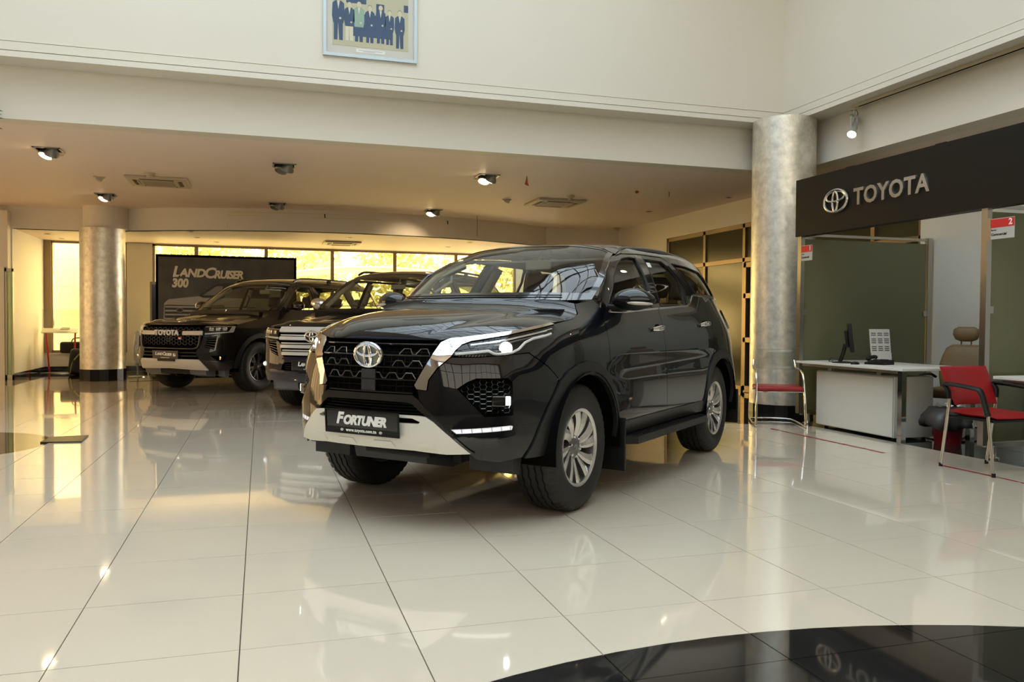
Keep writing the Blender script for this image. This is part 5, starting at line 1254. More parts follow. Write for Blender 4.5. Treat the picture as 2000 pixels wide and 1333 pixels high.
    for z0 in (.645, .662, .679, .694): ctube(B, [(-1.20 - (z0 - .645) * 1.0, z0), (uN, z0)], .0035, -.02, n=6, full=True, sq=(1.5, .7)).build('grille_slat', BLACKP, lg)
    sk_ = chart(B, 'skid_plate', skid, SKIDM, car, off=.018, thick=.03, both_join=True, holes=[slot], step=.03)
    chart(B, 'slot_backing', slot, VOID, sk_, -1, off=-.02, thick=0); chart(B, 'slot_backing', slot, VOID, sk_, 1, off=-.02, thick=0)
    for s in (1, -1):
        for u0 in (-1.50, -1.26): chart(B, 'raised_pad', [(u0, .462), (u0 + .018, .49), (u0 + .13, .49), (u0 + .15, .463)], SKIDM, sk_, s, off=.022, thick=.006, step=.03)
    # number plate
    pX = -1.012
    Mp_ = frame((pX, 0, .578), (0, -1, 0), (-.06, 0, 1), (-1, 0, -.06)); npl = MB().box((-.262, -.066, -.012), (.262, .066, 0), bev=.005, M=Mp_).build('number_plate', PLATE, car)
    fr_ = MB()
    for a, b in (((-.264, .060), (.264, .068)), ((-.264, -.068), (.264, -.060)), ((-.266, -.068), (-.258, .068)), ((.258, -.068), (.266, .068))): fr_.box((a[0], a[1], -.006), (b[0], b[1], .004), M=Mp_)
    fr_.box((-.26, -.062, .0), (.26, -.034, .0022), M=Mp_); fr_.build('plate_frame', BLACKP, npl)
    T1 = lambda x, y: Mp_ @ Matrix.Translation((x, y, .0035))
    text('lettering', 'F', .088, WLET, npl, T1(-.180, .016), .003, .0042, .30, align='LEFT', sx=1.0); text('lettering', 'ORTUNER', .070, WLET, npl, T1(-.130, .009), .003, .0040, .30, .92, 'LEFT', 1.0)
    text('small_lettering', 'www.toyota.com.tn', .026, WLET, npl, T1(0, -.046), .002, .0006, 0, 1.05)
    emblem(.022, .015, .0010, npl, T1(-.14, -.047), m=WLET, name='small_mark'); emblem(.022, .015, .0010, npl, T1(.14, -.047), m=WLET, name='small_mark')
    # hood
    hs = curve([B.P(u, z) for u, z in [(-1.118, 1.043), (-1.05, 1.052), (-.886, 1.068), (-.60, 1.097), (-.30, 1.138), (-.029, 1.166), (.06, 1.19), (.10, 1.222), (.125, 1.262)]])
    nose_e = curve([B.P(uN + (-1.118 - uN) * k / 8, 1.043 - .003 * (1 - k / 8)) for k in range(9)]); cw = B.P(.125, 1.262)
    cowl = curve([(.12, 0, 1.300), (.125, cw[1] * .5, 1.296), (.135, cw[1] * .85, 1.282), tuple(cw)])
    def hcrown(T, V):
        base = .088 * np.sin(PI * np.clip(T, 0, 1) ** .62) * (1 - np.abs(V) ** 2.6)
        groove = -.010 * np.exp(-((np.abs(V) - .70) / .07) ** 2) * np.clip(T * 4, 0, 1) * np.clip((1 - T) * 4, 0, 1)
        return 0 * T, base + groove
    hood = grid_patch('hood', coons(hs, mirror_edge(nose_e), mirror_edge(cowl), hcrown), 60, 60, PAINT, car, 0, .03)
    MB().box((.04, -.70, 1.17), (.30, .70, 1.225)).build('cowl_panel', BLACKP, car)
    # windscreen, roof
    ws = curve([B.P(u, z) for u, z in [(.30, 1.30)] + roofline[1:-1]] )
    ws = curve([B.P(u, z) + [0, -.012, 0] for u, z in [(.335, 1.290), (.50, 1.405), (.66, 1.512), (.82, 1.592), (.96, 1.640)]])
    cl = ws(np.array(0.)); tp = ws(np.array(1.))
    wb_ = curve([(.13, 0, 1.285), (.15, cl[1] * .55, 1.284), (.22, cl[1] * .85, 1.284), tuple(cl)]); wt_ = curve([(.92, 0, 1.716), (.925, tp[1] * .5, 1.708), (.94, tp[1] * .85, 1.677), tuple(tp)])
    wq = coons(ws, mirror_edge(wb_), mirror_edge(wt_), lambda T, V: (-.015 * np.sin(PI * T) * (1 - V ** 2), .012 * np.sin(PI * T) * (1 - V ** 2)))
    wsg = grid_patch('windscreen', wq, 24, 40, WSGL, car)
    # black frit border
    mb = MB(); NB = 40
    def wp(t, v): return wq(np.array([t]), np.array([v]))[0]
    def strip(pa, pb):
        n0 = len(mb.V)
        for a, b in zip(pa, pb): mb.V += [tuple(a + [0, 0, .0025] + [-.001, 0, 0]), tuple(b + [0, 0, .0025] + [-.001, 0, 0])]
        for k in range(len(pa) - 1): mb.F.append((n0 + 2 * k, n0 + 2 * k + 2, n0 + 2 * k + 3, n0 + 2 * k + 1)); mb.S.append(True); mb.I.append(0)
    vv = np.linspace(-1, 1, NB); tt = np.linspace(0, 1, NB)
    strip([wp(0, v) for v in vv], [wp(.10, v) for v in vv]); strip([wp(1, v) for v in vv], [wp(.965, v) for v in vv]); strip([wp(t, -1) for t in tt], [wp(t, -.945) for t in tt]); strip([wp(t, 1) for t in tt], [wp(t, .945) for t in tt])
    mb.build('windscreen_border', GLOSSB, wsg)
    for y0, y1 in ((.02, .60), (-.52, .08)):
        pts = [wp(.045, v / .70) + [-.004, 0, .012] for v in np.linspace(y0, y1, 8)]; MB().tube(pts, .0045, 6).build('wiper', BLACKP, wsg)
    rs = curve([B.P(u, z) for u, z in [(.96, 1.637), (1.1, 1.674), (1.3, 1.707), (1.6, 1.732), (2.1, 1.744), (2.6, 1.722), (3.02, 1.642)]]); re = rs(np.array(1.)); rf = rs(np.array(0.))
    rend = curve([(3.14, 0, 1.70), (3.13, re[1] * .5, 1.694), (3.09, re[1] * .85, 1.67), tuple(re)]); rfr = curve([(.92, 0, 1.718), (.925, rf[1] * .5, 1.710), (.94, rf[1] * .85, 1.679), tuple(rf)])
    grid_patch('roof', coons(rs, mirror_edge(rfr), mirror_edge(rend), lambda T, V: (0 * T, (-.050 * np.sin(PI * T) ** .8) * (1 - np.abs(V) ** 2.5))), 50, 30, PAINT, car, 0, .02)
    # tailgate
    tg = curve([B.P(u, z) for u, z in [(3.02, 1.640), (3.16, 1.50), (3.30, 1.34), (3.34, 1.20)]]); te = tg(np.array(1.))
    grid_patch('tailgate_glass', coons(tg, mirror_edge(rend), mirror_edge(curve([(3.72, 0, 1.2), (3.70, te[1] * .5, 1.2), (3.58, te[1] * .85, 1.2), tuple(te)])), lambda T, V: (.10 * np.sin(PI * T) * (1 - V ** 2), 0 * T)), 20, 24, DARKGL, car)
    chart(B, 'tailgate', [(3.34, 1.05), (3.33, 1.21), (B.uR, 1.21), (B.uR, .96), (3.45, .96), (3.28, .93)], PAINT, car, -1, gap=G); chart(B, 'tailgate', [(3.34, 1.05), (3.33, 1.21), (B.uR, 1.21), (B.uR, .96), (3.45, .96), (3.28, .93)], PAINT, car, 1, gap=G)
    # underside
    ub = MB(); ub.box((-.55, -.36, .32), (3.6, .36, .42)); ub.box((-.68, -.6, .40), (-.45, .6, .46)); ub.tube([(0, -.7, .36), (0, .7, .36)], .035, 10); ub.tube([(2.745, -.7, .38), (2.745, .7, .38)], .05, 10)
    ub.tube([(0, -.7, .30), (.35, -.38, .33)], .03, 8); ub.tube([(0, .7, .30), (.35, .38, .33)], .03, 8); ub.build('underbody', mat('underbody_dark', (.02, .018, .015), .8), car)
    va = MB(); V = []
    for s in (1, -1):
        pts = [(uN + .02, .452), (-1.30, .452), (-1.28, .41), (-1.30, .385), (uN + .02, .39)]
        chart(B, 'air_deflector', [(-1.47, .452), (-1.14, .447), (-1.15, .425), (-1.20, .420), (-1.44, .420)], DARKP, car, s, off=-.03, thick=.02)
    MB().prism([(-.80, .345), (-.55, .29), (-.42, .30), (-.46, .42), (-.82, .42)], -.22, .30, frame((0, 0, 0), (1, 0, 0), (0, 0, 1), (0, -1, 0))).build('sump_guard', DARKP, car)
    MB().box((-.84, -.34, .385), (-.66, .12, .42), bev=.01).build('sump_ribs', BLACKP, car)
    for s in (1, -1): MB().prism([(-.60, .30), (-.53, .285), (-.50, .40), (-.60, .40)], min(s * .45, s * .74), max(s * .45, s * .74), frame((0, 0, 0), (1, 0, 0), (0, 0, 1), (0, -1, 0))).build('wheel_deflector', DARKP, car)
    # cabin
    cabin(car, .42, 2.6, .74, 1.27, -.37, mat('brown_leather', (.11, .06, .035), .5), BEIGE)
    hl = MB(); hl.box((1.0, -.56, 1.60), (2.9, .56, 1.615)); hl.build('headliner', BEIGE, car)
    for s in (1, -1):
        MB().tube([tuple(B.P(u, z, -.05) * [1, s, 1]) for u, z in ((.42, 1.32), (.66, 1.50), (.95, 1.61))], .028, 8).build('pillar_lining', BEIGE, car)
        MB().tube([tuple(B.P(u, z, -.05) * [1, s, 1]) for u, z in ((1.33, .9), (1.36, 1.25), (1.46, 1.62))], .04, 8).build('pillar_lining', BEIGE, car)
        MB().tube([tuple(B.P(u, z, -.05) * [1, s, 1]) for u, z in ((2.25, 1.2), (2.25, 1.40), (2.12, 1.62))], .05, 8).build('pillar_lining', BEIGE, car)
        q = [B.P(u, z, o_) * [1, s, 1] for u, z, o_ in ((.60, 1.42, -.06), (.64, 1.40, -.10), (.80, 1.50, -.10), (.82, 1.545, -.06))]; MB().tube(q, .012, 8).build('grab_handle', BEIGE, car)
    MB().box((1.405, -.9, 1.0), (1.41, -.88, 1.02)).build('seat_belt_clip', STEEL, car) if False else None
    # paper sticker on the rear door window
    c = B.P(1.56, 1.62, .003) * [1, -1, 1]
    chart(B, 'window_sticker', [(1.50, 1.578), (1.62, 1.582), (1.635, 1.620), (1.512, 1.616)], PRINTW, car, -1, off=-.008, thick=.001)
    # wheels
    for s in (-1, 1):
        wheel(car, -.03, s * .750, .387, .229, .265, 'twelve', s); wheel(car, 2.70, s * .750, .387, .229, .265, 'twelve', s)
    return car
black_suv()
# ================================================================= THE TWO BOXY DARK SUVS BEHIND
def lux_suv(kind, loc, deg, label, paint, clad):
    B = lux_body(); uN = B.uN; sport = kind == 'sport'
    car = empty('suv', (loc[0], loc[1], 0), math.radians(deg), label, 'car'); G = .003
    gr = [(uN, 1.045), (-1.15, 1.045), (-1.02, 1.03), (-1.01, .95), (-1.02, .83), (-1.06, .715), (-1.10, .695), (uN, .695)] if sport else [(uN, 1.048), (-1.16, 1.048), (-1.10, 1.035), (-1.12, .95), (-1.165, .85), (-1.18, .76), (-1.21, .70), (uN, .70)]
    ux = -1.0 if sport else -1.10
    head = [(ux, 1.038), (-.82, 1.046), (-.60, 1.048), (-.46, 1.048), (-.50, .99), (-.55, .94), (-.75, .925), (ux - .0, .905)]
    hood_l = [(-1.15, 1.055), (-.9, 1.062), (-.46, 1.064), (-.2, 1.105), (.044, 1.147), (.24, 1.19), (.33, 1.24), (.36, 1.285)]
    arch_o = [(-.545, .40), (-.515, .52), (-.46, .65), (-.385, .76), (-.28, .85), (-.15, .905), (0, .925), (.15, .905), (.28, .85), (.385, .76), (.45, .65), (.49, .52), (.505, .40)]
    bump = [(ux, .90), (-.75, .921), (-.552, .936), (-.50, .80), (-.50, .72), (-.515, .52), (-.545, .40), (-.62, .365), (-.93, .37), (-1.0, .46), (-1.06, .53), (-1.12, .63), (-1.10, .695), (-1.06, .715), (-1.02, .83)] if sport else [(ux, .90), (-.75, .921), (-.552, .936), (-.50, .80), (-.515, .52), (-.545, .40), (-.62, .385), (-1.07, .40), (uN, .39), (uN, .50), (-1.13, .50), (-1.19, .62), (uN, .63), (uN, .66), (-1.20, .66), (-1.21, .70), (-1.18, .76), (-1.165, .85)]
    vent = [(-.94, .875), (-.78, .885), (-.82, .68), (-.97, .72)] if sport else [(-1.08, .88), (-.91, .885), (-.99, .75), (-1.13, .70)]
    fend = [(-.552, .94), (-.50, .99), (-.46, 1.052)] + hood_l[2:] + [(.50, 1.31), (.56, 1.29), (.54, 1.2), (.50, 1.0), (.49, .80), (.50, .68), (.45, .65), (.385, .76), (.28, .85), (.15, .905), (0, .925), (-.15, .905), (-.28, .85), (-.385, .76), (-.46, .65), (-.50, .80)]
    fend = [(-.46, 1.052)] + hood_l[2:] + [(.50, 1.31), (.56, 1.29), (.54, 1.2), (.50, 1.0), (.49, .80), (.50, .62), (.45, .65), (.385, .76), (.28, .85), (.15, .905), (0, .925), (-.15, .905), (-.28, .85), (-.385, .76), (-.46, .65), (-.505, .60), (-.50, .80), (-.55, .94), (-.50, .99)]
    d1 = [(.56, 1.29), (.54, 1.2), (.50, 1.0), (.49, .80), (.50, .50), (1.62, .50), (1.60, .8), (1.57, 1.28), (1.60, 1.62), (1.60, 1.74), (1.30, 1.735), (1.08, 1.685), (.86, 1.52), (.62, 1.33)]
    w1 = [(.70, 1.315), (.93, 1.50), (1.13, 1.64), (1.30, 1.692), (1.55, 1.705), (1.53, 1.5), (1.51, 1.31)]
    d2 = [(1.62, .50), (2.34, .50), (2.40, .66), (2.50, .80), (2.60, .90), (2.68, 1.05), (2.70, 1.28), (2.62, 1.60), (2.58, 1.75), (1.60, 1.74), (1.60, 1.62), (1.57, 1.28), (1.60, .8)]
    w2 = [(1.65, 1.31), (1.68, 1.5), (1.69, 1.705), (2.48, 1.71), (2.54, 1.60), (2.60, 1.32)]
    qt = [(2.70, 1.28), (2.68, 1.05), (2.62, .905), (2.85, .925), (3.05, .90), (3.22, .80), (3.35, .60), (3.37, .40), (3.8, .40), (3.86, .8), (3.80, 1.3), (3.66, 1.70), (3.2, 1.79), (2.6, 1.812), (2.0, 1.812), (1.5, 1.80), (1.16, 1.765), (.98, 1.69), (.78, 1.53), (.60, 1.40), (.50, 1.31), (.56, 1.292), (.62, 1.335), (.86, 1.525), (1.08, 1.69), (1.30, 1.739), (1.60, 1.744), (2.585, 1.754), (2.625, 1.60)]
    w3 = [(2.80, 1.33), (2.72, 1.70), (3.48, 1.68), (3.62, 1.35)]
    back = [(uN, 1.03), (-1.1, 1.03), (-.5, 1.03), (.3, 1.10), (3.6, 1.1), (B.uR, 1.1), (B.uR, .42), (3.34, .40)] + arc_pts(2.85, .40, .47, 0, 180, 16) + [(.48, .40)] + arc_pts(0, .40, .47, 0, 180, 16) + [(-.6, .38), (-1.1, .45), (uN, .45)]
    chart(B, 'inner_shell', back, VOID, car, off=-.035, thick=0, both_join=True, step=.1)
    for s in (-1, 1):
        chart(B, 'fender', fend, paint, car, s, gap=G, step=.06)
        d = chart(B, 'door', d1, paint, car, s, holes=[w1], gap=G, step=.06); chart(B, 'window_glass', w1, SIDEGL, d, s, off=-.012, thick=0, step=.08)
        e = chart(B, 'door', d2, paint, car, s, holes=[w2], gap=G, step=.06); chart(B, 'window_glass', w2, DARKGL, e, s, off=-.012, thick=0, step=.08)
        q = chart(B, 'quarter_panel', qt, paint, car, s, holes=[w3], gap=G * .4, step=.07); chart(B, 'window_glass', w3, DARKGL, q, s, off=-.012, thick=0, step=.08)
        chart(B, 'pillar_trim', [(1.52, 1.30), (1.56, 1.30), (1.59, 1.62), (1.59, 1.73), (1.555, 1.72)], GLOSSB, d, s, off=.002, thick=.002); chart(B, 'pillar_trim', [(1.58, 1.30), (1.64, 1.30), (1.68, 1.72), (1.61, 1.73), (1.605, 1.62)], GLOSSB, e, s, off=.002, thick=.002)
        for u0, par in ((1.30, d), (2.36, e)): MB().tube([tuple(B.P(u0 + .22 * t, 1.12, .012 + .030 * math.sin(PI * t) ** .5) * [1, s, 1]) for t in [k / 6 for k in range(7)]], .015, 8, sq=(.6, 1)).build('door_handle', paint if sport else CHROME, par)
        bp = bump if sport else [p for p in bump if p[0] > uN + .01] 
        if not sport: bp = [(ux, .90), (-.75, .921), (-.552, .936), (-.50, .80), (-.515, .52), (-.545, .40), (-.62, .385), (-1.07, .40), (-1.13, .50), (-1.19, .62), (-1.20, .66), (-1.21, .70), (-1.18, .76), (-1.165, .85)]
        chart(B, 'front_bumper', bp, clad, car, s, holes=[vent], gap=G * .5)
        fa = chart(B, 'wheel_arch_trim', arch_o + arc_pts(0, .40, .452, 0, 180, 20), paint if not sport else FLARE, car, s, off=.02, thick=.03)
        chart(B, 'wheel_arch_trim', [(x + 2.85, z) for x, z in arch_o[::1]] + [(x + 2.85, z) for x, z in arc_pts(0, .40, .452, 0, 180, 20)], paint if not sport else FLARE, car, s, off=.02, thick=.03)
        chart(B, 'sill_cladding', [(.505, .50), (2.34, .50), (2.35, .38), (.505, .38)], FLARE, car, s, off=.01, thick=.02)
        # headlight: three lamps over a broad light guide
        hb = chart(B, 'headlight', head, HOUSE, car, s, off=-.045, thick=0); chart(B, 'lens', head, LENSG, hb, s, off=.004, thick=.004)
        chart(B, 'light_guide', [(ux + .01, .935), (-.62, .953), (-.545, 1.035), (-.48, 1.04), (-.535, .945), (-.75, .93), (ux + .01, .912)], mat('guide_clear', (.60, .57, .50), .2, coat=1), hb, s, off=-.012, thick=.01, step=.03)
        for k in range(3):
            c = cpt(B, ux + .11 + k * .11, .995 + .003 * k, -.022, s); nn = B.N(-.9, .95) * [1, s, 1]; nn = Vector((nn[0], nn[1], 0)).normalized(); ex = Vector((0, 0, 1)).cross(nn)
            MB().box((-.035, -.024, -.004), (.035, .024, .008), bev=.008, M=frame(c, ex, (0, 0, 1), nn)).build('projector_lamp', CHROME, hb)
        ctube(B, [(ux + .01, 1.030), (-.50, 1.040)], .004, -.01, s, 6).build('chrome_bar', CHROME, hb)
        vb = chart(B, 'side_intake', vent, VOID, car, s, off=-.04, thick=0)
        V2 = np.array(vent)
        for k in range(5):
            t = (k + .5) / 5; a = V2[0] * (1 - t) + V2[3] * t; b = V2[1] * (1 - t) + V2[2] * t; ctube(B, [tuple(a), tuple(b)], .006, -.008, s, 6, sq=(1.4, .8)).build('intake_slat', GREYSL if sport else GLOSSB, vb)
        if sport:
            ctube(B, [(-.785, .895), (-.83, .67)], .012, .006, s, 8, sq=(.5, 1.)).build('silver_blade', SATIN, car)
            fg = chart(B, 'fog_lamp_recess', [(-.90, .595), (-.66, .60), (-.68, .515), (-.80, .52)], VOID, car, s, off=.003, thick=.002)
            MB().lathe([(0, .012), (.025, .010), (.028, 0), (0, -.004)], 20, M=frame(cpt(B, -.765, .557, .008, s), (0, 1, 0), (0, 0, 1), tuple(B.N(-.765, .557) * [1, s, 1]))).build('fog_lamp', CHROME, fg)
        else: MB().lathe([(0, .012), (.025, .010), (.028, 0), (0, -.004)], 20, M=frame(cpt(B, -.86, .60, .004, s), (0, 1, 0), (0, 0, 1), tuple(B.N(-.86, .6) * [1, s, 1]))).build('fog_lamp', LEDW, car)
        for cx in (0, 2.85):
            V = []; n = 18
            for k in range(n + 1):
                a = math.radians(-8 + 196 * k / n); V += [(cx + .47 * math.cos(a), s * .95, .40 + .47 * math.sin(a)), (cx + .47 * math.cos(a), s * .55, .40 + .47 * math.sin(a))]
            F = [(2 * k, 2 * k + 1, 2 * k + 3, 2 * k + 2) for k in range(n)]; n0 = len(V); V.append((cx, s * .55, .40)); F += [(2 * k + 1, n0, 2 * k + 3) for k in range(n)]
            mk('wheel_liner', V, F, VOID, car)
        rr_ = [(1.20, .64, 1.80), (1.32, .64, 1.84), (1.5, .64, 1.857), (2.2, .635, 1.867), (3.0, .63, 1.85), (3.2, .63, 1.80)]
        rl = MB(); rl.tube([(a, s * b, c_) for a, b, c_ in bez(rr_, 5)], .014, 8, sq=(1, 1.3)); rl.box((2.15, min(s * .62, s * .65), 1.80), (2.24, max(s * .62, s * .65), 1.86)); rl.build('roof_rail', GLOSSB, car)
        ctr = Vector((.80, s * 1.055, 1.375)); bm = bmesh.new(); bmesh.ops.create_uvsphere(bm, u_segments=24, v_segments=14, radius=1.)
        for v in bm.verts:
            x, y, z_ = v.co; v.co = Vector((x * (.085 if x < 0 else .05), y * .125, (abs(z_) ** .8) * (1 if z_ > 0 else -1) * .082))
        mr_ = MB(); mr_.add([(ctr + v.co)[:] for v in bm.verts], [[v.index for v in f.verts] for f in bm.faces], True); bm.free(); mi = mr_.build('mirror', paint if sport else CHROME, car, auto=False)
        MB().box((.74, min(s * .86, s * .97), 1.30), (.84, max(s * .86, s * .97), 1.345), bev=.014).build('mirror_arm', BLACKP, mi)
        MB().tube([ctr + Vector((-.086 + .05 * t * t, s * (-.03 + .13 * t), -.03)) for t in [k / 6 for k in range(7)]], .007, 6).build('indicator_strip', CHROME, mi)
    # grille
    gb = chart(B, 'grille', gr, VOID, car, off=-.05, thick=0, both_join=True)
    T_ = Vector((-.05, 0, 1)).normalized()
    if sport:
        inner = [(uN - .0, 1.03), (-1.10, 1.03), (-1.035, 1.0), (-1.03, .85), (-1.075, .735), (uN, .725)]
        hexmesh(B, 'honeycomb_mesh', inner, mat('mesh_black', (.02, .02, .02), .25, coat=1), gb, -1, (.080, .052), .0048, -.008, True)
        for a, b in ((-1.02, -1.365),): 
            for s in (1, -1):
                chart(B, 'silver_bar', [(a, .962), (b, .956), (b, .898), (a, .898)], SATIN, gb, s, off=.014, thick=.03)
        x0 = B.P(uN, .94)[0] - .035
        text('lettering', 'TOYOTA', .108, WLET, gb, frame((x0 - .01, 0, .930), (0, -1, 0), (0, 0, 1), (-1, 0, 0)), .02, .0035, 0, 1.12, sx=1.0)
        bd = MB(); bd.box((x0 - .001, .15, .83), (x0 + .02, .21, .86)); 
        MB().box((x0 - .004, -.292, .836), (x0 + .012, -.232, .872)).build('badge_red', REDP, gb); MB().box((x0 - .006, -.282, .838), (x0 - .003, -.236, .856)).build('badge_white', WLET, gb)
        emblem(.15, .105, .006, gb, frame((x0 + .03, 0, .845), (0, -1, 0), T_, (-1, 0, 0)), m=GLOSSB, name='radar_mark')
        fr = MB(); ctube(B, [(-1.04, .90), (-1.055, .78), (-1.085, .712), (-1.15, .690), (uN, .688)], .022, .012, n=8, full=True, mb=fr, sq=(.6, 1)); fr.build('grille_frame', mat('gunmetal', (.10, .10, .105), .3, .7), gb)
        chart(B, 'lower_intake', [(uN, .665), (-1.115, .665), (-1.12, .63), (-1.07, .55), (uN, .545)], VOID, car, off=-.02, thick=0, both_join=True)
        for z0 in (.585, .635): ctube(B, [(-1.10, z0), (uN, z0)], .013, -.004, n=8, full=True, sq=(1.2, 1)).build('lower_bar', DARKP, car)
        chart(B, 'skid_plate', [(uN, .535), (-1.07, .535), (-1.035, .51), (-.935, .375), (uN, .40)], SKIDM, car, off=.015, thick=.04, both_join=True)
        for s in (1, -1):
            for u0 in (-1.56, -1.34): chart(B, 'raised_pad', [(u0, .43), (u0 + .02, .46), (u0 + .15, .455), (u0 + .17, .425)], SKIDM, car, s, off=.020, thick=.006)
    else:
        def ue(z): return float(np.interp(z, [.70, .76, .85, .95, 1.04], [-1.20, -1.175, -1.16, -1.12, -1.105]))
        for k, z0 in enumerate((1.022, .918, .822, .735)):
            hgt = .030 if k == 0 else .020
            chart(B, 'chrome_grille_bar', [(uN, z0 + hgt), (ue(z0) - .012, z0 + hgt), (ue(z0) - .004, z0 - hgt * .2), (ue(z0) - .010, z0 - hgt), (uN, z0 - hgt)], SATIN, gb, off=.012, thick=.03, both_join=True, step=.04)
            if k: chart(B, 'chrome_grille_bar', [(uN, z0 + .046), (ue(z0) - .012, z0 + .046), (ue(z0) - .012, z0 + .032), (uN, z0 + .032)], SATIN, gb, off=.004, thick=.02, both_join=True, step=.04)
        x0 = B.P(uN, .94)[0] - .04; emblem(.205, .145, .011, gb, frame((x0, 0, .945), (0, -1, 0), T_, (-1, 0, 0)), back=GLOSSB)
        chart(B, 'bumper_beam', [(uN, .695), (-1.215, .695), (-1.20, .645), (-1.14, .58), (-1.11, .50), (uN, .50), (uN, .525), (-1.20, .53), (-1.22, .60), (-1.27, .63), (uN, .635)], clad, car, off=.012, thick=.03, both_join=True)
        li = chart(B, 'lower_intake', [(uN, .632), (-1.28, .628), (-1.225, .60), (-1.205, .532), (uN, .528)], VOID, car, off=-.03, thick=0, both_join=True)
        for z0 in (.55, .575, .60): ctube(B, [(-1.24, z0), (uN, z0)], .005, -.012, n=6, full=True).build('intake_slat', BLACKP, li)
        chart(B, 'lower_apron', [(uN, .498), (-1.11, .498), (-1.065, .40), (uN, .385)], clad, car, off=.006, thick=.03, both_join=True)
    Mp_ = frame((-1.005 if sport else -1.0, 0, .60), (0, -1, 0), (-.03, 0, 1), (-1, 0, -.03)); npl = MB().box((-.262, -.062, -.012), (.262, .062, 0), bev=.005, M=Mp_).build('number_plate', PLATE if not sport else mat('plate_grey', (.03, .03, .035), .3), car)
    T1 = lambda x, y: Mp_ @ Matrix.Translation((x, y, .002))
    x = -.20 if sport else -.17
    for s_, sz, dx, yy, sx in (('L', .070, 0, .014, 1.), ('AND', .052, .038, .007, 1.), ('C', .070, .152, .011, 1.), ('RUISER', .052, .200, .003, .88)): text('lettering', s_, sz, WLET, npl, T1(x + dx, yy), .003, .0026, .22, .95, 'LEFT', sx)
    if sport: MB().box((.165, -.022, 0), (.215, .022, .003), M=Mp_).build('badge_white', WLET, npl); MB().box((.190, .0, .003), (.213, .020, .004), M=Mp_).build('badge_red', REDP, npl)
    text('small_lettering', 'www.toyota.com.tn', .022, WLET, npl, T1(0, -.044), .002, .0005)
    MB().box((-.17, -.10, -.03), (.17, -.065, -.008), M=Mp_).build('plate_bracket', BLACKP, npl)
    # hood, windscreen, roof
    hs = curve([B.P(u, z) for u, z in hood_l]); nose = curve([B.P(uN + (-1.15 - uN) * k / 8, 1.055) for k in range(9)]); cw = B.P(.36, 1.285)
    cowl = curve([(.28, 0, 1.30), (.29, cw[1] * .5, 1.298), (.33, cw[1] * .85, 1.29), tuple(cw)])
    hcr = lambda T, V: (0 * T, .055 * np.sin(PI * np.clip(T, 0, 1) ** .5) * (1 - np.abs(V) ** 3) + .022 * np.clip(1.15 - ((np.abs(V) - .52) / .20) ** 2, 0, 1) * np.clip(T * 5, 0, 1) * np.clip((1 - T) * 4, 0, 1))
    grid_patch('hood', coons(hs, mirror_edge(nose), mirror_edge(cowl), hcr), 44, 60, paint, car, 0, .03)
    MB().box((.22, -.74, 1.18), (.55, .74, 1.262)).build('cowl_panel', BLACKP, car)
    ws = curve([B.P(u, z) + [0, -.012, 0] for u, z in [(.50, 1.308), (.60, 1.40), (.78, 1.53), (.98, 1.69), (1.12, 1.752)]]); cl = ws(np.array(0.)); tp = ws(np.array(1.))
    wb_ = curve([(.30, 0, 1.285), (.32, cl[1] * .55, 1.287), (.40, cl[1] * .85, 1.295), tuple(cl)]); wt_ = curve([(1.08, 0, 1.80), (1.082, tp[1] * .5, 1.795), (1.095, tp[1] * .85, 1.775), tuple(tp)])
    wg = grid_patch('windscreen', coons(ws, mirror_edge(wb_), mirror_edge(wt_), lambda T, V: (-.012 * np.sin(PI * T) * (1 - V ** 2), .01 * np.sin(PI * T) * (1 - V ** 2))), 16, 24, WSGL, car)
    for y0, y1 in ((.04, .60), (-.52, .08)): MB().tube([(.37 + .02 * abs(v), v, 1.335) for v in np.linspace(y0, y1, 6)], .006, 6).build('wiper', BLACKP, wg)
    rs = curve([B.P(u, z) for u, z in [(1.12, 1.752), (1.3, 1.788), (1.6, 1.805), (2.0, 1.812), (2.6, 1.812), (3.2, 1.79), (3.66, 1.70)]]); re = rs(np.array(1.)); rf = rs(np.array(0.))
    rend = curve([(3.80, 0, 1.75), (3.79, re[1] * .5, 1.745), (3.74, re[1] * .85, 1.73), tuple(re)]); rfr = curve([(1.08, 0, 1.802), (1.082, rf[1] * .5, 1.797), (1.095, rf[1] * .85, 1.778), tuple(rf)])
    grid_patch('roof', coons(rs, mirror_edge(rfr), mirror_edge(rend), lambda T, V: (0 * T, .03 * np.sin(PI * T) ** .7 * (1 - np.abs(V) ** 2.5))), 30, 24, paint, car, 0, .02)
    tg = curve([B.P(u, z) for u, z in [(3.66, 1.70), (3.74, 1.5), (3.80, 1.30), (3.84, 1.1)]]); te = tg(np.array(1.))
    grid_patch('tailgate_glass', coons(tg, mirror_edge(rend), mirror_edge(curve([(4.02, 0, 1.1), (4.0, te[1] * .5, 1.1), (3.95, te[1] * .85, 1.1), tuple(te)])), lambda T, V: (0 * T, 0 * T)), 12, 16, CARGL, car)
    chart(B, 'tailgate', [(3.81, 1.1), (B.uR, 1.1), (B.uR, .42), (3.8, .40), (3.86, .8)], paint, car, both_join=False, side=1); chart(B, 'tailgate', [(3.81, 1.1), (B.uR, 1.1), (B.uR, .42), (3.8, .40), (3.86, .8)], paint, car, side=-1)
    ub = MB(); ub.box((-.80, -.45, .30), (3.8, .45, .42)); ub.tube([(0, -.7, .36), (0, .7, .36)], .035, 10); ub.tube([(2.85, -.7, .38), (2.85, .7, .38)], .05, 10); ub.build('underbody', mat('underbody_dark', (.02, .018, .015), .8), car)
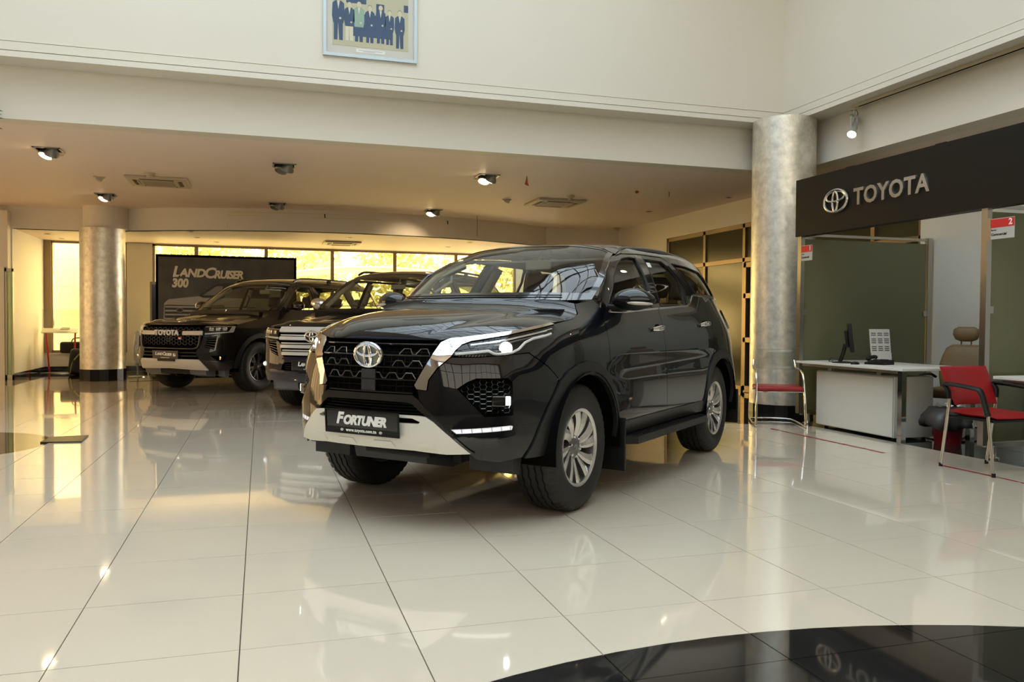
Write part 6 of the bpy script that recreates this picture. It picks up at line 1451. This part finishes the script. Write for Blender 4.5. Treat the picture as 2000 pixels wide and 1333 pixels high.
    for s in (1, -1):
        MB().prism([(-.80, .30), (-.62, .26), (-.60, .38), (-.82, .40)], min(s * .30, s * .62), max(s * .30, s * .62), frame((0, 0, 0), (1, 0, 0), (0, 0, 1), (0, -1, 0))).build('air_deflector', mat('deflector_grey', (.13, .14, .15), .5), car)
        MB().prism([(-.60, .27), (-.52, .25), (-.50, .40), (-.62, .40)], min(s * .68, s * .80), max(s * .68, s * .80), frame((0, 0, 0), (1, 0, 0), (0, 0, 1), (0, -1, 0))).build('wheel_deflector', mat('deflector_grey', (.13, .14, .15), .5), car)
    cabin(car, .62, 3.2, .78, 1.32, -.38, SEATF, BEIGE)
    for s in (1, -1):
        for pts in (((.62, 1.34), (.86, 1.54), (1.1, 1.70)), ((1.57, .9), (1.58, 1.3), (1.60, 1.7)), ((2.68, 1.1), (2.70, 1.4), (2.6, 1.7))): MB().tube([tuple(B.P(u, z, -.05) * [1, s, 1]) for u, z in pts], .035, 8).build('pillar_lining', BEIGE, car)
        q = [B.P(u, z, o_) * [1, s, 1] for u, z, o_ in ((1.56, 1.40, -.06), (1.55, 1.41, -.12), (1.56, 1.58, -.12), (1.57, 1.60, -.06))]; MB().tube(q, .014, 8).build('grab_handle', SEATF, car)
    for s in (-1, 1):
        wheel(car, 0, s * .82, .40, .229, .265, 'six', s); wheel(car, 2.85, s * .82, .40, .229, .265, 'six', s)
    return car
lux_suv('sport', (-.7287, 14.1853), 48.857, 'dark boxy SUV with silver skid plate parked in front of the grey display board', mat('dark_bronze_paint', (.010, .008, .007), .25, 0., coat=1., spec=.2, crough=.01), mat('dark_bronze_paint', (.010, .008, .007)))
lux_suv('chrome', (1.1598, 10.8000), 53.068, 'black boxy SUV with broad chrome grille bars, half hidden behind the big SUV', mat('black_metallic_paint', (.0022, .0026, .0042)), mat('dark_blue_paint', (.004, .005, .016), .25, 0., coat=1., spec=.2, crough=.01))
# ================================================================= RIGHT SIDE: FASCIA SIGN, PARTITIONS, DESKS, CHAIRS
sg = empty('fascia_sign', (XP, 0, 0), 0, 'long black fascia sign with silver emblem and lettering over the desks', 'sign')
FAS = mat('fascia_black', (.0055, .005, .0045), .45, spec=.25)
yy = [8.02, 4.62, 1.2, -2.2]
for a, b in zip(yy[:-1], yy[1:]): MB().box((-.03, b + .002, 2.125), (.09, a - .002, 2.765)).build('fascia_panel', FAS, sg)
MB().box((.09, 7.95, 2.14), (.16, 8.02, 2.75)).build('end_return', FAS, sg)
Ms = lambda y, z, d=.035: frame((-d, y, z), (0, -1, 0), (0, 0, 1), (-1, 0, 0))
SIGNM = mat('sign_silver', (.62, .60, .56), .22, .9)
emblem(.385, .262, .014, sg, Ms(7.325, 2.440, .045), m=SIGNM)
text('lettering', 'TOYOTA', .235, SIGNM, sg, Ms(6.55, 2.432), .03, .006, 0, 1.06, sx=.985)
for y in (7.2, 6.0, 4.8, 3.0): MB().box((.02, y - .06, 2.765), (.05, y + .06, 2.785)).build('hanger_plate', FAS, sg)
# partitions: frosted glass in steel frames across the desks
def partition(y, lab, num, ytag):
    p = empty('glass_partition', (XP, y, 0), 0, lab, 'partition', 'frosted glass partitions between the desks')
    MB().box((-.02, -.03, .12), (.03, .03, 2.13)).build('post', STEEL, p); MB().box((1.76, -.03, .12), (1.82, .03, 2.17)).build('post', STEEL, p)
    MB().box((.03, -.02, 2.13), (1.82, .02, 2.16)).build('top_rail', STEEL, p); MB().box((.03, -.02, .10), (1.82, .02, .14)).build('bottom_rail', STEEL, p)
    MB().box((.05, -.005, .15), (1.75, .005, 2.10)).build('frosted_pane', FROST, p)
    for z in (1.27, .35): MB().box((.03, -.025, z - .03), (.07, -.006, z + .03)).build('pane_clamp', STEEL, p); MB().box((1.71, -.025, z - .03), (1.76, -.006, z + .03)).build('pane_clamp', STEEL, p)
    for x in (.12, 1.7): MB().lathe([(.055, 0), (.055, .012), (.03, .02), (.026, .115), (0, .115)], 20, M=Matrix.Translation((x, 0, 0))).build('standoff_foot', CHROME, p)
    return p
partition(7.955, 'frosted glass partition behind the desk with the monitor', '1', 7.9)
partition(5.47, 'frosted glass partition behind the red chair at the right edge', '2', 5.4)
def bureau_sign(y, n, w, lab, z0=1.845):
    s = empty('bureau_sign', (XP - .025, y, z0), 0, lab, 'sign', 'numbered bureau signs')
    f = lambda a, z, d=.004: frame((-d, a, z), (0, -1, 0), (0, 0, 1), (-1, 0, 0))
    MB().box((-.003, -w, 0), (.003, 0, .17)).build('plate', mat('sign_grey', (.45, .44, .40), .5), s); MB().box((-.0045, -w, .095), (-.003, -.012, .165)).build('red_band', REDP, s)
    MB().box((-.006, -.012, -.01), (.006, .025, .18)).build('bracket', STEEL, s)
    text('numerals', n, .07, PRINTW, s, f(-w + .035, .131, .005), .001, .002); text('small_lettering', 'Bureau', .018, BLACKP, s, f(-.015, .075), .001, .0002, .2, align='LEFT'); text('lettering', 'Commercial', .030, BLACKP, s, f(-.015, .038), .001, .0008, .2, align='LEFT', sx=min(1., (w - .02) / .20))
bureau_sign(7.92, '1', .20, 'small red and grey sign numbered 1 on the partition post'); bureau_sign(5.41, '2', .235, 'small red and grey sign numbered 2 on the partition post at the right', 1.855)
# desks
def desk(y0, y1, lab, grp='white reception desks'):
    d = empty('desk', (5.75, y0, 0), 0, lab, 'desk', grp); L = y1 - y0
    MB().box((0, 0, .70), (.92, L, .725), bev=.003).build('desk_top', LAMINATE, d)
    for x, y in ((.02, .02), (.02 if False else .84, .02), (.84, L - .08)): MB().box((x, y, 0), (x + .055, y + .055, .70)).build('leg', CHROME, d)
    MB().box((.17, .28, .025), (.64, L - .16, .625), bev=.003).build('cabinet_body', LAMINATE, d)
    MB().box((.155, .285, .035), (.17, L - .165, .615)).build('front_panel', LAMINATE, d)
    for x, y in ((.22, .33), (.22, L - .25), (.58, .33), (.58, L - .25)): MB().lathe([(.02, 0), (.02, .025)], 12, M=Matrix.Translation((x, y, 0))).build('foot', BLACKP, d)
    MB().box((.2, .5, .625), (.24, .56, .70)).box((.2, L - .35, .625), (.24, L - .29, .70)).build('riser', STEEL, d); MB().box((.05, .05, .67), (.08, L - .05, .70)).build('apron_rail', STEEL, d)
    return d
desk(6.28, 7.88, 'white desk with black monitor left of the red armchair'); desk(3.70, 5.28, 'white desk cut by the right edge behind the red armchair')
mo = empty('monitor', (6.02, 7.32, .725), -.28, 'black flat monitor seen from the side on the white desk', 'monitor')
M = Matrix.Translation((.02, 0, .26)) @ Matrix.Rotation(-.32, 4, 'X') @ Matrix.Rotation(.0, 4, 'Z')
# the screen faces away from the aisle, towards +x -y
R_ = Matrix.Rotation(-.38, 4, 'Z')
T_ = R_ @ Matrix.Translation((0, 0, .27)) @ Matrix.Rotation(-.12, 4, 'Y')
MB().box((-.02, -.21, -.155), (.018, .21, .155), bev=.008, M=T_).build('screen_housing', BLACKP, mo); MB().box((.018, -.19, -.135), (.0195, .19, .135), M=T_).build('screen_panel', GLOSSB, mo); MB().box((-.055, -.12, -.10), (-.02, .12, .08), bev=.012, M=T_).build('rear_housing', BLACKP, mo)
MB().tube([(R_ @ Vector(v))[:] for v in ((-.05, 0, .20), (-.07, 0, .10), (-.10, 0, .012))], .022, 8).build('stand', BLACKP, mo); MB().lathe([(.12, 0), (.12, .008), (.03, .018), (0, .018)], 28, M=Matrix.Translation((-.07, 0, 0))).build('base', BLACKP, mo)
MB().tube(bez([(-.09, .05, .02), (-.15, .1, .05), (-.17, .14, .01), (-.10, .2, .01)], 6), .004, 6).build('cable', BLACKP, mo)
ph = empty('desk_phone', (6.10, 6.98, .725), .3, 'black desk telephone beside the monitor', 'telephone')
MB().prism([(-.09, 0), (.09, 0), (.09, .05), (-.09, .02)], -.11, .11, frame((0, 0, 0), (1, 0, 0), (0, 0, 1), (0, -1, 0))).build('phone_body', BLACKP, ph); MB().tube(bez([(-.07, .085, .05), (-.04, .085, .068), (.05, .085, .075), (.08, .085, .07)], 5), [.02] * 16, 8).build('handset', BLACKP, ph)
kp = MB()
for a in range(4):
    for b in range(3): kp.box((-.05 + a * .03, -.07 + b * .03, .028 + a * .006), (-.03 + a * .03, -.05 + b * .03, .036 + a * .006))
kp.build('keypad', DARKP, ph)
kb = empty('computer_mouse', (5.86, 7.05, .725), .2, 'small black mouse at the foot of the monitor', 'mouse'); MB().lathe([(0, .03), (.02, .027), (.034, .015), (.036, 0), (0, 0)], 20, M=Matrix.Diagonal((1.5, 1, 1, 1))).build('mouse_body', BLACKP, kb)
# calendar sheet standing on the desk
ca = empty('desk_calendar', (6.42, 7.48, .725), .0, 'white printed calendar sheets standing on the desk right of the monitor', 'calendar')
cm = lambda x, z, d: frame((x, -d, z), (1, 0, 0), (0, .12, 1), (0, -1, .12))
MB().box((0, 0, 0), (.27, .26, .004), M=cm(0, .10, 0)).build('sheet', PRINTW, ca); MB().box((0.005, 0, 0), (.275, .10, .004), M=cm(0, 0, .012)).build('sheet', PRINTW, ca)
tx = MB(); rnd = random.Random(3)
for c_ in range(3):
    for r_ in range(10):
        if r_ in (3, 7): continue
        for w in range(7): tx.box((.02 + c_ * .085 + w * .009, .02 + r_ * .021, .004), (.027 + c_ * .085 + w * .009, .031 + r_ * .021, .0045), M=cm(0, .10, 0))
tx.build('printed_table', DARKP, ca)['kind'] = 'stuff'
# red visitor chair with clear acrylic back (cantilever, faces the camera)
vc = empty('visitor_chair', (5.55, 7.93, 0), -.44, 'red seated chrome visitor chair with clear back in front of the silver column', 'chair')
for s in (-1, 1):
    MB().tube(bez([(s * .24, .42, .016), (s * .26, .1, .016), (s * .262, -.20, .016), (s * .262, -.235, .05), (s * .258, -.22, .30), (s * .252, -.19, .47), (s * .25, -.15, .62), (s * .245, -.07, .68), (s * .24, .10, .70), (s * .235, .20, .72), (s * .225, .25, .80)], 6), .0125, 10).build('frame_tube', CHROME, vc)
MB().tube(bez([(-.24, .42, .016), (-.15, .47, .02), (0, .49, .022), (.15, .47, .02), (.24, .42, .016)], 6), .0125, 10).build('rear_floor_tube', CHROME, vc)
MB().tube([(-.25, -.15, .43), (.25, -.15, .43)], .009, 8).tube([(-.25, .15, .43), (.25, .15, .43)], .009, 8).build('seat_support', CHROME, vc)
MB().box((-.245, -.22, .44), (.245, .22, .495), bev=.024).build('seat', REDV, vc)
V = []; F = []
for i in range(9):
    for j in range(7):
        a = (i / 8 - .5) * 2; V.append((a * .235, .24 + .04 * (1 - a * a), .68 + .26 * j / 6)); 
for i in range(8):
    for j in range(6): F.append((i * 7 + j, i * 7 + 7 + j, i * 7 + 8 + j, i * 7 + j + 1))
o = mk('clear_backrest', V, F, CLEAR, vc, True); md = o.modifiers.new('s', 'SOLIDIFY'); md.thickness = .006
vc.scale = (1, 1, .90)
# red armchair
ac = empty('armchair', (5.487, 5.30, 0), -PI / 2, 'red armchair with black arms and steel legs at the right edge', 'chair')
for s in (-1, 1):
    MB().tube([(0, s * .235, 0), (.035, s * .235, .25), (.075, s * .237, .50), (.075, s * .237, .565)], .0125, 10).build('leg', STEEL, ac); MB().tube([(.50, s * .235, 0), (.47, s * .235, .25), (.44, s * .235, .47)], .0125, 10).build('leg', STEEL, ac)
    MB().tube(bez([(.075, s * .24, .555), (.07, s * .245, .62), (.04, s * .25, .665), (.10, s * .255, .672), (.33, s * .257, .655), (.39, s * .255, .63), (.43, s * .245, .50), (.445, s * .24, .45)], 5), .020, 8, sq=(1.15, .8)).build('arm', BLACKP, ac)
    for x in (0, .50): MB().lathe([(.015, 0), (.015, .03)], 12, M=Matrix.Translation((x, s * .235, 0))).build('foot_cap', BLACKP, ac)
MB().box((.06, -.22, .405), (.48, .22, .425), bev=.006).build('seat_frame', BLACKP, ac)
V = []; F = []; nu, nv = 14, 12
def cushion(fn, th, name):
    V = []; F = []
    for side in (0, 1):
        for i in range(nu + 1):
            for j in range(nv + 1):
                a, b = i / nu * 2 - 1, j / nv * 2 - 1; e = (1 - abs(a) ** 6) * (1 - abs(b) ** 6); p, n = fn(a, b); V.append(tuple(Vector(p) + Vector(n) * th * (.5 * e ** .5) * (1 if side else -1)))
    w = nv + 1; S_ = (nu + 1) * w
    for i in range(nu):
        for j in range(nv):
            q = (i * w + j, (i + 1) * w + j, (i + 1) * w + j + 1, i * w + j + 1); F.append(tuple(k + S_ for k in q)); F.append(q[::-1])
    return mk(name, V, F, REDV, ac, True)
cushion(lambda a, b: ((.27 + a * .225, b * (.225 - .02 * max(0, a)), .447 + .012 * a * a - .02 * max(0, a) ** 3), (0, 0, 1)), .055, 'seat')
cushion(lambda a, b: ((.06 - .07 * a - .02 + .035 * (1 - b * b) * -1, b * (.235 + .012 * a) * (1 - .04 * a * a), .655 + a * .150), (-.93, 0, -.35)), .045, 'backrest')
# tan swivel chair behind the desk
tc_ = empty('swivel_chair', (7.0, 6.90, 0), 0, 'tan leather swivel chair with headrest behind the white desk', 'chair')
tcM = Matrix.Rotation(3.58, 4, 'Z')
def tb(a, b, bev, M=Matrix.Identity(4)): return MB().box(a, b, bev=bev, M=tcM @ M)
tb((-.24, -.25, .42), (.26, .25, .53), .045).build('seat', TAN, tc_)
V = []; F = []
def shell(prof, n=20, dx=0.):
    V = []; F = []; k = len(prof)
    for w, x, z, t in prof:
        for j in range(n):
            a = 2 * PI * j / n; c, s_ = math.cos(a), math.sin(a); V.append((tcM @ Vector((x + t * abs(c) ** .8 * (1 if c > 0 else -1), w * abs(s_) ** .7 * (1 if s_ > 0 else -1), z)))[:])
    for i in range(k - 1):
        for j in range(n): F.append((i * n + j, i * n + (j + 1) % n, (i + 1) * n + (j + 1) % n, (i + 1) * n + j))
    F += [tuple(range(n))[::-1], tuple(range((k - 1) * n, k * n))]; return V, F
V, F = shell([(.16, -.24, .47, .03), (.235, -.25, .52, .055), (.255, -.26, .65, .06), (.26, -.27, .78, .06), (.235, -.29, .90, .055), (.20, -.30, 1.00, .05), (.14, -.31, 1.045, .03)]); mk('backrest', V, F, TAN, tc_, True)
V, F = shell([(.06, -.31, 1.085, .02), (.11, -.31, 1.11, .045), (.135, -.31, 1.17, .055), (.13, -.31, 1.23, .05), (.08, -.31, 1.265, .025)]); mk('headrest', V, F, TAN, tc_, True)
MB().tube([(tcM @ Vector(v))[:] for v in ((-.31, -.05, 1.02), (-.31, -.05, 1.10))], .008, 6).tube([(tcM @ Vector(v))[:] for v in ((-.31, .05, 1.02), (-.31, .05, 1.10))], .008, 6).build('headrest_stem', CHROME, tc_)
MB().box((-.075, -.006, -.008), (.075, .006, .008), M=tcM @ Matrix.Translation((-.338, 0, .90)) @ Matrix.Rotation(PI / 2, 4, 'Z')).build('back_slot', CHROME, tc_)
for s in (-1, 1): MB().tube([(tcM @ Vector(v))[:] for v in bez([(.15, s * .29, .50), (.12, s * .31, .66), (-.15, s * .31, .68), (-.24, s * .28, .64)], 6)], .017, 8).build('arm', BLACKP, tc_)
MB().lathe([(.03, .12), (.03, .42), (.09, .42)], 16).build('gas_column', BLACKP, tc_)
for k in range(5):
    a = 2 * PI * k / 5 + .3; MB().tube([(0, 0, .12), (.16 * math.cos(a), .16 * math.sin(a), .10), (.30 * math.cos(a), .30 * math.sin(a), .07)], [.025, .02, .014], 8).build('star_foot', CHROME, tc_); MB().lathe([(0, -.012), (.03, -.012), (.03, .012), (0, .012)], 16, M=Matrix.Translation((.30 * math.cos(a), .30 * math.sin(a), .031)) @ Matrix.Rotation(PI / 2, 4, 'X')).build('castor', BLACKP, tc_)
tc_.scale = (1, 1, .885)
# waste bin with bag
wb_ = empty('waste_bin', (6.30, 6.28, 0), 0, 'red waste bin lined with a dark grey bag under the desk corner', 'bin')
MB().lathe([(0, 0), (.115, 0), (.15, .33), (.155, .335), (.145, .335), (.11, .012), (0, .012)], 36).build('bin_body', mat('bin_red', (.25, .008, .015), .4), wb_)
rnd = random.Random(9); V = []; F = []; n = 44
rows = [(.10, .31, 0), (.145, .345, 0), (.165, .34, .01), (.185, .29, .02), (.195, .23, .03), (.19, .17, .035)]
for k, (r_, z, am) in enumerate(rows):
    for j in range(n):
        a = 2 * PI * j / n; w = math.sin(a * 5 + k * .5) + .6 * math.sin(a * 11 + k); ex = 1 + (.45 * max(0, math.cos(a - 3.4)) ** 3 if k > 2 else 0); V.append((r_ * ex * math.cos(a) + am * w * math.cos(a), r_ * ex * math.sin(a) + am * w * math.sin(a), z + (am * .8) * math.sin(a * 3 + k)))
for k in range(len(rows) - 1):
    for j in range(n): F.append((k * n + j, k * n + (j + 1) % n, (k + 1) * n + (j + 1) % n, (k + 1) * n + j))
o = mk('bin_bag', V, F, mat('bag_grey', (.055, .05, .052), .45), wb_, True); md = o.modifiers.new('s', 'SOLIDIFY'); md.thickness = .003
for k in range(4):
    ox, oy = ((-.06, -.06), (.06, .06), (.06, -.06), (-.05, .06))[k]
    V = [(ox + .5 * (rnd.uniform(-.03, .03) + dx), oy + .5 * (rnd.uniform(-.03, .03) + dy), .345 + rnd.uniform(0, .06)) for dx, dy in ((-.05, -.04), (.05, -.03), (.04, .05), (-.04, .04), (0, 0))]
    tag(mk('paper_scrap', V, [(0, 1, 4), (1, 2, 4), (2, 3, 4), (3, 0, 4)], PRINTW), 'crumpled white paper in the red waste bin, ' + ('nearest the desk', 'at the back', 'at the front', 'in the middle')[k], 'paper', 'crumpled papers in the waste bin').location = (6.30, 6.28, 0)
# chairs and a poster board seen dimly through the office glass
for k, (x, y, rz) in enumerate([(8.9, 12.6, .4)]):
    dc = empty('office_chair', (x, y, 0), rz, 'dark chair standing in the office behind the olive glass', 'chair')
    MB().box((-.22, -.22, .43), (.22, .22, .48), bev=.02).build('seat', REDV, dc); MB().box((-.22, .18, .50), (.22, .23, .92), bev=.02).build('backrest', SEATF, dc)
    for sx in (-.2, .2):
        for sy in (-.2, .2): MB().tube([(sx, sy, 0), (sx, sy, .44 if sy < 0 else .9)], .012, 8).build('leg', CHROME, dc)
sd = empty('shelf_unit', (XW + .35, 10.75, 0), 0, 'shelf unit with red and grey items behind the office door glass', 'shelf')
for z in (.05, .42, .80, 1.18, 1.55, 1.92): MB().box((0, 0, z), (.35, 1.1, z + .03)).build('shelf_board', LAMINATE, sd)
for y in (0, 1.07): MB().box((0, y, 0), (.35, y + .03, 1.95)).build('side_panel', LAMINATE, sd)
tag(MB().box((XW + .37, 10.85, .451), (XW + .62, 11.7, .60), bev=.01).build('storage_box', REDP), 'red storage box on a shelf behind the office door glass', 'box')
# dashed red tape on the floor
TP = mat('red_floor_tape', (.30, .012, .02), .5)
for n_, (ya, yb, lab) in enumerate([(7.66, 6.0, 'worn red floor tape line in front of the desk with the monitor'), (5.32, 3.2, 'worn red floor tape line under the red armchair')]):
    t = empty('floor_tape', (5.285, ya, 0), 0, lab, 'tape', 'red tape lines on the floor'); rnd = random.Random(5 + n_); y = 0.; L = ya - yb
    while y < L:
        l = rnd.uniform(.06, .20); w = rnd.uniform(.018, .030); dx = rnd.uniform(-.004, .004)
        m_ = 7; top = [(dx + w * rnd.uniform(.5, 1), -y - l * k / m_) for k in range(m_ + 1)]; bot = [(dx - w * rnd.uniform(.5, 1), -y - l * k / m_) for k in range(m_ + 1)]
        V = [(a, b, .0016) for a, b in top] + [(a, b, .0016) for a, b in bot]; F = [(k, m_ + 1 + k, m_ + 2 + k, k + 1) for k in range(m_)]
        mk('tape_piece', V, F, TP, t); y += l + rnd.uniform(.0, .03)
